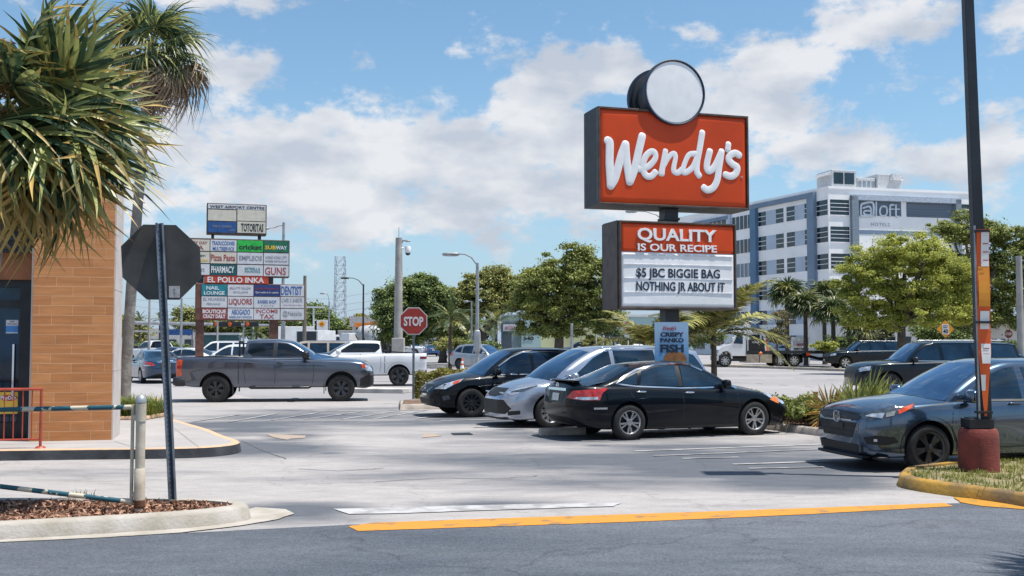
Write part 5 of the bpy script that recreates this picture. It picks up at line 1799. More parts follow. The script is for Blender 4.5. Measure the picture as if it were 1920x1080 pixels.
# pole
m = MB()
m.box((0, 0, 2.6), (.36, .36, 5.2))
m.box((0, 0, ps.at(1255, 402)[1]), (.34, .34, .9))
m.box((0, 0, ps.at(1255, 412)[1]), (.42, .42, .06))
m.box((0, 0, ps.at(1255, 391)[1]), (.42, .42, .06))
m.box((0, 0, .10), (.7, .7, .2))
m.build('pole', DARKM, root, bevel=.01)
# reader board
bx = ps.rect(1160, 417, 1379, 580, -T - .06)
X0, X1, Z0, Z1 = bx
T2 = .48
slab(root, 'reader_case', bx, -T2 + .05, T2 + .1, CASE)
fr = MB()
fw = .05
for r in ((X0, X1, Z1 - fw, Z1), (X0, X1, Z0, Z0 + fw), (X0, X0 + fw, Z0 + fw, Z1 - fw), (X1 - fw, X1, Z0 + fw, Z1 - fw)):
    fr.box(((r[0] + r[1]) / 2, -T2, (r[2] + r[3]) / 2), (r[1] - r[0], .12, r[3] - r[2]))
fr.box((X0 - .012, .0, (Z0 + Z1) / 2), (.03, .9, Z1 - Z0 + .02))
fr.build('reader_frame', FRAME, root, bevel=.01)
zr = ps.at(1270, 474, -T2)[1]
pan(root, 'header_face', (X0 + fw, X1 - fw, zr, Z1 - fw), -T2 - .005, SRED, .01, .04)
pan(root, 'reader_face', (X0 + fw, X1 - fw, Z0 + fw, zr - .004), -T2 - .005, SWHITE, .012, .03)
m = MB()
for yy in (479, 497, 523, 549):
    z = ps.at(1270, yy, -T2 - .05)[1]
    m.box(((X0 + X1) / 2, -T2 - .05, z), (X1 - X0 - .22, .014, .016))
m.build('letter_track', pm('track_pale', (.70, .71, .74), rough=.5), root)
def ptext(pl, txt, px0, px1, py0, py1, y, mat, root, name='lettering', **kw):
    a = pl.rect(px0, py0, px1, py1, y)
    return text(txt, ((a[0] + a[1]) / 2, y, a[2]), a[3] - a[2], mat, root, w=a[1] - a[0], name=name, **kw)
ptext(ps, 'QUALITY', 1195, 1343, 428, 452, -T2 - .065, SWHITE, root, bold=.022, depth=.03)
ptext(ps, 'IS OUR RECIPE', 1196, 1344, 457.5, 471.5, -T2 - .065, SWHITE, root, bold=.018, depth=.025)
ptext(ps, '$5 JBC BIGGIE BAG', 1193, 1350, 503, 521, -T2 - .0560, NAVY, root, bold=.024, depth=.004)
ptext(ps, 'NOTHING JR ABOUT IT', 1193, 1359, 528, 546, -T2 - .0560, NAVY, root, bold=.024, depth=.004)
# banner below, strapped to the pole
BNP = P(1259, 640, 23.0)
ban = thing('banner', 'pale blue food banner with dark blue lettering standing between the minivan and the black sedan', 'banner', (BNP.x, 23.0, .012), R(4))
bpl = Plane((BNP.x, 23.0, 0), R(4))
r = bpl.rect(1227.5, 604, 1291, 705, -.02)
def flat(root, pl_z, name, r, y, mat, t=.01):
    return MB().box(((r[0] + r[1]) / 2, y, (r[2] + r[3]) / 2 - pl_z), (r[1] - r[0], t, r[3] - r[2])).build(name, mat, root)
BANB = bpy.data.materials.new('banner_blue')
def ban_mat(m):
    m.use_nodes = True
    t = m.node_tree
    b = t.nodes['Principled BSDF']
    tc = N(t, 'ShaderNodeTexCoord')
    s = N(t, 'ShaderNodeSeparateXYZ')
    t.links.new(tc.outputs['Generated'], s.inputs[0])
    cr = N(t, 'ShaderNodeValToRGB')
    cr.color_ramp.elements[0].position, cr.color_ramp.elements[0].color = .1, (.035, .25, .52, 1)
    cr.color_ramp.elements[1].position, cr.color_ramp.elements[1].color = .9, (.36, .50, .66, 1)
    t.links.new(s.outputs[2], cr.inputs[0])
    t.links.new(cr.outputs[0], b.inputs['Base Color'])
    b.inputs['Roughness'].default_value = .5
ban_mat(BANB)                       # printed fade from pale blue to blue
flat(ban, .012, 'panel', r, -.02, BANB)
for s in (r[0] + .04, r[1] - .04):
    m = MB()
    m.tube([(s, .01, .0), (s, .01, r[3] - .012)], .02, 8)
    m.box((s, .0, .015), (.06, .6, .03))
    m.build('stake', DARKM, ban)
def bt(txt, a, b, c, d, mat, **kw):
    q = bpl.rect(a, c, b, d, -.03)
    text(txt, ((q[0] + q[1]) / 2, -.031, q[2] - .012), q[3] - q[2], mat, ban, w=q[1] - q[0], depth=.004, **kw)
bt("Wendy's", 1243, 1268, 611, 619, pm('ink_red', (.38, .03, .04), rough=.5), bold=.02, shear=.25)
bt('CRISPY', 1238, 1282, 622.5, 631.5, NAVY, bold=.05)
bt('PANKO', 1238, 1282, 633.5, 642, NAVY, bold=.05)
bt('FISH', 1238, 1282, 645, 661, NAVY, bold=.05)
q = bpl.rect(1244, 659, 1288, 684, -.03)
bcx, bw = (q[0] + q[1]) / 2, q[1] - q[0]
def bprint(name, pts, mat, y):
    m = MB()
    m.prism(ccw(pts), 0, .004, M=Matrix.Translation((0, y, -.012)) @ Matrix.Rotation(R(90), 4, 'X'))
    m.build(name, mat, ban)
zt_, zb2 = q[3], q[2]
dome = [(bcx + bw / 2 * math.cos(t), zb2 + .10 + (zt_ - zb2 - .10) * math.sin(t) ** .8) for t in np.linspace(0, math.pi, 18)]
bprint('printed_bun', dome, pm('bun_brown', (.42, .17, .05), rough=.5, scale=9, col2=(.25, .09, .03)), -.0275)
bprint('printed_filling', [(bcx - bw / 2, zb2 + .10), (bcx + bw / 2, zb2 + .10), (bcx + bw / 2, zb2 - .05), (bcx - bw / 2, zb2 - .05)], pm('filling_gold', (.40, .22, .06), rough=.6, scale=25, col2=(.12, .13, .03)), -.0272)

# ------------------------------------------------------------------ shopping-centre pylon
WB = V(((444 - 960) / 2000 * 60, 60, 0))
pw_ = Plane(WB, R(17))
BROWN = pm('pylon_brown', (.12, .050, .035), rough=.7, var=.2)
wr_ = thing('directory_sign', 'tall shopping-centre directory sign with many small tenant panels', 'sign', tuple(WB), R(17))
def inkm(n, c): return pm('ink_' + n, c, rough=.5, var=.05)
INK = {'red': inkm('brick', (.30, .035, .03)), 'blue': inkm('blue', (.03, .11, .32)), 'black': inkm('black', (.015, .015, .02)), 'white': inkm('white', (.68, .68, .70)), 'grey': inkm('slate', (.22, .22, .26)), 'teal': inkm('teal', (.01, .20, .22)), 'yellow': inkm('yellow', (.75, .50, .03))}
PAN = {'w': pm('panel_white', (.55, .56, .59), rough=.5, var=.05), 'c': pm('panel_cream', (.56, .53, .45), rough=.5, var=.05), 'g': pm('panel_green', (.02, .42, .06), rough=.45), 'dg': pm('panel_deep_green', (.008, .13, .07), rough=.45), 'b': pm('panel_blue', (.012, .075, .25), rough=.45), 'r': pm('panel_red', (.46, .05, .02), rough=.45), 't': pm('panel_teal', (.008, .19, .24), rough=.45), 'br': pm('panel_brick', (.26, .05, .04), rough=.5), 'nv': pm('panel_navy', (.02, .04, .16), rough=.45), 'dt': pm('panel_dark_teal', (.005, .08, .09), rough=.45)}
def wbox(x0, y0, x1, y1, mat=FRAME, yy=-.30, name='cabinet'):
    r = pw_.rect(x0, y0, x1, y1, yy)
    slab(wr_, name, r, yy, .45, mat, bevel=.04)
def cell(x0, y0, x1, y1, pk, lines=(), yy=-.30):
    r = pw_.rect(x0, y0, x1, y1, yy)
    o = MB().box(((r[0] + r[1]) / 2, yy - .012, (r[2] + r[3]) / 2), (r[1] - r[0], .03, r[3] - r[2])).build('tenant_panel', PAN[pk], wr_)
    for txt, a, b, c, d, ink, bold in lines:
        q = pw_.rect(a, c, b, d, yy - .04)
        t = text(txt, ((q[0] + q[1]) / 2, yy - .032, q[2]), q[3] - q[2], INK[ink], wr_, w=q[1] - q[0], bold=bold * .55, depth=.006)
        t.parent = o
wbox(387.5, 382, 500, 440)
cell(390, 384, 498, 392.5, 'w', [('WEST AIRPORT CENTRE', 394, 496, 386, 391, 'black', .03)])
cell(390, 393.5, 443, 414, 'c')
cell(445, 394, 498, 414.5, 'c')
cell(390, 416, 443, 436, 'b', [('CHECK CASHING', 398, 435, 422, 426.5, 'grey', .02), ('STORE', 429, 440, 430, 433, 'grey', .02)])
cell(445, 416, 498, 437, 'c', [('TOTORITAS', 452, 494, 418.5, 434.5, 'black', .05)])
wbox(346, 448, 543, 519)
rows = [(450, 471), (473, 494), (496, 516)]
xs_ = [(347, 393), (394.5, 443.5), (445, 493), (494.5, 541)]
def C4(i, j, pk, lines=()):
    a, b = xs_[j]
    cell(a, rows[i][0] + j * 1.0 - 1, b, rows[i][1] + j * 1.0 - 1, pk, lines)
C4(0, 0, 'c', [('EVERY DAY', 350, 389, 452, 457.5, 'red', .02), ('SPA', 358, 382, 460, 468, 'red', .02)])
C4(0, 1, 'w', [('TRADUCCIONES', 397.5, 440, 452, 459.5, 'blue', .03), ('MULTISERVICE', 399, 439, 462.5, 470, 'blue', .03)])
C4(0, 2, 'g', [('cricket', 448, 491, 458, 468, 'black', .05)])
C4(0, 3, 'dg', [('SUB', 497, 517, 460, 467.5, 'yellow', .04), ('WAY', 517, 538, 460.5, 468, 'white', .04)])
C4(1, 0, 'c', [('Chicken', 352, 385, 475, 481, 'black', .0), ('EXPRESS', 366, 390, 486, 490, 'yellow', .02)])
C4(1, 1, 'c', [('Pizza Pasta', 395.5, 441, 476.5, 489, 'red', .035)])
C4(1, 2, 'w', [('EMPLEOS', 448.5, 491, 479, 488.5, 'grey', .03)])
C4(1, 3, 'w', [('HONG KONG CITY', 498, 538, 480, 485.5, 'grey', .0), ('CHINESE RESTAURANT', 497, 539, 488, 491.5, 'grey', .0)])
C4(2, 0, 'w', [('Outlet', 353, 384, 499, 509, 'grey', .0)])
C4(2, 1, 'dt', [('PHARMACY', 396, 439, 498.5, 511.5, 'white', .04)])
C4(2, 2, 'w', [('ESTRELLA', 459, 488, 501.5, 506.5, 'teal', .04), ('INSURANCE', 459, 488, 507.5, 511, 'teal', .03)])
C4(2, 3, 'w', [('GUNS', 497, 536, 500.5, 515.5, 'red', .02)])
wbox(383, 516, 504, 532, CASE, -.28)
cell(383.5, 517, 503.5, 531.5, 'r', [('EL POLLO INKA', 389, 495, 519, 530, 'white', .04)], -.28)
wbox(366, 532, 571.5, 601, BROWN)
rows2 = [(533.5, 554.5), (556, 576.5), (578, 598.5)]
xs2 = [(378, 425.5), (427, 475), (476, 524.5), (526, 570)]
def C5(i, j, pk, lines=()):
    a, b = xs2[j]
    cell(a, rows2[i][0] + j * .4, b, rows2[i][1] + j * .4, pk, lines)
C5(0, 0, 't', [('NAIL', 387, 411, 536, 543, 'white', .04), ('LOUNGE', 382.5, 421, 545.5, 552.5, 'white', .04)])
C5(0, 1, 'w', [('BEAUTY SALON', 431, 470, 538, 542.5, 'grey', .0), ('EXCLUSIVE', 438, 465, 546, 549.5, 'grey', .0)])
C5(0, 2, 'nv', [('SERVICIOS PARA TI', 478, 522, 540, 543, 'red', .02), ('Que nadie te lo cuente', 479, 522, 546, 550, 'white', .0)])
C5(0, 3, 'w', [('DENTIST', 527, 566, 536, 553.5, 'blue', .045)])
C5(1, 0, 'w', [('EL HUARIKE', 381, 422, 557.5, 563.5, 'grey', .0), ('PERUANO', 388, 413, 568, 571.5, 'grey', .0)])
C5(1, 1, 'w', [('LIQUORS', 429, 472.5, 559.5, 571, 'red', .04)])
C5(1, 2, 'w', [('BARBER SHOP', 483.5, 518, 562.5, 569, 'blue', .02), ('/ / / / /', 490, 513, 572, 574.5, 'black', .03)])
C5(1, 3, 'w', [('CAFE Y SABOR', 528, 567, 559, 566.5, 'grey', .0), ('~~~~', 531, 566, 570, 573, 'red', .0)])
C5(2, 0, 'br', [('BOUTIQUE', 380, 423.5, 580, 587.5, 'white', .05), ('CRAZY DAILY', 381, 422.5, 589, 596.5, 'white', .05)])
C5(2, 1, 'w', [('ABOGADO', 434, 469, 579.5, 590, 'blue', .03), ('INMIGRACION Y DIVORCIOS', 430, 472, 592.5, 596.5, 'blue', .0)])
C5(2, 2, 'w', [('INCOME', 480, 521, 579.5, 587, 'red', .02), ('TAX', 487, 514, 589, 597.5, 'red', .03)])
C5(2, 3, 'w', [('@Natalia', 530, 566, 583, 592, 'grey', .0)])
for a, b, y0, y1 in ((366, 382, 596, 700), (505, 521, 596, 700)):
    r = pw_.rect(a, y0, b, 690, 0)
    MB().box(((r[0] + r[1]) / 2, 0.05, r[3] / 2), (r[1] - r[0], .5, r[3])).build('post', BROWN, wr_)
for a, b in ((396, 401.5), (483.5, 489.5)):
    r = pw_.rect(a, 436, b, 452, 0)
    MB().box(((r[0] + r[1]) / 2, 0.05, (r[2] + r[3]) / 2), (r[1] - r[0], .2, r[3] - r[2])).build('post', CASE, wr_)
for a, b in ((370, 382), (504, 512)):
    r = pw_.rect(a, 512, b, 536, 0)
    MB().box(((r[0] + r[1]) / 2, 0.05, (r[2] + r[3]) / 2), (r[1] - r[0], .5, r[3] - r[2])).build('post', CASE, wr_)

# ------------------------------------------------------------------ stop sign in the hedge
def street_sign(name, label, px, py_c, wpx, Y, face, writing=None, ink=None, rz=0, post=STEEL, base_z=.1, shape='oct', cat='stop sign', border=None, hfac=.30, bold=.03, wfac=.78, post_r=.035):
    c = P(px, py_c, Y)
    w = wpx / (F / Y)
    t = thing(name, label, cat, (c.x, c.y, base_z), rz)
    zc_ = c.z - base_z
    m = MB()
    m.tube([(0, .06, 0), (0, .06, zc_ + w * .45)], post_r, 6)
    m.build('post', post, t)
    if shape == 'oct':
        f = lambda s: [(w / 2 * s / math.cos(R(22.5)) * math.cos(R(22.5 + 45 * i)), w / 2 * s / math.cos(R(22.5)) * math.sin(R(22.5 + 45 * i))) for i in range(8)]
    elif shape == 'dia':
        f = lambda s: [(w / 2 * s, 0), (0, w / 2 * s), (-w / 2 * s, 0), (0, -w / 2 * s)]
    else:
        hh = shape
        f = lambda s: [(w / 2 * s, -hh / 2 * s), (w / 2 * s, hh / 2 * s), (-w / 2 * s, hh / 2 * s), (-w / 2 * s, -hh / 2 * s)]
    RX = Matrix.Translation((0, 0, zc_)) @ Matrix.Rotation(R(90), 4, 'X')
    MB().prism(f(1), .0, .008, M=RX).build('sign_plate', border or INK['white'], t)
    MB().prism(f(.94), .0085, .011, M=RX).build('sign_face', face, t)
    if writing:
        for k, (tx, dz, hh, ww) in enumerate(writing):
            text(tx, (0, -.0135, zc_ + dz * w - hh * w / 2), hh * w, ink or INK['white'], t, w=ww * w, bold=bold, depth=.003)
    return t
SRED2 = pm('stop_sign_red', (.34, .030, .018), rough=.4, var=.08)
street_sign('stop_sign', 'red stop sign with white border standing in the hedge', 775.5, 602, 51, 31.5, SRED2, [('STOP', 0, .36, .72)], rz=R(3), bold=.035)
street_sign('stop_sign', 'small dark red stop sign by the white building at the right edge', 1891, 626, 16, 80, pm('stop_sign_dark', (.20, .012, .018), rough=.4), [('STOP', 0, .34, .74)], rz=R(5))
street_sign('stop_sign', 'faded pale red stop sign behind the fronds left of the banner', 1178.5, 613, 24, 60, pm('stop_faded', (.42, .16, .12), rough=.5, scale=6, col2=(.22, .05, .04)), [('STOP', 0, .36, .74)], rz=R(20), post=INK['white'])
t = street_sign('speed_sign', 'orange diamond warning sign carrying a white speed limit 40 plate', 1772.5, 617, 36, 50, pm('sign_orange', (.72, .32, .01), rough=.45), None, shape='dia', cat='road sign', border=INK['black'])
w = 36 / (F / 50)
zc_ = P(1772.5, 617, 50).z - .1
MB().box((0, -.02, zc_ - .01), (.30, .012, .47)).build('speed_plate', INK['white'], t)
text('40', (0, -.03, zc_ - .20), .20, INK['black'], t, w=.25, bold=.03)
text('SPEED', (0, -.03, zc_ + .125), .055, INK['black'], t, w=.22, bold=.01)
text('LIMIT', (0, -.03, zc_ + .05), .05, INK['black'], t, w=.20, bold=.01)

# ------------------------------------------------------------------ right light pole
lp = G(1848, 885, .12)
pole = thing('light_pole', 'dark parking-lot light pole on a round red concrete base', 'light pole', (lp.x, lp.y + .2, .10))
LY = lp.y + .2
kp = F / LY
m = MB()
rb = 35.5 / kp
m.lathe([(rb * 1.02, -.05), (rb * 1.01, .45), (rb * .98, .53), (rb * .9, .575), (.001, .58)], 28)
m.build('concrete_base', pm('base_red_paint', (.23, .045, .035), rough=.85, scale=4, col2=(.12, .03, .025), bump=.4, bscale=40), pole, smooth=40)
m = MB()
m.box((-.01, 0, .585 + .065), (.33, .30, .13))
m.box((-.01, 0, .585 + .135), (.26, .22, .02))
m.build('base_plate', BLACK, pole, bevel=.008)
a = P(1846, 790, LY) - V((lp.x, LY, .10))
b = P(1813, -30, LY) - V((lp.x, LY, .10))
m = MB()
d = (b - a)
def ring4(c, r): return [c + V((-r, -r, 0)), c + V((r, -r, 0)), c + V((r, r, 0)), c + V((-r, r, 0))]
vs = ring4(V((a.x, 0, .70)), .075) + ring4(b, .062)
m.add(vs, [(0, 1, 5, 4), (1, 2, 6, 5), (2, 3, 7, 6), (3, 0, 4, 7), (4, 5, 6, 7)])
m.build('pole', pm('pole_dark', (.016, .022, .032), rough=.45, var=.25, scale=2), pole, bevel=.008)
_pbase, _ptop = a.copy(), b.copy()
# banner strapped along the pole
RB_ = pm('banner_orange', (.72, .085, .012), rough=.5, scale=1.4, col2=(.72, .13, .012))
b0 = P(1845, 780, LY - .11) - V((lp.x, LY - .11, .10))
b1 = P(1839, 430, LY - .11) - V((lp.x, LY - .11, .10))
pb = thing('pole_banner', 'narrow orange and white feather banner tied up the light pole', 'banner', (lp.x, LY - .13, .10))
def bq(v0, v1, u0, u1, y, mat, name, bend=0):
    'patch in banner space: v along the pole, u across'
    m = MB()
    ns_ = 6
    vs = []
    W_ = .175
    for i in range(ns_ + 1):
        v = v0 + (v1 - v0) * i / ns_
        c = b0.lerp(b1, v)
        ww = W_ * min(1, .18 + v * 2.4 if v < .34 else 1)
        for u in (u0, u1):
            vs.append((c.x + .015 + (u - .5) * ww + (0 if v > .3 else (.0)), y + .012 * math.sin(v * 17), c.z))
    m.add(vs, [(2 * i, 2 * i + 1, 2 * i + 3, 2 * i + 2) for i in range(ns_)])
    return m.build(name, mat, pb)
bq(.0, 1.0, 0, 1, 0, RB_, 'cloth')
bq(.585, .80, .1, .95, -.004, pm('banner_amber', (.80, .36, .03), rough=.5, scale=2, col2=(.75, .20, .02)), 'printed_patch')
bq(.80, .985, .35, .95, -.006, SWHITE, 'printed_patch')
bq(.445, .56, .2, .9, -.006, SWHITE, 'printed_patch')
bq(.28, .385, .22, .95, -.006, SWHITE, 'printed_patch')
bq(.05, .22, .0, .55, -.006, SWHITE, 'printed_patch')
m = MB()
for i in range(4):
    c = b0.lerp(b1, .80 + .045 * i)
    m.box((c.x + .045, -.012, c.z + .08), (.07, .003, .012))
for i in range(3):
    c = b0.lerp(b1, .30 + .03 * i)
    m.box((c.x + .03, -.012, c.z), (.08, .003, .012))
m.build('printed_lines', INK['red'], pb)
m = MB()
c = b0.lerp(b1, -.02)
m.tube([(c.x - .06, .02, c.z - .02), (b1.x - .085, .02, b1.z + .05)], .014, 8)
m.build('banner_stake', GALV, pb)
m = MB()
for v in (.02, .5, .99):
    c = b0.lerp(b1, v)
    m.box((c.x, .03, c.z), (.2, .12, .03))
m.build('strap', BLACK, pb)

# ------------------------------------------------------------------ hotel
BW = pm('hotel_white', (.88, .87, .87), rough=.8, var=.04, scale=.4)
BB = pm('hotel_bluegrey', (.17, .24, .33), rough=.7, var=.08, scale=.4)
BBD = pm('hotel_blue', (.10, .20, .32), rough=.7, var=.08, scale=.4)
BPAN = pm('hotel_panel', (.44, .52, .62), rough=.7, var=.06, scale=.5)
HGL = pm('hotel_glass', (.008, .020, .032), rough=.06, var=.4, scale=.6, spec=.8)
HGR = pm('hotel_louvre', (.20, .25, .30), rough=.6, var=.1)
HY = 129
hc = P(1555, 500, HY)
hc.z = 0
hotel = thing('hotel', 'white five-storey hotel block with blue-grey framed window bands', 'building', tuple(hc))
LD, RDv = V((.366, -.93, 0)).normalized(), V((.969, .248, 0)).normalized()
pl_ = Plane(hc, math.atan2(LD.y, LD.x))
pr_ = Plane(hc, math.atan2(RDv.y, RDv.x))
HT = pl_.at(1554, 350)[1]
def hchild(name, mb, pl, mat):
    o = mb.build(name, mat, hotel)
    o.rotation_euler = (0, 0, pl.rz)
    return o
xl0 = pl_.at(1272, 420)[0]
xr1 = pr_.at(1835, 420)[0]
A0 = LD * xl0
A1 = RDv * xr1
back = V((0, 0, 0)) + A0 + A1
m = MB()
m.prism(ccw([(0, 0), (A1.x, A1.y), (back.x, back.y), (A0.x, A0.y)]), -.2, HT)
m.build('wall', BW, hotel)
m = MB()
for pl, xa, xb in ((pl_, xl0, 0), (pr_, 0, xr1)):
    mm = MB()
    mm.box(((xa + xb) / 2, -.03, HT - .06), (abs(xb - xa) + .1, .14, .3))
    hchild('parapet', mm, pl, BW)
def hwin(pl, px0, px1, z0, z1, nb=2, vert=0, glass=HGL):
    x0, x1 = pl.at(px0, 480)[0], pl.at(px1, 480)[0]
    m = MB()
    for i in range(1, nb + 1):
        z = z0 + (z1 - z0) * i / (nb + 1)
        m.box(((x0 + x1) / 2, -.035, z), (x1 - x0, .06, .065))
    for i in range(1, vert + 1):
        x = x0 + (x1 - x0) * i / (vert + 1)
        m.box((x, -.045, (z0 + z1) / 2), (.08, .09, z1 - z0))
    m.box(((x0 + x1) / 2, -.05, z0 - .05), (x1 - x0 + .1, .12, .1))
    w = hchild('window', m, pl, BW)
    MB().box(((x0 + x1) / 2, -.012, (z0 + z1) / 2), (x1 - x0, .03, z1 - z0)).build('pane', glass, w)
tops = [19.1 - 3.3 * i for i in range(6)]
RH = 1.87
def hbox(pl, px0, px1, z0, z1, y0, y1, mat, name):
    x0, x1 = pl.at(px0, 480)[0], pl.at(px1, 480)[0]
    m = MB()
    m.box(((x0 + x1) / 2, (y0 + y1) / 2, (z0 + z1) / 2), (x1 - x0, abs(y1 - y0), z1 - z0))
    return hchild(name, m, pl, mat)
for i, zt in enumerate(tops):
    zb_ = zt - RH
    if zb_ < 0: zb_ = .3
    hwin(pl_, 1374, 1411, zb_, zt, 0, 4, HGL if i in (0, 1, 4) else HGR if i == 2 else HGL)
    hwin(pl_, 1290, 1320, zb_, zt, 0, 3)
    hwin(pl_, 1330, 1362, zb_, zt, 0, 3)
    for a, b in ((1423, 1437), (1456, 1470), (1476, 1491), (1510, 1519)):
        hwin(pl_, a, b, zb_, zt, 2)
    hbox(pl_, 1437.5, 1455.5, zb_, zt, -.02, .1, BPAN, 'wall_panel')
    hbox(pl_, 1491.5, 1509.5, zb_, zt, -.02, .1, BPAN, 'wall_panel')
    hwin(pl_, 1533, 1553, zb_, zt, 2)
    if i < 5:
        hwin(pr_, 1558, 1593, zb_, zt, 3)
hbox(pl_, 1412, 1422.5, 0, 19.7, -.5, .1, BBD, 'column')
hbox(pl_, 1519.5, 1532.5, 0, 19.7, -.5, .1, BB, 'column')
hbox(pl_, 1412, 1532.5, 19.7, 20.25, -.5, .1, BB, 'column_head')
hbox(pl_, 1300, 1369, 19.0, 19.5, -.3, .1, BB, 'column_head')
hbox(pl_, 1366, 1373, 0, 20.2, -.3, .1, BPAN, 'column')
hbox(pr_, 1595, 1607.5, 0, 19.6, -.5, .1, HGR, 'column')
hbox(pr_, 1790, 1800, 0, 19.6, -.5, .1, HGR, 'column')
hbox(pr_, 1595, 1800, 19.1, 19.75, -.5, .1, pm('hotel_pale_frame', (.42, .48, .56), rough=.7), 'column_head')
z_of = lambda px, py: pr_.at(px, py)[1]
for a, b in ((1608.5, 1691), (1701, 1791)):
    z0, z1 = z_of(1650, 405), z_of(1650, 373)
    hbox(pr_, a, b, z0, z1, -.03, .1, pm('louvre_slate', (.115, .15, .195), rough=.6, var=.12, scale=6, stretch=(.01, .01, 1), bump=.5, bscale=30), 'louvre_panel')
hbox(pr_, 1608.5, 1790, z_of(1650, 440), z_of(1650, 432), -.03, .1, BB, 'wall_band')
hwin(pr_, 1802, 1832, tops[0] - RH, tops[0], 2)
# hotel lettering: rounded outline letters
m = MB()
def hz(px, py): return pr_.at(px, py, -.14)
def hs(pts, w=.24): mstroke(m, pts, w, hz, .1, -.08, n=6, dens=6)
hs([(1614.5, 405), (1614.5, 386), (1619, 381.5), (1637, 380.5), (1637.5, 405)], .3)
hs([(1637, 405), (1614.5, 405)], .3)
hs([(1619, 390), (1628, 387), (1632.5, 390), (1632.5, 402), (1622, 402), (1619.5, 399), (1622, 395.5), (1632, 395)])
hs([(1643, 379), (1643, 405)])
hs([(1650, 393), (1653, 387.5), (1661, 387.5), (1663, 393), (1663, 399), (1660, 404), (1653, 404), (1650, 399), (1650, 393)])
hs([(1669, 405.5), (1669, 389), (1671, 384), (1676, 384)])
hs([(1667, 392), (1675, 392)], .16)
hs([(1680, 384), (1680, 401), (1682, 406), (1687, 406)])
hs([(1677, 392), (1687, 392)], .16)
hchild('lettering', m, pr_, pm('letter_pale', (.62, .68, .74), rough=.4))
x0, z0 = pr_.at(1651, 424, -.1)
o = text('HOTELS', (0, 0, 0), .42, HGR, hotel, w=2.6, bold=0, space=1.2)
q3 = pr_.M.to_3x3() @ V((x0, -.1, z0))
o.location = q3
o.rotation_euler = (0, 0, pr_.rz)
# plant on the roof
ACM = pm('roof_unit_grey', (.50, .52, .54), rough=.6, var=.1)
def roof_unit(px0, px1, py0, label, dpt=3.0, yy=1.2, hood=None):
    x0, z1 = pr_.at(px0, py0, yy)
    x1, _ = pr_.at(px1, py0, yy)
    base = hc + pr_.M.to_3x3() @ V(((x0 + x1) / 2, yy + dpt / 2, HT))
    t = thing('roof_unit', label, 'air conditioner', tuple(base), pr_.rz, 'air conditioning units on the hotel roof')
    w, h = x1 - x0, z1 - HT
    MB().box((0, 0, h / 2 + .1), (w, dpt, h - .2)).build('housing', ACM, t, bevel=.06)
    m = MB()
    for sx in (-1, 1):
        for sy in (-1, 1): m.box((sx * (w / 2 - .15), sy * (dpt / 2 - .2), .1), (.15, .15, .21))
    m.build('feet', GALV, t)
    m = MB()
    if hood == 'fan':
        for sx in (-.22, .22):
            m.box((sx * w, -dpt / 2 - .02, h * .55), (w * .38, .06, h * .62))
        m.build('intake', HGL, t)
        m = MB()
        m.prism([(-w * .62, h * .72), (-w * .5, h * .95), (-w * .5, h * .7)], -dpt / 2, dpt / 2, M=Matrix.Rotation(R(90), 4, 'X'))
        m.build('hood', ACM, t)
    elif hood == 'cowl':
        m.prism([(.1, h), (w * .42, h), (w * .5, h * .66), (.1, h * .66)], dpt / 2, dpt / 2 + .7, M=Matrix.Rotation(R(90), 4, 'X'))
        m.build('hood', pm('hood_white', (.7, .7, .72), rough=.5), t)
    else:
        for k in range(4):
            m.box((-w / 2 + w * (k + .5) / 4, -dpt / 2 - .02, h * .45), (w * .16, .05, h * .6))
        m.build('intake', HGR, t)
roof_unit(1559, 1605, 318, 'large roof air unit with twin dark intakes and a side hood', 3.5, .8, 'fan')
roof_unit(1608, 1641, 333, 'low slatted roof air unit between two taller units', 2.5, 1.5)
roof_unit(1645, 1690, 326, 'pale boxy roof air unit with a white cowl', 3, 1.2, 'cowl')
tag_ = None
# ------------------------------------------------------------------ poles, lights, wires
CONCP2 = pm('pole_concrete', (.40, .38, .36), rough=.9, scale=2, col2=(.25, .24, .23), bump=.2)
WOOD = pm('pole_wood', (.22, .19, .16), rough=.9, scale=3, col2=(.11, .10, .09), stretch=(4, 4, .3))
def pole_thing(name, label, cat, px, py_top, Y, r0, r1, mat, group=None):
    b = P(px, 600, Y)
    t = thing(name, label, cat, (b.x, Y, 0), 0, group)
    h = P(px, py_top, Y).z
    MB().tube([(0, 0, 0), (0, 0, h)], [r0, r1], 12).build('pole', mat, t, smooth=50)
    return t, h
t, h = pole_thing('camera_pole', 'thick concrete pole with a white dome camera near its top', 'pole', 747, 446, 49, .23, .15, CONCP2)
k = 49 / 2000
MB().tube([(0, 0, h), (0, 0, h + .5)], .015, 5).build('antenna', GALV, t)
m = MB()
m.tube([(.1, 0, h - .48), (.35, 0, h - .47)], .05, 6)
m.lathe([(.001, .18), (.12, .16), (.14, .05), (.14, -.06), (.12, -.16), (.05, -.24), (.001, -.26)], 14, M=Matrix.Translation((.42, 0, h - .55)))
m.build('dome_camera', WHITE, t, smooth=50)
m = MB()
m.lathe([(.001, -.27), (.09, -.235), (.125, -.15), (.12, -.14)], 12, M=Matrix.Translation((.42, 0, h - .55)))
m.build('camera_lens', BLACK, t, smooth=50)
m = MB()
m.tube([(.08, 0, h - .30), (.2, 0, h - .12), (.38, 0, h - .14)], .045, 6)
m.blob((.42, 0, h - .15), (.25, .14, .10))
m.build('flood_light', GALV, t)
MB().box((0, 0, 1.0), (.56, .5, 2.0)).build('utility_box', pm('pole_cabinet', (.42, .39, .36), rough=.8, var=.1), t, bevel=.02)

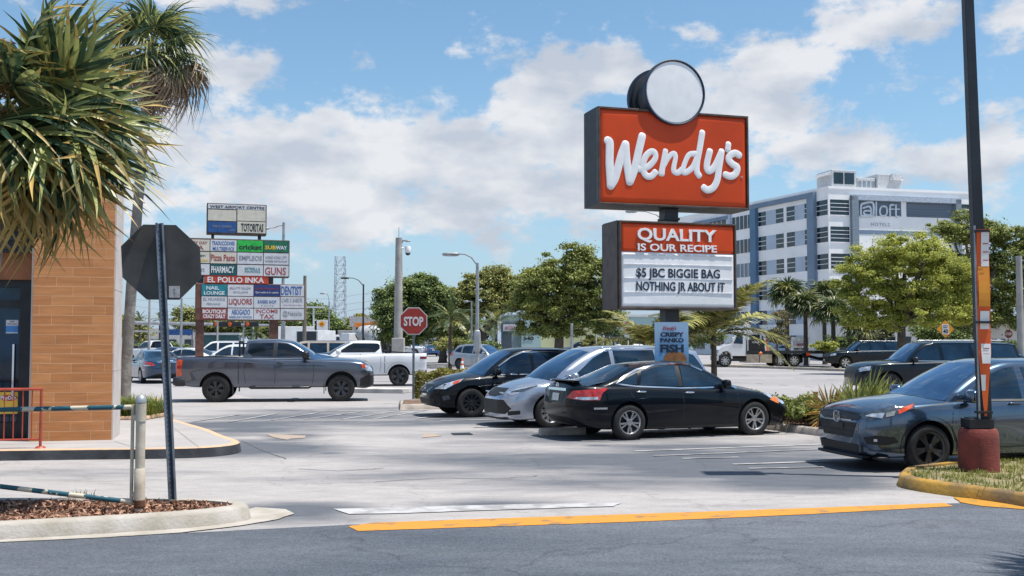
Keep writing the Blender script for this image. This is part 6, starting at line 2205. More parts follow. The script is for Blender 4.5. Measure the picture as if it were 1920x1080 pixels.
def street_light(label, px, ytop, Y, armpx, armpy, mat=GALV, r=.09, group='street lights along the road', side=None, lamp_len=.7):
    t, h = pole_thing('street_light', label, 'street light', px, ytop, Y, r, r * .7, mat, group)
    b = P(armpx, armpy, Y)
    o = P(px, 600, Y)
    dx, dz_ = b.x - o.x, b.z
    MB().tube([(0, 0, h * .98), (dx * .35, 0, h + (dz_ - h) * .62), (dx * .7, 0, h + (dz_ - h) * .95), (dx, 0, dz_)], [.035, .03, .028, .028], 6).build('arm', mat, t)
    s = 1 if dx > 0 else -1
    m = MB()
    m.blob((dx + s * lamp_len / 2, 0, dz_ - .02), (lamp_len, .32, .16), e=3)
    m.build('lamp_head', mat, t, smooth=50)
    return t
t = street_light('grey street light with an arm to the left, before the tall round tree', 895, 493, 42, 862, 476, r=.085)
MB().blob((0, -.1, 1.85), (.28, .2, .9), e=4).build('control_box', GALV, t, smooth=50)
street_light('tall street light whose arm shows between the two red sign boxes', 1252, 415, 62, 1195, 396, r=.10)
street_light('grey street light rising behind the shopping-centre directory sign', 530, 417, 68, 505, 428, r=.12)
street_light('slim dark street light right of the lattice tower', 681, 533, 85, 655, 521, mat=DARKM, r=.09)
street_light('distant pale street light left of the lattice tower', 617, 565, 110, 612, 550, r=.10)
street_light('pale short light pole among the palms left of the teal building', 884, 565, 75, 879, 565, r=.08, lamp_len=.4)
for i, (px, yt, Y, lab, mt) in enumerate([(571, 517, 80, 'weathered wooden utility pole right of the directory sign', WOOD), (1913, 480, 45, 'pale wooden pole at the far right edge', CONCP2), (1072, 606, 62, 'short pale post in front of the big round tree', GALV),
        (246, 560, 70, 'thin grey pole just right of the restaurant wall', GALV), (280, 558, 75, 'grey signal pole under the grey octagon', CONCP2), (340, 560, 72, 'greenish steel pole right of the near stop sign post', GALV),
        (408, 598, 88, 'concrete pole below the directory sign', CONCP2), (457, 600, 90, 'thin steel pole below the directory sign', GALV), (475, 605, 96, 'slender white pole left of the right sign post', INK['white']), (533, 603, 66, 'light grey post right of the brown sign post', GALV)]):
    pole_thing('utility_pole', lab, 'pole', px, yt, Y, .16 if i < 2 else .10, .12 if i < 2 else .07, mt)
p0 = P(589, 582, 120)
t, h = pole_thing('lot_light', 'distant twin-headed lot light beside the fuel price sign', 'light pole', 588, 576, 120, .12, .10, INK['white'])
MB().box((0, 0, h), (2.4, .3, .18)).build('lamp_bar', INK['white'], t)
# signal mast with three signals
a, b = P(246, 605, 90), P(508, 610, 90)
t = thing('signal_mast', 'long horizontal traffic-signal mast arm over the far junction', 'traffic signal', (a.x, 90, 0))
MB().tube([(0, 0, 0), (0, 0, a.z + .2)], .16, 8).build('pole', GALV, t)
MB().tube([(0, 0, a.z), (b.x - a.x, 0, b.z)], [.16, .09], 8).build('mast_arm', GALV, t)
c2, d2 = P(240, 621, 95), P(362, 623, 95)
SIGR = pm('signal_red', (.65, .10, .01), rough=.35)
for i, (px, lab) in enumerate(((413, 'leftmost of three red traffic signals on the far mast arm'), (439, 'middle of three red traffic signals on the far mast arm'), (472, 'rightmost of three red traffic signals on the far mast arm'))):
    c = P(px, 608, 89.6)
    s = thing('traffic_signal', lab, 'traffic signal', (c.x, 89.6, c.z), 0, 'traffic signals on the far mast arm')
    MB().box((0, 0, 0), (1.15, .3, .42)).build('housing', BLACK, s, bevel=.05)
    m = MB()
    m.lathe([(.001, .05), (.15, .04), (.17, 0)], 12, M=Matrix.Translation((-.32, -.16, 0)) @ Matrix.Rotation(R(90), 4, 'X'))
    m.build('lens', SIGR, s)
    MB().box((0, .2, .1), (.1, .3, .3)).build('bracket', GALV, s)
# street-name blade mast
t = thing('name_mast', 'thin mast arm carrying a blue street-name blade', 'road sign', (c2.x, 95, 0))
MB().tube([(0, 0, 0), (0, 0, c2.z + .1)], .12, 8).build('pole', GALV, t)
MB().tube([(0, 0, c2.z), (d2.x - c2.x, 0, d2.z)], .08, 6).build('mast_arm', GALV, t)
MB().box((d2.x - c2.x - 1.2, -.1, d2.z), (2.4, .05, .5)).build('name_blade', PAN['b'], t)
# lattice tower
TWM = pm('tower_steel', (.42, .46, .52), rough=.6, metal=.2)
tb = P(637, 640, 170)
tw = thing('lattice_tower', 'tall pale lattice pylon tower on the skyline', 'tower', (tb.x, 170, 0))
htw = P(637, 481, 170).z
m = MB()
w0, w1 = .95, .72
leg = lambda sx, sy, z: V((sx * (w0 + (w1 - w0) * z / htw), sy * (w0 + (w1 - w0) * z / htw), z))
nseg = 11
for sx in (-1, 1):
    for sy in (-1, 1):
        m.tube([leg(sx, sy, 0), leg(sx, sy, htw)], .07, 5)
for i in range(nseg):
    z0_, z1_ = htw * i / nseg, htw * (i + 1) / nseg
    for (a1, b1), (a2, b2) in (((-1, -1), (1, -1)), ((1, -1), (1, 1)), ((1, 1), (-1, 1)), ((-1, 1), (-1, -1))):
        m.tube([leg(a1, b1, z0_), leg(a2, b2, z1_)], .04, 4)
        m.tube([leg(a2, b2, z0_), leg(a1, b1, z1_)], .04, 4)
        m.tube([leg(a1, b1, z1_), leg(a2, b2, z1_)], .04, 4)
m.build('lattice', TWM, tw)
# overhead wires
m = MB()
for y0, y1, Y in ((545, 548, 130), (560, 563, 130), (573, 575, 130)):
    A, B = P(240, y0, Y), P(960, y1, Y)
    m.tube([A.lerp(B, s) - V((0, 0, 1.0 * math.sin(math.pi * s * 3) ** 2)) for s in np.linspace(0, 1, 16)], .018, 4)
tag(m.build('power_lines', pm('wire', (.20, .22, .25), rough=.6)), 'thin sagging power lines across the far skyline', 'power line')

# ------------------------------------------------------------------ fuel station, teal building, low buildings
gs = P(604, 640, 115)
t = thing('fuel_sign', 'white fuel-station price sign with a yellow emblem and red price bars', 'sign', (gs.x, 115, 0))
kf = 115 / 2000
zt = P(604, 600, 115).z
MB().box((0, 0, zt / 2), (19 * kf, .5, zt)).build('panel', INK['white'], t)
zc_ = P(604, 608, 115).z
def fan(cx, cz, r, M, m):
    pts = [(cx + r * 1.0 * math.cos(a_) * (1 if math.sin(a_) > -.3 else .62), cz + r * math.sin(a_)) for a_ in np.linspace(0, 6.283, 26, endpoint=False)]
    m.prism(ccw(pts), 0, .05, M=M)
m = MB()
fan(0, 0, 5.6 * kf, Matrix.Translation((0, -.26, zc_)) @ Matrix.Rotation(R(90), 4, 'X'), m)
m.build('emblem', pm('emblem_yellow', (.75, .36, .01), rough=.4), t)
m = MB()
for a_ in np.linspace(R(25), R(155), 7):
    m.box((5 * kf * .55 * math.cos(a_), -.32, zc_ - .12 + 5 * kf * .55 * math.sin(a_)), (.03, .02, .26))
m.build('emblem_ribs', pm('emblem_red', (.6, .10, .01), rough=.4), t)
m = MB()
for yy in (622, 626, 630):
    m.box((2.5 * kf, -.27, P(604, yy, 115).z), (6 * kf, .05, 3.0 * kf))
m.build('price_bar', pm('price_red', (.55, .05, .04), rough=.4), t)
c = P(690, 612, 112)
t = thing('fuel_canopy', 'flat fuel-station canopy with an orange and yellow fascia', 'building', (c.x, 114, 0))
k2 = 112 / 2000
zc1, zc0 = P(690, 602, 112).z, P(690, 612, 112).z
MB().box((0, 3, (zc0 + zc1) / 2 + .25), (78 * k2, 7, zc1 - zc0 + .5)).build('canopy', pm('canopy_grey', (.48, .47, .46), rough=.7), t)
m = MB()
m.box((-14 * k2, -.54, zc0 + .18), (30 * k2, .06, .45))
m.box((14 * k2, -.54, zc0 + .24), (26 * k2, .06, .6))
m.build('fascia_band', pm('fascia_orange', (.72, .22, .03), rough=.5, var=.2, scale=1), t)
m = MB()
for x in (-34, -8, 20, 36): m.box((x * k2, 1, zc0 / 2), (.35, .35, zc0))
m.build('columns', INK['white'], t)

TEAL = pm('teal_wall', (.42, .58, .60), rough=.85, var=.05, scale=.3)
tp = Plane(P(1010, 640, 88) * 1, R(6))
tp.o.z = 0
tp = Plane((P(1010, 640, 88).x, 88, 0), R(6))
teal = thing('church', 'pale teal low building with two white crosses on its roof', 'building', (P(1010, 640, 88).x, 88, 0), R(6))
ra = tp.rect(978, 586, 1014, 672, 0)
MB().box(((ra[0] + ra[1]) / 2, 4, ra[3] / 2), (ra[1] - ra[0], 8, ra[3])).build('tower', TEAL, teal)
rb2 = tp.rect(952, 590, 978, 672, .6)
MB().box(((rb2[0] + rb2[1]) / 2 , 3.6, rb2[3] / 2), (rb2[1] - rb2[0], 6, rb2[3])).build('wing', pm('teal_grey', (.30, .40, .43), rough=.85, var=.08), teal)
rc = tp.rect(1014, 600, 1120, 672, 2)
MB().box(((rc[0] + rc[1]) / 2, 6, rc[3] / 2), (rc[1] - rc[0] - .02, 8, rc[3])).build('hall', pm('hall_pale_yellow', (.55, .55, .33), rough=.85, var=.1, scale=.5), teal)
for px in (972, 981):
    x, z = tp.at(px, 588, 1)
    m = MB()
    zt = tp.at(px, 574, 1)[1]
    m.box((x, 1.2, (z + zt) / 2 - .3), (.22, .22, zt - z + .6))
    m.box((x, 1.2, zt - .45), (.62, .2, .2))
    m.build('cross', INK['white'], teal)
x, z = tp.at(988, 640, -.05)
text('540', (tp.at(991, 637, -.05)[0], -.03, tp.at(991, 638, -.05)[1]), .32, INK['black'], teal, w=.85, bold=.03)
text('UNIVERSITY', (tp.at(990, 630, -.05)[0], -.03, tp.at(990, 630, -.05)[1]), .16, INK['grey'], teal, w=1.3)
t2 = thing('teal_building', 'long pale teal building right of the big round tree', 'building', (P(1150, 640, 92).x, 92, 0), R(6))
t2p = Plane((P(1150, 640, 92).x, 92, 0), R(6))
rc = t2p.rect(1106, 594, 1300, 672, 0)
MB().box(((rc[0] + rc[1]) / 2, 5, rc[3] / 2), (rc[1] - rc[0], 10, rc[3])).build('wall', TEAL, t2)
MB().box(((rc[0] + rc[1]) / 2, 5, rc[3] + .1), (rc[1] - rc[0] + .3, 10.3, .2)).build('coping', INK['white'], t2)
m = MB()
for k_ in range(6):
    m.box((rc[0] + 1.3 + k_ * 1.35, -.03, rc[3] * .42), (.7, .08, rc[3] * .55))
m.build('window', HGL, t2)
# board sign in front of it
c = P(956, 610, 74)
t = thing('board_sign', 'dark framed lit board sign with a curved top before the teal building', 'sign', (c.x, 74, 0), R(8))
k3 = 74 / 2000
zb_, zt = P(956, 622, 74).z, P(956, 607, 74).z
MB().box((-.2, 0, zb_ / 2), (16 * k3, .5, zb_)).build('pedestal', pm('slate_blue', (.06, .09, .12), rough=.7), t)
m = MB()
m.box((0, 0, (zb_ + zt) / 2), (32 * k3, .5, zt - zb_))
m.prism([(-17 * k3, 0)] + [(17 * k3 * math.cos(a_), .16 * math.sin(a_)) for a_ in np.linspace(math.pi, 0, 12)] + [(17 * k3, 0)], -.28, .28, M=Matrix.Translation((0, 0, zt)) @ Matrix.Rotation(R(90), 4, 'X'))
m.build('frame', pm('slate_frame', (.12, .17, .20), rough=.6), t)
MB().box((0, -.26, (zb_ + zt) / 2), (27 * k3, .03, (zt - zb_) * .86)).build('panel', pm('panel_pale', (.58, .60, .66), rough=.5, var=.04), t)
text('MOTEL', (0, -.29, zb_ + .12), .3, pm('ink_rose', (.45, .22, .26)), t, w=.75, bold=.02)
# white building at right edge and hotel forecourt
c = P(1868, 640, 96)
t = thing('white_house', 'low white building with a flat roof at the right edge behind the trees', 'building', (c.x, 96, 0), R(-4))
k4 = 96 / 2000
zt = P(1868, 606, 96).z
MB().box((0, 5, zt / 2), (150 * k4, 10, zt)).build('wall', pm('warm_white_wall', (.60, .57, .52), rough=.85, var=.05, scale=.5), t)
MB().box((0, 4.6, zt + .1), (156 * k4, 11.5, .2)).build('roof', pm('roof_edge', (.36, .35, .34), rough=.8), t)
m = MB()
for px in (-60, -36, -4, 12): m.box((px * k4, -.03, 1.4), (8 * k4, .08, 1.3))
m.build('window', HGL, t)
c = P(1700, 640, 100)
t = thing('hotel_annex', 'low white annex behind the green tree beside the hotel', 'building', (c.x, 100, 0), R(3))
k5 = 100 / 2000
zt = P(1700, 592, 100).z
MB().box((0, 5, zt / 2), (260 * k5, 10, zt)).build('wall', pm('annex_white', (.58, .58, .58), rough=.85, var=.06, scale=.4), t)
m = MB()
for k_ in range(9): m.box((-6 + k_ * 1.5, -.03, 1.5), (.8, .08, 1.6))
m.build('window', HGL, t)
c = P(1501, 645, 88)
t = thing('entrance_sign', 'white low entrance sign with small red and dark lines before the hotel', 'sign', (c.x, 88, 0), R(6))
k6 = 88 / 2000
zt, zm, zb_ = P(1501, 632, 88).z, P(1501, 640, 88).z, P(1501, 660, 88).z
MB().box((0, 0, (zt + zm) / 2), (32 * k6, .4, zt - zm)).build('top_panel', pm('sign_cool_white', (.55, .58, .62), rough=.6), t)
MB().box((0, .02, zm / 2), (33 * k6, .36, zm)).build('lower_panel', INK['white'], t)
text('HOTEL', (0, -.20, P(1501, 649, 88).z), .24, INK['red'], t, w=.8, bold=.04)
text('EVENT PARKING', (0, -.20, P(1501, 656, 88).z), .18, INK['black'], t, w=1.25, bold=.04)
# flags
def flag(label, px, py, Y, mats):
    c = P(px, py, Y)
    t = thing('flag', label, 'flag', (c.x, Y, 0), 0, 'flags before the teal building')
    MB().tube([(0, 0, 0), (0, 0, c.z + .6)], .035, 6).build('pole', INK['white'], t)
    m = MB()
    nn = 7
    vs, fs, mi = [], [], []
    for i in range(nn + 1):
        for j in range(7):
            u, v = i / nn, j / 6
            vs.append((.05 + .75 * u * (1 - .25 * v), .07 * math.sin(u * 7 + v * 2), c.z + .5 - v * .9 - .5 * u * u))
    for i in range(nn):
        for j in range(6):
            a_ = i * 7 + j
            m.add([vs[a_], vs[a_ + 7], vs[a_ + 8], vs[a_ + 1]], [(0, 1, 2, 3)], (j % 2) if not (i < 3 and j < 3) else 2)
    m.build('cloth', mats, t, smooth=60)
FW, FR_, FB = INK['white'], INK['red'], INK['blue']
flag('upper red and white striped flag before the teal building', 1126, 592, 84, [FW, FR_, FB])
flag('lower red and white flag at the left of the flag group', 1118, 615, 82, [FW, FR_, FR_])
flag('plain white flag right of the striped flags', 1131, 615, 80, [FW, FW, pm('flag_pale_blue', (.4, .45, .6))])
# low far-off buildings and fence left
c = P(310, 640, 140)
t = thing('far_store', 'far low pale store wall behind the traffic at left', 'building', (c.x, 140, 0))
zt = P(310, 616, 140).z
MB().box((0, 4, zt / 2), (10, 8, zt)).build('wall', pm('far_wall_pale', (.60, .57, .55), rough=.9), t)
m = MB()
for k_ in range(4): m.box((-3.5 + 2.2 * k_, -.05, 1.3), (1.1, .1, 1.6))
m.build('window', HGL, t)
c = P(405, 640, 125)
t = thing('bus_shelter', 'teal glass bus shelter below the directory sign', 'shelter', (c.x, 125, 0))
zt = P(405, 626, 125).z
MB().box((0, 0, zt), (6, 2.2, .25)).build('roof', pm('shelter_roof', (.5, .52, .54), rough=.6), t)
MB().box((.2, .9, zt / 2), (5.0, .08, zt - .2)).build('pane', pm('shelter_glass', (.03, .12, .14), rough=.1), t)
m = MB()
for x in (-2.8, 2.8): m.box((x, 0, zt / 2), (.12, .12, zt))
m.build('post', GALV, t)
c = P(655, 640, 130)
t = thing('far_shop', 'far low grey shop row behind the fuel station', 'building', (c.x + 3, 150, 0))
zt = P(655, 622, 150).z
MB().box((0, 4, zt / 2), (26, 8, zt)).build('wall', pm('far_wall_grey', (.44, .44, .45), rough=.9), t)
m = MB()
for k_ in range(7): m.box((-11 + 3.4 * k_, -.05, 1.3), (1.8, .1, 1.6))
m.build('window', HGL, t)
# small yellow marker post and sandy lamp by the strip
c = G(1493, 770)
t = thing('marker_post', 'short square yellow-brown marker post in the shrub bed', 'post', (SB.x + 3.55, 26.2, .1))
MB().box((0, 0, .24), (.09, .09, .48)).build('post', pm('marker_ochre', (.26, .16, .04), rough=.7, var=.2), t)
MB().box((0, 0, .50), (.11, .11, .04)).build('cap', pm('marker_cap', (.30, .19, .04), rough=.7), t)
# traffic cone
c = G(869, 706)
t = thing('traffic_cone', 'orange and white traffic cone beside the hedge', 'traffic cone', (c.x, c.y - 1.5, .0))
CO = pm('cone_orange', (.60, .13, .02), rough=.5)
m = MB()
m.lathe([(.17, .03), (.03, 1.0), (.001, 1.0)], 16)
m.build('cone', CO, t, smooth=40)
m = MB()
for z0_, z1_ in ((.42, .62), (.72, .84)):
    f = lambda z: .172 - .14 * z + .004
    m.lathe([(f(z0_), z0_), (f(z1_), z1_)], 16)
m.build('reflective_band', WHITE, t, smooth=40)
MB().box((0, 0, .02), (.42, .42, .04)).build('base', CO, t)
# ------------------------------------------------------------------ plants
nrg = np.random.default_rng(5)
def quads_mesh(name, Q, mat, k=4):
    'Q: (n, k, 3) separate faces'
    n = len(Q)
    me = bpy.data.meshes.new(name)
    me.vertices.add(n * k)
    me.vertices.foreach_set('co', np.ascontiguousarray(Q, dtype=np.float32).ravel())
    me.loops.add(n * k)
    me.loops.foreach_set('vertex_index', np.arange(n * k, dtype=np.int32))
    me.polygons.add(n)
    me.polygons.foreach_set('loop_start', np.arange(n, dtype=np.int32) * k)
    me.polygons.foreach_set('loop_total', np.full(n, k, dtype=np.int32))
    me.materials.append(mat)
    me.update(calc_edges=True)
    return me

def leaf_mat(name, c_hi, c_lo, trans=.25, rough=.5, scale=.7):
    return pm(name, c_hi, rough=rough, col2=c_lo, scale=scale * 1.3, isl=.25, trans=trans, spec=.3)

def leaves(centers, radii, n, size, up=.5, asp=.55, flat=.5, out=None):
    'leaf quads gathered round clump centres'
    c = np.asarray(centers)
    r = np.asarray(radii)
    idx = nrg.integers(0, len(c), n)
    d = nrg.normal(size=(n, 3))
    d /= np.linalg.norm(d, axis=1)[:, None]
    rad = nrg.random(n) ** .42 * np.where(nrg.random(n) < .16, nrg.uniform(1, 2.1, n), 1)
    p = c[idx] + d * (r[idx] * rad)[:, None] * np.array([1, 1, flat])
    nn = nrg.normal(size=(n, 3)) * .75 + d * .55 + np.array([0, 0, up])
    nn /= np.linalg.norm(nn, axis=1)[:, None]
    a = np.cross(nn, nrg.normal(size=(n, 3)))
    a /= np.linalg.norm(a, axis=1)[:, None]
    b = np.cross(nn, a)
    s = size * nrg.uniform(.6, 1.35, n)[:, None]
    return np.stack([p + a * s, p + b * s * asp - a * s * .1, p - a * s, p - b * s * asp - a * s * .1], 1)

BARK = pm('bark', (.13, .105, .085), rough=.95, scale=4, col2=(.055, .045, .037), bump=.8, bscale=12)
BARKG = pm('bark_grey', (.30, .275, .25), rough=.95, scale=5, col2=(.15, .135, .12), bump=.8, bscale=14)

def tree(name, label, base, blobs, n, size, mat, trunk=None, tr=.3, clump=.9, group=None, cat='tree', nclump=None, up=1.0, bark=BARK, limbs=7, shell=.55, crown='crown', droop=0, asp=.55):
    'blobs: crown ellipsoids (centre, radii) relative to the base'
    t = thing(name, label, cat, base, 0, group)
    cs, rs, out = [], [], []
    vol = [b[1][0] * b[1][1] * b[1][2] for b in blobs]
    nclump = nclump or max(30, int(sum(v ** .667 for v in vol) * 26))
    clump *= .66
    n = int(n * 5.0)
    size *= .44
    shell *= .72
    for (c, r), v in zip(blobs, vol):
        k = max(6, int(nclump * v ** .667 / sum(x ** .667 for x in vol)))
        for _ in range(k):
            d = nrg.normal(size=3)
            d /= np.linalg.norm(d)
            if d[2] < -.75: d[2] *= .6
            q = (shell + (1 - shell) * nrg.random() ** .5) * nrg.uniform(.80, 1.14)
            cs.append(np.array(c) + d * np.array(r) * q)
            rs.append(clump * nrg.lognormal(-.15, .42))
    Q = leaves(cs, rs, n, size, up=up, asp=asp)
    if droop:
        Q[..., 2] -= droop * np.abs(nrg.normal(size=(len(Q), 1)))
    o = link_mesh(crown, quads_mesh(crown, Q, mat), t)
    if trunk is not None:
        m = MB()
        top = V(trunk)
        m.tube([(0, 0, -.1), (top.x * .15, top.y * .15, top.z * .15), (top.x * .5, top.y * .5, top.z * .5), tuple(top)], [tr * 1.35, tr, tr * .85, tr * .7], 10)
        order = list(range(len(cs)))
        rng.shuffle(order)
        for i in order[:limbs]:
            e = V(cs[i])
            mid = top.lerp(e, .5) + V((0, 0, .12 * (e - top).length))
            s = V((top.x, top.y, top.z * rng.uniform(.75, 1)))
            m.tube([s, mid, e], [tr * .55, tr * .33, tr * .1], 6)
        m.build('trunk', bark, t, smooth=60)
    return t

# ---- fan-palm fronds
def fan_quads(n=38, L=1.0, arc=280, droop=.35, wid=.05, join=.42, fold=.4, jitter=.12, tipdroop=.5, seg=6, petiole=.9, pr=.016, hub=.05, gtip=0):
    vs, fs, mi = [], [], []
    for i in range(n):
        a = R(-arc / 2 + arc * (i + nrg.uniform(-.3, .3)) / (n - 1))
        ln = L * (1 - .22 * abs(2 * i / (n - 1) - 1) ** 2) * nrg.uniform(.86, 1.08)
        dr = droop * nrg.uniform(.7, 1.4)
        td = tipdroop * nrg.uniform(.2, 1.6)
        da = nrg.uniform(-.10, .10)
        o = len(vs)
        for s in range(seg + 1):
            u = s / seg
            r = hub + ln * u
            w = wid * min(1, .35 + u / join * .65) if u < join else wid * (1 - ((u - join) / (1 - join)) ** 1.3)
            aa = a + da * u * u
            z = -dr * ln * u * u - td * ln * max(0, u - .5) ** 2 * 2.2
            rr = r * (1 - .18 * td * max(0, u - .5))
            cx, cy = rr * math.cos(aa), rr * math.sin(aa)
            nx, ny = -math.sin(aa), math.cos(aa)
            h = w * fold
            vs += [(petiole + cx + nx * w, cy + ny * w, z + (h if i % 2 else h)), (petiole + cx, cy, z), (petiole + cx - nx * w, cy - ny * w, z + h)]
        gl = nrg.random() < gtip
        for s in range(seg):
            q = o + 3 * s
            fs += [(q, q + 1, q + 4, q + 3), (q + 1, q + 2, q + 5, q + 4)]
            mi += [1 if gl and s >= seg - 2 else 0] * 2
    m = MB()
    m.add(vs, fs)
    m.m = mi
    if petiole > .05:
        m.tube([(0, 0, 0), (petiole * .5, 0, .04), (petiole + .05, 0, 0)], [pr * 1.4, pr, pr * .7], 6, mi=0)
    return m

def orient(az, el, roll=0):
    return (Matrix.Rotation(az, 4, 'Z') @ Matrix.Rotation(-el, 4, 'Y') @ Matrix.Rotation(roll, 4, 'X'))

PALMG = pm('palm_green', (.38, .40, .14), rough=.40, col2=(.030, .066, .034), scale=1.8, isl=.75, trans=.28, spec=.5)
PALMY = pm('palm_gold', (.52, .35, .10), rough=.45, col2=(.17, .15, .045), scale=2.5, isl=.6, trans=.15, spec=.55)
PALMD = pm('palm_dead', (.42, .32, .22), rough=.8, col2=(.20, .14, .09), scale=3, isl=.5, trans=.1)
PALMW = pm('palm_mid', (.12, .155, .055), rough=.42, col2=(.040, .065, .022), scale=1.5, isl=.5, trans=.2, spec=.6)

def palm(name, label, base, top, r0, r1, fronds, variants, bark=BARKG, group=None, cat='palm tree', boots=None, ring=0):
    t = thing(name, label, cat, base, 0, group)
    tp = V(top)
    m = MB()
    npt = 14
    pts = [V((tp.x * (i / npt) ** 1.4, tp.y * (i / npt) ** 1.4, -.1 + (tp.z + .1) * i / npt)) for i in range(npt + 1)]
    m.tube(pts, [(r0 + (r1 - r0) * i / npt) * (1 + ring * ((i % 2) - .5)) * (1.25 if i == 0 else 1) for i in range(npt + 1)], 12)
    m.build('trunk', bark, t, smooth=70)
    if boots:
        boots(t, tp)
    for i, (az, el, roll, sc, vi) in enumerate(fronds):
        o = link_mesh('frond', variants[vi], t)
        o.matrix_local = Matrix.Translation(tp) @ orient(az, el, roll) @ Matrix.Scale(sc, 4)
    return t

# near palm, upper left
big = [fan_quads(38, 1.12, 300, .07, .036, .46, .42, tipdroop=td, petiole=.62, seg=7, gtip=.40).mesh('frond', [PALMG, PALMY], None) for td in (.12, .25, .45)]
gold = [fan_quads(44, 1.08, 280, .16, .027, .45, .40, tipdroop=.55, petiole=.55, seg=6).mesh('frond', PALMY, None) for _ in range(2)]
PY = 11.0
pc = P(10, 205, PY)
pb_ = V((-5.75, PY + .1, .12))
fr = []
# (azimuth, elevation, roll, scale, variant): towards the right, towards the camera and drooping
for az, el, roll, sc, vi in [(-20, 24, 75, 1.0, 0), (-12, 2, -70, 1.05, 1), (-35, -14, 60, 1.0, 2), (-60, 12, -40, .95, 0), (-8, -26, 70, 1.08, 1), (-25, -40, -65, 1.08, 2), (-55, -34, 50, 1.0, 0),
        (-15, -52, 80, 1.1, 3), (-40, -62, -55, 1.0, 3), (-5, -40, -80, 1.12, 4), (-80, -25, 20, 1.0, 2), (-95, 10, 20, 1.0, 1), (20, 40, -30, 1.0, 0), (25, 4, 60, 1.0, 2), (-70, -60, 35, 1.0, 3), (12, -58, -60, 1.05, 4),
        (40, -40, 40, 1, 1), (-30, 58, 50, .95, 2), (60, 65, 0, .9, 0), 
        (-14, -14, 25, 1.12, 2), (-30, -28, 15, 1.1, 1), (-12, -64, 20, 1.1, 3), (2, -30, 20, 1.12, 0)]:
    fr.append((R(az), R(el), R(roll), sc, vi))
def fibre(t, tp):
    Q = leaves([np.array(tp) + np.array(o) for o in ((.12, -.35, .38), (.16, -.38, .10), (.05, -.3, .6), (.1, -.3, -.15))], [.16, .17, .13, .15], 1600, .035, up=0, asp=.18)
    link_mesh('dead_fibre', quads_mesh('dead_fibre', Q, pm('fibre_tan', (.48, .30, .12), rough=.9, col2=(.20, .10, .03), scale=6, isl=.6)), t)
palm('fan_palm', 'large near fan palm whose drooping green and gold fronds cover the wall top', tuple(pb_), tuple(pc - pb_), .20, .17, fr, big + gold, boots=fibre)

# the taller palm behind the restaurant
PY2 = 25.5
b2 = P(233, 765, PY2)
b2.z = .10
t2_ = P(285, 95, PY2)
med = [fan_quads(30, .85, 270, .30, .030, .42, .35, tipdroop=.6, petiole=.75, seg=5).mesh('frond', PALMG, None) for _ in range(2)]
dead = [fan_quads(22, .85, 150, .7, .024, .42, .5, tipdroop=1.2, petiole=.75, seg=5).mesh('frond', PALMD, None) for _ in range(2)]
fr = []
for k in range(30):
    az, el = k * 2.399, 75 - 118 * (k / 29) ** .9
    fr.append((az, R(el), rng.uniform(-.6, .6), rng.uniform(.85, 1.1), k % 2))
for k in range(9):
    fr.append((k * .7 + .2, R(-58 - rng.uniform(0, 20)), rng.uniform(-.5, .5), rng.uniform(.8, 1.05), 2 + k % 2))
for az, el in ((-.3, -35), (.1, -48), (-.7, -42), (.3, -25), (-.1, -62)):
    fr.append((az, R(el), rng.uniform(-.8, .8), rng.uniform(1.05, 1.25), 2 + len(fr) % 2))
def skirt(t, tp):
    Q = leaves([np.array(tp) + np.array((-.02, 0, -.25 - .28 * i)) for i in range(6)], [.26] * 6, 1400, .07, up=-.3, asp=.3)
    link_mesh('leaf_bases', quads_mesh('leaf_bases', Q, pm('boots_tan', (.50, .36, .22), rough=.9, col2=(.22, .14, .08), scale=4, isl=.6)), t)
palm('fan_palm', 'tall slim fan palm with tan dead leaves behind the orange restaurant wall', tuple(b2), tuple(t2_ - b2), .135, .11, fr, med + dead, boots=skirt, ring=.05)
# palm just outside the right edge whose shade falls on the driveway
b3 = V((6.95, 8.15, 0.05))
palm('fan_palm', 'fan palm outside the right edge, shading the driveway corner', tuple(b3), (-.2, -.2, 5.0), .18, .15, [(k * 2.399, R(70 - 110 * k / 25), 0, .85, k % 2) for k in range(24)], big[:2])

# ---- pinnate palms
def pinnate(L=2.4, n=34, leaf=.55, wid=.022, droop=.5, seg=3, mat=PALMW, vee=.5, r=.018):
    m = MB()
    def spine(u): return V((L * u * (1 - .12 * u * u), 0, .10 * L * u - droop * L * u * u))
    m.tube([spine(i / 8) for i in range(9)], [r * (1 - .8 * i / 8) for i in range(9)], 5)
    for i in range(n):
        u = .14 + .86 * i / (n - 1)
        b = spine(u)
        d = (spine(min(u + .02, 1.02)) - spine(u - .02)).normalized()
        ln = leaf * math.sin(math.pi * (.12 + .80 * u)) ** .7 * nrg.uniform(.85, 1.1)
        for s in (-1, 1):
            dirv = (V((0, s, 0)) * .85 + d * .55 + V((0, 0, vee * nrg.uniform(.3, 1)))).normalized()
            w = d * wid
            vs = []
            for k in range(seg + 1):
                q = k / seg
                p = b + dirv * ln * q + V((0, 0, -.45 * ln * q * q))
                ww = w * (1 - q ** 2) + w * .02
                vs += [p + ww, p - ww]
            m.add(vs, [(2 * k, 2 * k + 1, 2 * k + 3, 2 * k + 2) for k in range(seg)])
    return m
PALMCO = pm('palm_olive', (.42, .39, .11), rough=.4, col2=(.06, .085, .025), scale=1.5, isl=.65, trans=.25, spec=.6)
pin = [pinnate(2.3, 46, .62, .034, dr, mat=PALMCO).mesh('frond', PALMCO, None) for dr in (.35, .55, .75)]
cp = P(1338, 600, 31.5)
fr = []
for k in range(21):
    fr.append((k * 2.399 + .4, R(rng.uniform(12, 68)), rng.uniform(-.3, .3), rng.uniform(.85, 1.12), k % 3))
palm('coconut_palm', 'small feather palm with arching fronds behind the reader board', (cp.x, 31.5, .1), (0, 0, 1.9), .10, .075, fr, pin, bark=BARK)
cp = P(1195, 600, 31)
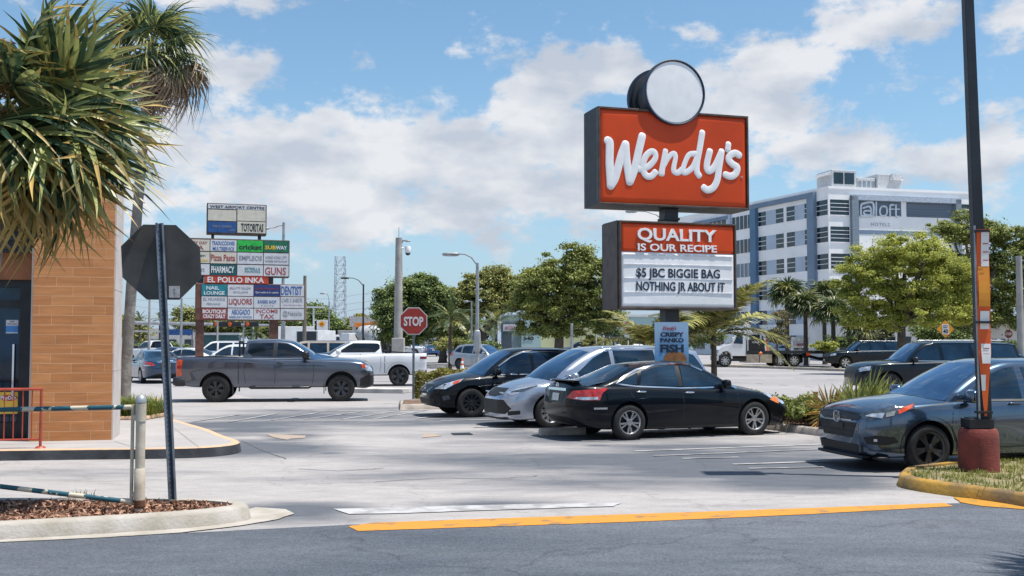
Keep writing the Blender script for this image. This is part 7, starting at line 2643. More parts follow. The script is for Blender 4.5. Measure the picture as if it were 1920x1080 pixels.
palm('coconut_palm', 'small feather palm with golden fronds behind the pylon pole at left', (cp.x + .4, 31, .1), (0, 0, 1.5), .09, .07, [(k * 2.399, R(rng.uniform(25, 62)), 0, rng.uniform(.8, 1), k % 3) for k in range(11)], pin, bark=BARK)

# date palms and others far off
lowpin = [pinnate(2.6, 20, .55, .055, dr, seg=2, r=.03).mesh('frond', m_, None) for dr, m_ in ((.3, PALMW), (.6, PALMW), (.55, PALMCO))]
def far_palm(label, px, py_c, Y, R_px, nf=16, kind='pin', variants=None, group='feather palms across the road', gold=.15, tr=.13):
    c = P(px, py_c, Y)
    sc = R_px * Y / 2000 / 2.4
    fr = []
    for k in range(nf):
        fr.append((k * 2.399, R(75 - 95 * (k / nf) ** .9), rng.uniform(-.3, .3), sc * rng.uniform(.85, 1.1), 2 if rng.random() < gold else k % 2))
    return palm('palm_tree', label, (c.x, Y, 0), (0, 0, c.z), tr, tr * .8, fr, variants or lowpin, bark=BARK, group=group)
far_palm('bright feather palm right of the hedge stop sign', 844, 600, 74, 46, 22, gold=.3)
far_palm('shadowed feather palm right of the bright one', 886, 612, 80, 40, 16, gold=.05)
far_palm('feather palm left of the dark framed board sign', 930, 606, 76, 42, 16, gold=.25)
far_palm('far feather palm right of the restaurant wall', 262, 600, 110, 22, 14)
far_palm('far feather palm behind the near octagon', 300, 600, 115, 22, 14)
far_palm('dark feather palm below the right part of the directory sign', 481, 625, 95, 36, 16, gold=.1)
far_palm('feather palm hanging behind the cement truck', 728, 602, 98, 34, 14, gold=0)
lowfan = [fan_quads(20, 1.1, 280, .35, .075, .45, .35, tipdroop=.6, petiole=1.0, seg=3, pr=.03).mesh('frond', m_, None) for m_ in (PALMW, PALMW, PALMCO)]
for lab, px, py, Y, rp_, n_ in [('leftmost fan palm before the hotel', 1475, 555, 84, 52, 34), ('fan palm with hanging gold leaves before the hotel', 1510, 578, 82, 54, 34), ('fan palm before the hotel corner', 1545, 558, 86, 48, 32), ('low fan palm before the hotel, under the green tree', 1562, 590, 80, 54, 32),
        ('pale fan palm in the shade of the green tree', 1612, 618, 78, 46, 26)]:
    far_palm(lab, px, py, Y, rp_, n_, variants=lowfan, group='fan palms before the hotel', gold=.25, tr=.19)

# palmettos beside the grey crossover
PMT = pm('palmetto_green', (.46, .46, .12), rough=.4, col2=(.15, .19, .045), scale=2, isl=.5, trans=.3, spec=.6)
PMB = pm('palmetto_bronze', (.62, .34, .08), rough=.5, col2=(.26, .20, .05), scale=2.5, isl=.6, trans=.25)
pmv = [fan_quads(28, .60, 250, .10, .022, .5, .35, tipdroop=.15, petiole=.35, seg=4, pr=.008).mesh('frond', m_, None) for m_ in (PMT, PMT, PMB)]
def palmetto(label, px, py, Y, fr):
    c = G(px, py)
    c = P(px, py, Y)
    t = thing('palmetto', label, 'palmetto', (c.x, Y, .1), 0, 'palmettos in the planting strip')
    m = MB()
    m.lathe([(.10, 0), (.08, .12), (.001, .16)], 8)
    m.build('stem', BARK, t)
    for az, el, roll, sc, vi in fr:
        o = link_mesh('frond', pmv[vi], t)
        o.matrix_local = Matrix.Translation((0, 0, .10)) @ orient(R(az), R(el), R(roll)) @ Matrix.Scale(sc, 4)
palmetto('large yellow-green palmetto behind the grey crossover bonnet', 1632, 790, 20.6, [(-90, 62, 90, 1.15, 0), (-60, 50, 70, 1.1, 1), (-120, 48, 80, 1.1, 0), (-20, 55, 90, 1.05, 1), (170, 52, 90, 1.1, 0), (60, 60, 0, 1, 1), (-75, 78, 90, 1.2, 1)])
palmetto('palmetto with bronze tips beside the low shrubs', 1580, 800, 21.4, [(-95, 45, 85, .95, 2), (-140, 40, 90, .9, 2), (180, 45, 90, .95, 2), (-60, 55, 80, 1.0, 0), (-100, 70, 90, 1.05, 0), (0, 50, 90, .9, 1)])

# ---- broadleaf trees
FIC = leaf_mat('ficus_leaf', (.38, .40, .105), (.075, .115, .040), .24)
OLIVE = leaf_mat('olive_leaf', (.44, .42, .13), (.09, .125, .045), .24)
YGR = leaf_mat('yellow_green_leaf', (.54, .54, .11), (.19, .24, .055), .34)
DGR = leaf_mat('dark_green_leaf', (.27, .33, .10), (.055, .095, .040), .22)
YEL = leaf_mat('yellow_leaf', (.36, .30, .05), (.13, .13, .03), .3)
def px_tree(name, label, base_px, Y, ells, n, leaf, mat, trunk_top=None, tr=.3, clump=.9, depth=.8, **kw):
    'crown ellipsoids given by their place and size in the picture, real depth behind'
    bx_ = P(base_px, 640, Y)
    base = V((bx_.x, Y, 0))
    k = Y / 2000
    bl = []
    for x, y, rx, ry in ells:
        c = P(x, y, Y) - base
        bl.append(((c.x, rng.uniform(-.3, .3) * rx * k, c.z), (rx * k, rx * k * depth, ry * k)))
    tt = None
    if trunk_top:
        q = P(trunk_top[0], trunk_top[1], Y) - base
        tt = (q.x, 0, q.z)
    return tree(name, label, tuple(base), bl, n, leaf, mat, tt, tr, clump, **kw)
px_tree('broad_tree', 'big round dark green tree left of the reader board', 1046, 66, [(1055, 555, 78, 50), (1015, 545, 55, 45), (1105, 540, 62, 50), (1062, 505, 62, 38), (1075, 470, 30, 14), (990, 565, 36, 32), (1140, 570, 38, 46), (1052, 590, 60, 36), (1010, 520, 38, 26), (1120, 500, 36, 24), (1000, 608, 34, 26), (1098, 612, 40, 28), (1135, 600, 30, 30), (1040, 618, 30, 20)],
        26000, .17, FIC, (1050, 600), .34, .60, limbs=14, shell=.65)
px_tree('broad_tree', 'olive green tree behind the street light left of the big round tree', 905, 84, [(900, 560, 58, 46), (950, 545, 42, 46), (865, 580, 36, 34), (925, 520, 34, 18)], 15000, .22, OLIVE, (905, 620), .35, .8)
px_tree('broad_tree', 'broad dark tree left of the hedge stop sign', 745, 80, [(775, 560, 58, 44), (730, 585, 34, 46), (800, 545, 40, 30), (760, 620, 50, 40), (822, 580, 26, 40)], 17000, .22, DGR, (748, 620), .4, .85)
px_tree('broad_tree', 'dark tree mass behind the bright feather palm', 830, 92, [(835, 600, 50, 46), (870, 620, 46, 36)], 7000, .26, DGR, (832, 635), .35, .9)
px_tree('broad_tree', 'bright yellow-green round tree before the hotel sign', 1690, 60, [(1700, 520, 92, 62), (1630, 545, 52, 62), (1775, 545, 62, 66), (1690, 470, 66, 34), (1745, 490, 60, 46), (1640, 495, 44, 40), (1605, 590, 36, 36), (1720, 590, 80, 34), (1805, 585, 38, 40), (1585, 545, 28, 30), (1615, 510, 44, 40), (1800, 520, 40, 50), (1650, 600, 40, 26)],
        36000, .135, YGR, (1690, 600), .30, .55, limbs=16, shell=.6)
px_tree('broad_tree', 'darker tree behind and right of the yellow-green tree', 1830, 78, [(1830, 530, 70, 70), (1890, 520, 50, 62), (1790, 440, 42, 22), (1850, 440, 52, 26), (1905, 450, 40, 30), (1840, 590, 60, 40), (1910, 590, 40, 40), (1765, 425, 28, 12), (1820, 405, 26, 14), (1960, 520, 60, 80)],
        22000, .20, FIC, (1832, 610), .38, .72, limbs=12)
px_tree('broad_tree', 'far round dark tree behind the fuel price sign', 590, 135, [(585, 605, 40, 34), (620, 615, 28, 26), (560, 615, 30, 28)], 7000, .34, DGR, (590, 635), .4, 1.2)
px_tree('broad_tree', 'far yellowish tree right of the lattice tower', 680, 140, [(682, 606, 26, 17), (660, 612, 16, 14)], 2600, .34, YEL, (680, 632), .3, 1.0)
px_tree('broad_tree', 'far green tree row behind the mast arm at left', 400, 130, [(400, 605, 40, 26), (360, 600, 34, 26), (440, 610, 36, 26)], 6500, .36, OLIVE, (400, 635), .35, 1.2)
px_tree('broad_tree', 'far dark tree below the directory sign', 515, 128, [(510, 615, 34, 26), (545, 605, 26, 28), (480, 612, 20, 22)], 4500, .36, DGR, (515, 635), .35, 1.2)
px_tree('broad_tree', 'far olive tree beside the restaurant wall', 238, 118, [(240, 608, 18, 24), (256, 622, 16, 20)], 2600, .32, OLIVE, (238, 635), .25, 1.0)
px_tree('broad_tree', 'low dark tree behind the speed sign', 1765, 92, [(1760, 625, 46, 22), (1800, 615, 30, 30)], 4500, .26, DGR, (1765, 640), .25, .9)
px_tree('small_tree', 'thin sparse olive tree before the hotel, right of the white flatbed cab', 1457, 74, [(1458, 612, 15, 32), (1448, 632, 12, 26), (1468, 600, 8, 16), (1462, 640, 12, 20)], 800, .15, leaf_mat('sparse_leaf', (.26, .22, .10), (.09, .085, .035), .25), (1457, 625), .08, .6, limbs=8)
px_tree('small_tree', 'slender grey-green tree beside the flags', 1150, 78, [(1152, 610, 16, 32), (1143, 625, 12, 24)], 800, .17, leaf_mat('greygreen_leaf', (.13, .18, .10), (.04, .07, .04), .25), (1150, 630), .08, .7, limbs=8)
px_tree('small_tree', 'pale leafy tree under the yellow-green tree', 1655, 84, [(1655, 620, 26, 22), (1635, 632, 20, 18)], 2600, .2, leaf_mat('pale_leaf', (.26, .27, .16), (.10, .12, .06), .25), (1655, 635), .1, .7, limbs=6)
# low roadside bushes
for i, (lab, px, py, Y, rx, ry, mt, n_) in enumerate([('low clipped bush before the board sign', 905, 648, 72, 30, 9, DGR, 1600), ('low bush at the foot of the palms', 850, 645, 78, 40, 12, OLIVE, 1800), ('low dark bush before the hotel entrance', 1580, 640, 84, 30, 12, DGR, 1800),
        ('yellow-green bush behind the flatbed', 1545, 648, 76, 22, 9, YGR, 1300), ('purple-grey bush left of the flatbed cab', 1360, 652, 80, 22, 12, pm('plum_leaf', (.14, .08, .09), rough=.6, col2=(.05, .03, .035), isl=.5), 1300), ('dark green bush mass behind the banner, right of the pylon pole', 1300, 628, 58, 52, 22, DGR, 3600), ('dark green bush mass left of the pylon pole', 1205, 628, 62, 36, 22, OLIVE, 2600),
        ('long dark hedge before the white house', 1850, 648, 84, 90, 10, DGR, 3200),
        ('dark bush behind the black wagon', 1740, 648, 80, 40, 10, DGR, 1800), ('pale bush left of the pylon sign', 1110, 645, 84, 30, 12, OLIVE, 1500), ('low bush row at the far left junction', 300, 650, 100, 60, 9, DGR, 2200)]):
    px_tree('bush', lab, px, Y, [(px, py, rx, ry), (px + rx * .4, py + 2, rx * .7, ry * .8)], n_, .16, mt, None, clump=.5, cat='bush', crown='foliage')

# ---- hedge, shrubs, grasses
def box_hedge(name, label, path, w, h, n, size, mat, cat='hedge', z0=.1, mat2=None, n2=0, top=None):
    a, b = V(path[0]), V(path[1])
    d = (b - a)
    t = thing(name, label, cat, (a.x, a.y, z0), 0)
    u = nrg.random(n)
    # most leaves near the faces of the box
    s = nrg.random(n)
    v = np.where(s < .4, np.sign(nrg.random(n) - .5) * nrg.uniform(.4, .55, n), nrg.uniform(-.5, .5, n))
    z = np.where(s >= .4, nrg.uniform(.80, 1.06, n), nrg.random(n) ** .8)
    e = s > .88
    u = np.where(e, np.where(nrg.random(n) < .5, nrg.uniform(-.015, .02, n), nrg.uniform(.98, 1.015, n)), u)
    z = np.where(e, nrg.random(n), z)
    dn = np.array([d.x, d.y, 0])
    nn = np.array([-d.y, d.x, 0]) / d.length
    lump = 1 + .10 * np.sin(u * 31) * np.cos(u * 13 + 2)
    c = dn * u[:, None] + nn * (v * w)[:, None] + np.stack([0 * z, 0 * z, z * h * lump], 1)
    k = nrg.normal(size=(n, 3)) + np.array([0, 0, .6])
    k /= np.linalg.norm(k, axis=1)[:, None]
    a_ = np.cross(k, nrg.normal(size=(n, 3)))
    a_ /= np.linalg.norm(a_, axis=1)[:, None]
    b_ = np.cross(k, a_)
    sz = size * nrg.uniform(.6, 1.3, n)[:, None]
    Q = np.stack([c + a_ * sz, c + b_ * sz * .55, c - a_ * sz, c - b_ * sz * .55], 1)
    link_mesh('foliage', quads_mesh('foliage', Q, mat), t)
    if n2:
        i = nrg.choice(n, n2)
        link_mesh('dry_leaves', quads_mesh('dry_leaves', Q[i] + nrg.normal(size=(n2, 1, 3)) * .03, mat2), t)
    m = MB()
    for q in np.linspace(.04, .96, 14):
        p = d * q
        m.tube([(p.x, p.y, 0), (p.x + .05, p.y + .03, h * .8)], [.02, .01], 5)
    m.build('stems', BARK, t)
    return t
HEDG = leaf_mat('hedge_leaf', (.36, .33, .075), (.085, .10, .03), .25)
HEDB = leaf_mat('hedge_brown', (.36, .27, .16), (.15, .10, .05), .15)
e0, e1 = G(779, 757), V((2.6, 33.0, 0))
box_hedge('hedge', 'clipped hedge with brownish end in the kerbed island behind the stop sign', [(e0.x, e0.y + .9, 0), (2.6, 32.4, 0)], .95, .82, 9000, .055, HEDG, mat2=HEDB, n2=900)
SHR = leaf_mat('shrub_leaf', (.30, .33, .08), (.07, .10, .025), .25)
TWIG = leaf_mat('shrub_dry', (.24, .17, .10), (.10, .065, .045), .1)
def strip_pt(t, off): return STRIP0 + RD * t + nR * off
for i, (t_, off, n_, r_, lab) in enumerate([(.9, .75, 2600, .42, 'green shrub in front of the black sedan bumper'), (-.5, .9, 2600, .45, 'green and brown shrub right of the black sedan'), (2.5, 1.3, 1800, .4, 'shrub behind the black sedan bonnet'), (-1.6, 1.5, 1800, .4, 'shrub among the palmettos'), (-3.2, 1.4, 1800, .42, 'shrub close beside the grey crossover')]):
    p = strip_pt(t_, off)
    tt = thing('shrub', lab, 'shrub', (p.x, p.y, .1), 0, 'low shrubs along the planting strip')
    cs = [np.array([nrg.uniform(-.7, .7), nrg.uniform(-.5, .5), nrg.uniform(.2, .5)]) for _ in range(14)]
    link_mesh('foliage', quads_mesh('foliage', leaves(cs, [r_ * .6] * 14, n_, .05), SHR), tt)
    link_mesh('twigs', quads_mesh('twigs', leaves([c * np.array([1, 1, .45]) for c in cs], [r_ * .5] * 14, n_ // 2, .045, asp=.2), TWIG), tt)

def blades(name, pts, n, h, w, mat, lean=.5, parent=None, kind=None, seg=1):
    'upright curved grass blades on given points'
    p = np.asarray(pts)[nrg.integers(0, len(pts), n)]
    p = p + nrg.normal(size=(n, 3)) * np.array([.06, .06, 0])
    az = nrg.uniform(0, 6.283, n)
    d = np.stack([np.cos(az), np.sin(az), 0 * az], 1)
    s = np.stack([-np.sin(az), np.cos(az), 0 * az], 1)
    hh = h * nrg.uniform(.5, 1.3, n)[:, None]
    ln = lean * nrg.uniform(.2, 1.5, n)[:, None]
    up = np.array([0, 0, 1.0])
    m1 = p + up * hh * .6 + d * hh * ln * .35
    t = p + up * hh * (1 - .35 * ln) + d * hh * ln
    q1 = np.stack([p - s * w, p + s * w, m1 + s * w * .8, m1 - s * w * .8], 1)
    q2 = np.stack([m1 - s * w * .8, m1 + s * w * .8, t + s * w * .08, t - s * w * .08], 1)
    o = link_mesh(name, quads_mesh(name, np.concatenate([q1, q2]), mat), parent)
    if kind: o['kind'] = kind
    return o
# liriope-like clump in the planter by the restaurant
GRS = leaf_mat('tuft_leaf', (.26, .29, .06), (.06, .10, .02), .3, scale=2)
c = P(258, 765, 23.6)
kp0 = [(c.x - .75, 23.0), (c.x + .40, 23.0), (c.x + .50, 24.6), (c.x - .75, 24.6)]
kerb_ring([(x, y) for x, y in kp0], .24, .16, ORANGEC, 'planter_kerb', smooth_n=0)
sheet('planter_soil', kp0, .18, SOIL)
tt = thing('grass_tuft', 'arching green tuft in the orange kerbed planter at the restaurant corner', 'plant', (c.x, 23.7, .18))
blades('foliage', [(nrg.uniform(-.62, .32), nrg.uniform(-.5, .7), 0) for _ in range(70)], 2600, .46, .008, GRS, .95, tt)
# turf on the yellow-kerbed island
def inside(poly, x, y):
    c_ = False
    for i in range(len(poly)):
        x1_, y1_ = poly[i]
        x2_, y2_ = poly[i - 1]
        if (y1_ > y) != (y2_ > y) and x < (x2_ - x1_) * (y - y1_) / (y2_ - y1_) + x1_: c_ = not c_
    return c_
xs0 = [p[0] for p in inn2]; ys0 = [p[1] for p in inn2]
pts = []
while len(pts) < 900:
    x, y = rng.uniform(min(xs0), min(xs0) + 3.4), rng.uniform(min(ys0), max(ys0))
    if inside(inn2, x, y) and mnoise.noise(V((x * 1.1, y * 1.3, 2))) > -.28: pts.append((x, y, .11))
g = blades('turf', pts, 9000, .075, .005, leaf_mat('turf_leaf', (.27, .28, .07), (.11, .13, .03), .25, scale=2), .9)
tag(g, kind='stuff')
# bark chips on the left island
xs0 = [p[0] for p in ISL1]; ys0 = [p[1] for p in ISL1]
pts = []
while len(pts) < 3800:
    x, y = rng.uniform(-6.3, max(xs0)), rng.uniform(min(ys0), max(ys0))
    if inside(ISL1, x, y): pts.append((x, y, .135 + rng.uniform(0, .03)))
Q = leaves([(0, 0, 0)], [.001], len(pts), .030, up=1.2, asp=.38) + np.array(pts)[:, None, :]
g = link_mesh('mulch', quads_mesh('mulch', Q, pm('mulch_chips', (.42, .24, .16), rough=.95, col2=(.09, .045, .03), scale=3, isl=.8)))
tag(g, kind='stuff')
for i, px in enumerate((400, 430, 455)):
    pass
tt = thing('weed', 'wispy dry weed growing from the mulch by the gate', 'plant', tuple(G(147, 938, .13)))
blades('foliage', [(nrg.uniform(-.1, .1), nrg.uniform(-.05, .05), 0) for _ in range(8)], 60, .12, .003, GRS, .8, tt)
# ------------------------------------------------------------------ vehicles in the lot
PI = math.pi
def wheel_at(name, label, cat, px, py, rz, S, mat, front, side, **kw):
    loc = put(G(px, py), rz, S, S['ax'] if front else -S['ax'], side)
    return car(name, label, cat, loc, rz, S, mat, **kw)
wheel_at('pickup_truck', 'grey crew-cab pickup truck crossing the lot in front of the white pickup', 'pickup truck', 404, 755, R(8), PICKUP, P_GREY, False, -1, ns=60)
wheel_at('pickup_truck', 'smooth white pickup truck behind the grey one, facing left', 'pickup truck', 748, 724, PI + R(7), RIVIAN, P_WHITE, False, 1, ns=50)
wheel_at('crossover', 'black crossover parked nose-out beside the hedge', 'car', 885, 783.5, PI + R(21), ROGUE, P_BLACK, True, 1, ns=56)
wheel_at('minivan', 'silver-blue minivan parked nose-out between two black cars', 'car', 1034, 803, PI + R(21), VAN, P_SILVER, True, 1, ns=60)
wheel_at('sedan', 'black sedan with rear spoiler and silver wheels parked nose to the shrubs', 'car', 1182, 826, R(22), ALTIMA, P_BLACK, False, -1, ns=64)
wheel_at('crossover', 'dark grey crossover with black wheels nearest the camera at right', 'car', 1745, 886, PI + R(12), HRV, P_GREYD, True, 1, ns=64)

# ------------------------------------------------------------------ traffic beyond
def at_g(name, label, px, py, deg, S, mat, cat='car', group=None, **kw):
    g = G(px, py)
    return car(name, label, cat, (g.x, g.y, 0), R(deg), S, mat, group, ns=30, **kw)
at_g('wagon', 'long black wagon with roof rails on the near lanes behind the grey crossover', 1742, 741, 181, scale_spec(TALL, kz=.985, rimmat=ALLOYD), P_BLACKB)
at_g('suv', 'large dark blue-black vehicle behind the flatbed, facing left', 1622, 690, 182, TALL, P_BLACKB)
at_g('sedan', 'navy blue sedan facing right at the far right edge', 1885, 722, 4, SEDAN, P_BLUED)
at_g('sedan', 'dark navy sedan seen from behind left of the stop sign post', 288, 716, 121, SEDAN, P_BLUED)
at_g('pickup_truck', 'white pickup truck seen from behind, beyond the navy sedan', 290, 686, 133, scale_spec(PICKUP, rimmat=ALLOY), P_WHITE, cat='pickup truck')
at_g('sedan', 'dark blue sedan facing right between stop sign post and brown pylon leg', 330, 690, 8, SEDAN, P_BLUED)
at_g('sedan', 'white sedan just behind the grey pickup bed, left of the brown pylon leg', 345, 698, 170, SEDAN, P_WHITE)
at_g('suv', 'white large-bodied vehicle right of the brown pylon leg', 415, 693, 176, TALL, P_WHITE)
at_g('suv', 'second white vehicle nearer to the grey pickup cab', 436, 703, 172, SUV, P_WHITE)
at_g('van', 'beige van roof rising behind the grey pickup bonnet', 585, 706, 175, TALL, P_TAN)
at_g('suv', 'white sport vehicle behind the camera pole, facing right', 766, 667, -28, TALL, P_WHITE)
at_g('sedan', 'bright blue sedan seen from behind right of the hedge stop sign', 809, 668, 100, SEDAN, P_BLUE)
def blue_side(root, bvh, body):
    vs, fs = patch(bvh, [(-2.6, 1.75), (-.2, 1.7), (.9, .6), (-1.2, .55), (-2.7, 1.0)], 'L', .012)
    MB().add(vs, fs).build('side_graphic', pm('van_blue', (.06, .30, .58), rough=.4), root)
at_g('van', 'white van with a pale blue side seen from behind', 860, 673, 113, dict(CARGO, extra=[blue_side]), P_WHITE, cat='van')
at_g('crossover', 'silver crossover facing right behind the hedge', 908, 694, -38, SUV, P_SILV2)
at_g('van', 'small white van facing left before the teal building', 990, 671, 165, scale_spec(CARGO, kx=.84, ky=.9, kz=.88), P_WHITE, cat='van')
tall_lamps = [(n, m, p, c, mi, o) for n, m, p, c, mi, o in SUV['pats'] if n != 'tail_light'] + [('tail_light', LAMPRO, [(-2.25, .78, 1.6), (-2.15, .86, 1.6), (-2.2, .9, 1.0), (-2.32, .78, 1.0)], 'BL', True, .012)]
at_g('suv', 'dark grey vehicle with tall red rear lamps seen from behind', 1019, 676, 104, dict(scale_spec(SUV, kz=1.05), pats=tall_lamps), P_GREYD)
at_g('pickup_truck', 'dark blue-black pickup truck behind the minivan roof', 1092, 684, 176, scale_spec(PICKUP, kz=.97, rimmat=ALLOY), P_BLACKB, cat='pickup truck')
at_g('suv', 'white car with roof rack glimpsed over the minivan roof', 1160, 690, 178, SUV, P_WHITE)
for px, py, dg, S_, m_, lab in [(262, 662, 170, SUV, P_GREYD, 'far dark car at the junction beside the wall'), (318, 664, 175, SEDAN, P_BLACK, 'far black car right of the stop sign post'), (352, 660, 5, SUV, P_WHITE, 'far white car at the junction, right of the green signal box'),
        (462, 662, 172, CARGO, P_WHITE, 'far white van below the directory sign'), (398, 661, 178, SUV, P_GREY, 'far grey car under the middle of the directory sign'), (640, 668, 175, SUV, P_SILV2, 'far silver car before the fuel station'), (718, 664, 178, SEDAN, P_WHITE, 'far white car by the cement truck'),
        (952, 662, 170, SEDAN, P_WHITE, 'far white car beside the dark framed board sign'), (925, 668, 178, SUV, P_WHITE, 'white car roof just behind the silver crossover'), (1468, 668, 172, SEDAN, P_SILV2, 'far pale car between the flatbed cab and the entrance sign'), (1390, 664, 178, SUV, P_SILV2, 'far silver car left of the flatbed cab')]:
    at_g('car', lab, px, py, dg, S_, m_)

# ------------------------------------------------------------------ trucks
def truck_wheel(root, x, y, wr=.48, mat=ALLOY):
    tyre, rim = wheel_meshes(wr, .28, .30, (8, 0, .09, .07, 0), mat)
    w = link_mesh('wheel', tyre, root)
    w.location = (x, y, wr)
    w.rotation_euler = (0, 0, 0 if y > 0 else PI)
    link_mesh('rim', rim, w)
RX90 = Matrix.Rotation(R(90), 4, 'X')
g = G(1363, 689)
g.y += 1.0
tow = thing('tow_truck', 'white-cab flatbed tow truck with a black deck facing left', 'tow truck', (g.x, g.y + .9, 0), R(2))
MT = P_WHITE
def xz(poly, y0, y1, mat, name, parent=tow, smooth=None):
    m = MB()
    m.prism(ccw(poly), -y1, -y0, M=RX90)
    return m.build(name, mat, parent, smooth=smooth, bevel=.03)
xz([(-.50, .85), (-.46, 1.25), (-.25, 1.48), (.42, 1.66), (.80, 2.45), (.98, 2.62), (1.55, 2.68), (1.55, .80), (.52, .80), (.42, 1.05), (.18, 1.16), (-.12, 1.1), (-.34, .85)], -1.05, 1.05, MT, 'cab')
for y in (-1.066, 1.066):
    m = MB()
    m.prism(ccw([(.62, 1.70), (.92, 2.36), (1.02, 2.46), (1.28, 2.48), (1.30, 1.66)]), -.008, .008, M=Matrix.Translation((0, y, 0)) @ RX90)
    m.build('side_window', GLASSD, tow)
m = MB()
m.add([(.43, -.95, 1.69), (.43, .95, 1.69), (.79, .88, 2.43), (.79, -.88, 2.43)], [(0, 3, 2, 1)])
m.v = [(x - .02, y, z + .01) for x, y, z in m.v]
m.build('windshield', GLASSB, tow)
m = MB()
for y in (-1.28, 1.28): m.blob((.52, y, 1.95), (.14, .18, .42), e=4)
m.tube([(.5, -1.28, 1.95), (.6, -1.0, 1.9)], .02, 5)
m.build('mirror', MT, tow)
m = MB()
for y in (-.98, .98):
    m.tube([(-.52 + .0, y, .62), (-.44, y, .98), (-.15, y, 1.2), (.2, y, 1.2), (.45, y, 1.0), (.52, y, .6)], .07, 6)
m.build('mudguard', MT, tow)
m = MB()
m.box((-.52, 0, .62), (.16, 2.1, .30))
m.build('bumper', CHROME, tow)
m = MB()
for y in (-.85, .85): m.blob((-.44, y, 1.02), (.14, .32, .2))
m.build('headlight', LAMPC, tow)
xz([(1.62, 1.05), (1.62, 2.62), (1.9, 2.66), (2.72, 2.58), (2.92, 2.40), (3.02, 1.05), (2.86, 1.05), (2.80, 2.30), (2.6, 2.45), (1.75, 2.45), (1.75, 1.05)], -1.1, -1.0, MT, 'roll_arch')
xz([(1.62, 1.05), (1.62, 2.62), (1.9, 2.66), (2.72, 2.58), (2.92, 2.40), (3.02, 1.05), (2.86, 1.05), (2.80, 2.30), (2.6, 2.45), (1.75, 2.45), (1.75, 1.05)], 1.0, 1.1, MT, 'roll_arch')
MB().box((2.25, 0, 2.05), (.9, 1.9, .75)).build('headboard', pm('headboard_pale', (.5, .5, .52), rough=.5), tow)
MB().box((2.25, -.97, 2.12), (.62, .04, .42)).build('headboard_window', GLASSD, tow)
m = MB()
m.box((2.3, 0, 1.55), (1.3, 2.2, .85))
m.build('winch_box', BLACK, tow, bevel=.03)
text('TOWING', (2.2, -1.115, 1.72), .12, INK['white'], tow, w=.5, bold=.02)
m = MB()
m.box((4.75, 0, 1.02), (6.4, 2.35, .12))
m.box((4.75, -1.17, 1.10), (6.4, .06, .14))
m.box((4.75, 1.17, 1.10), (6.4, .06, .14))
m.box((3.0, 0, .78), (6.4, .9, .25))
m.build('deck', DARKM, tow)
for x0, x1 in ((1.55, 2.45), (2.5, 3.4)):
    MB().box(((x0 + x1) / 2, 0, .62), (x1 - x0, 2.2, .62)).build('tool_box', pm('toolbox_alloy', (.55, .47, .40), rough=.35, metal=.4, var=.15), tow, bevel=.02)
m = MB()
m.box((.95, 0, .55), (1.0, 2.0, .25))
m.build('step_tank', BLACK, tow)
for x in (0, 3.95, 5.0):
    for y in (-.98, .98): truck_wheel(tow, x, y, .47, ALLOY)
m = MB()
for x in (4.5, 5.6): m.box((x, 0, .62), (.04, 2.2, .62))
m.build('mud_flap', BLACKP, tow)
m = MB()
m.blob((2.55, -1.18, .98), (.30, .1, .2))
m.build('marker_lamp', LAMPA, tow, smooth=50)
m = MB()
m.box((6.0, -1.19, .92), (.28, .05, .2))
m.build('tail_light', LAMPRO, tow)
m = MB()
m.tube([(5.9, 0, .9), (7.3, 0, .55), (7.9, 0, .6)], .12, 6)
m.box((7.6, 0, .62), (.25, 1.6, .2))
m.build('tow_boom', DARKM, tow)
cone2 = thing('traffic_cone', 'orange traffic cone standing on the flatbed deck behind the cab', 'traffic cone', tuple(V((g.x, g.y + .9, 0)) + Matrix.Rotation(R(2), 3, 'Z') @ V((3.05, -.9, 1.085))))
m = MB()
m.lathe([(.20, .03), (.05, 1.0), (.001, 1.0)], 14)
m.build('cone', CO, cone2, smooth=40)
MB().box((0, 0, .02), (.46, .46, .04)).build('base', CO, cone2)

def box_truck(label, px, py, deg, L, H, boxmat, cabmat, cab=True, grp=None, kind='box_truck'):
    g_ = G(px, py)
    t = thing(kind, label, 'truck', (g_.x, g_.y, 0), R(deg), grp)
    MB().box((0, 0, 1.1 + (H - 1.1) / 2), (L, 2.3, H - 1.1)).build('cargo_box', boxmat, t, bevel=.04)
    m = MB()
    m.box((L / 2 * .98, 0, .95), (L + 2.2, .9, .25))
    m.build('chassis', BLACK, t)
    m = MB()
    m.box((-L / 2 - .01, 0, 1.1 + (H - 1.1) / 2), (.03, 2.0, (H - 1.1) * .86))
    m.build('rear_door', pm('roller_door', (.03, .04, .05), rough=.5), t)
    if cab:
        c0 = L / 2 + .1
        m = MB()
        m.prism(ccw([(c0, .7), (c0, 2.5), (c0 + 1.0, 2.5), (c0 + 1.45, 1.65), (c0 + 2.1, 1.45), (c0 + 2.15, .7)]), -1.05, 1.05, M=RX90)
        m.build('cab', cabmat, t, bevel=.05)
        for y in (-1.06, 1.06):
            m = MB()
            m.prism(ccw([(c0 + .25, 1.65), (c0 + .25, 2.3), (c0 + .95, 2.3), (c0 + 1.28, 1.65)]), -.01, .01, M=Matrix.Translation((0, y, 0)) @ RX90)
            m.build('side_window', GLASSD, t)
        m = MB()
        m.add([(c0 + 1.03, -.9, 2.42), (c0 + 1.03, .9, 2.42), (c0 + 1.44, .95, 1.70), (c0 + 1.44, -.95, 1.70)], [(0, 3, 2, 1)])
        m.v = [(x + .02, y, z + .01) for x, y, z in m.v]
        m.build('windshield', GLASSD, t)
        for y in (-.95, .95): truck_wheel(t, c0 + 1.3, y, .45)
    for x in (-L / 2 + .9,):
        for y in (-.95, .95): truck_wheel(t, x, y, .45)
    return t
GREYB = pm('box_grey', (.30, .31, .32), rough=.6)
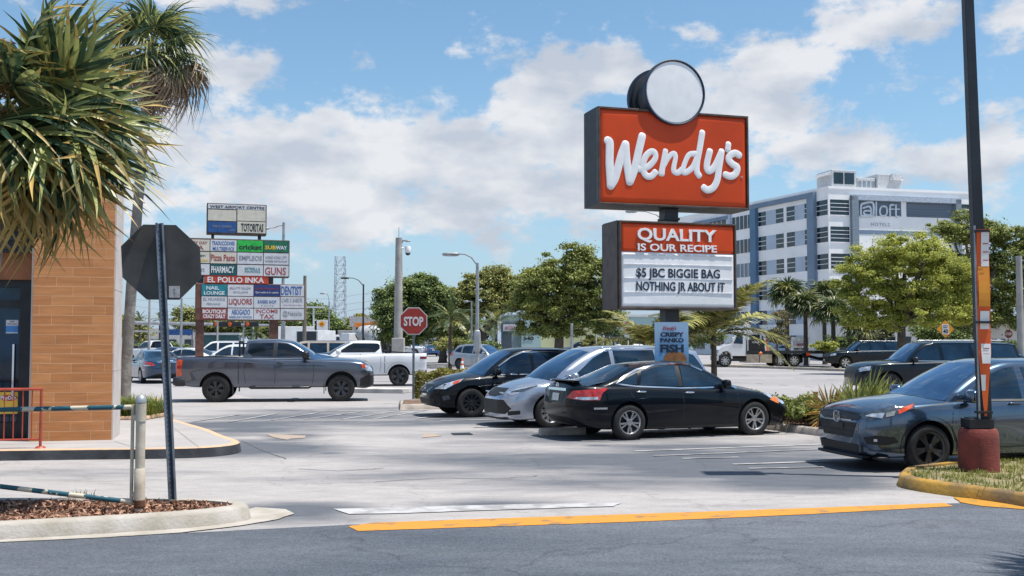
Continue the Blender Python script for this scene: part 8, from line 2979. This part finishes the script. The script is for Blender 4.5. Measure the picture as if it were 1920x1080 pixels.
box_truck('white box truck with a high pale body above the grey pickup roof', 548, 673, 20, 4.2, 3.4, P_WHITE, P_WHITE)
box_truck('dark-doored box truck with a pale frame behind the pickup bonnets', 592, 676, 75, 4.0, 2.9, P_WHITE, P_WHITE)
box_truck('grey dump-bodied truck before the fuel canopy', 666, 668, 12, 4.4, 3.2, GREYB, P_WHITE)
# cement mixer
g_ = G(703, 674)
t = thing('cement_truck', 'cement mixer truck with a grey striped drum behind the white pickup', 'truck', (g_.x, g_.y, 0), R(150))
m = MB()
M_ = Matrix.Translation((0, 0, 2.3)) @ Matrix.Rotation(R(78), 4, 'Y')
m.lathe([(.001, -2.1), (.5, -2.1), (.85, -1.3), (1.15, -.2), (1.1, .8), (.75, 1.9), (.45, 2.2), (.001, 2.2)], 24, M=M_)
m.build('drum', pm('drum_grey', (.42, .43, .45), rough=.5, var=.15, scale=1), t, smooth=50)
m = MB()
for j in range(3):
    pts = []
    for i in range(26):
        u = i / 25
        z = -1.9 + 3.9 * u
        r_ = np.interp(z, [-2.1, -1.3, -.2, .8, 1.9, 2.2], [.5, .85, 1.15, 1.1, .75, .45]) + .02
        a_ = u * 5.5 + j * 2.1
        pts.append(M_ @ V((r_ * math.cos(a_), r_ * math.sin(a_), z)))
    m.tube(pts, .07, 5)
m.build('drum_stripe', pm('drum_dark', (.10, .105, .10), rough=.6), t)
m = MB()
m.tube([(-2.1, 0, 2.3), (-2.7, 0, 1.5), (-3.1, 0, 1.2)], [.45, .28, .22], 8)
m.build('chute', GALV, t)
m = MB()
m.box((.6, 0, .95), (6.4, .9, .25))
m.box((-1.6, 0, 1.5), (.2, 1.6, 1.2))
m.build('chassis', BLACK, t)
m = MB()
m.prism(ccw([(2.5, .8), (2.5, 2.7), (3.5, 2.7), (3.8, 1.8), (4.4, 1.6), (4.4, .8)]), -1.1, 1.1, M=RX90)
m.build('cab', P_WHITE, t, bevel=.05)
for x in (-1.9, -.8, 3.7):
    for y in (-1, 1): truck_wheel(t, x, y, .5)

# top of the tall lot light: luminaires whose shade falls across the stalls
dirp = (V(_ptop) - V((_pbase.x, 0, .7))).normalized()
hd = V((_pbase.x, 0, .7)) + dirp * (8.3 / dirp.z)
m = MB()
m.tube([tuple(V(_ptop) - dirp * .5), tuple(hd)], [.062, .055], 4)
m.build('upper_pole', DARKM, pole)
m = MB()
m.box((hd.x - .22, hd.y, hd.z), (.80, .45, .16))
m.box((hd.x + .3, hd.y, hd.z), (.3, .12, .1))
m.build('luminaire', DARKM, pole)
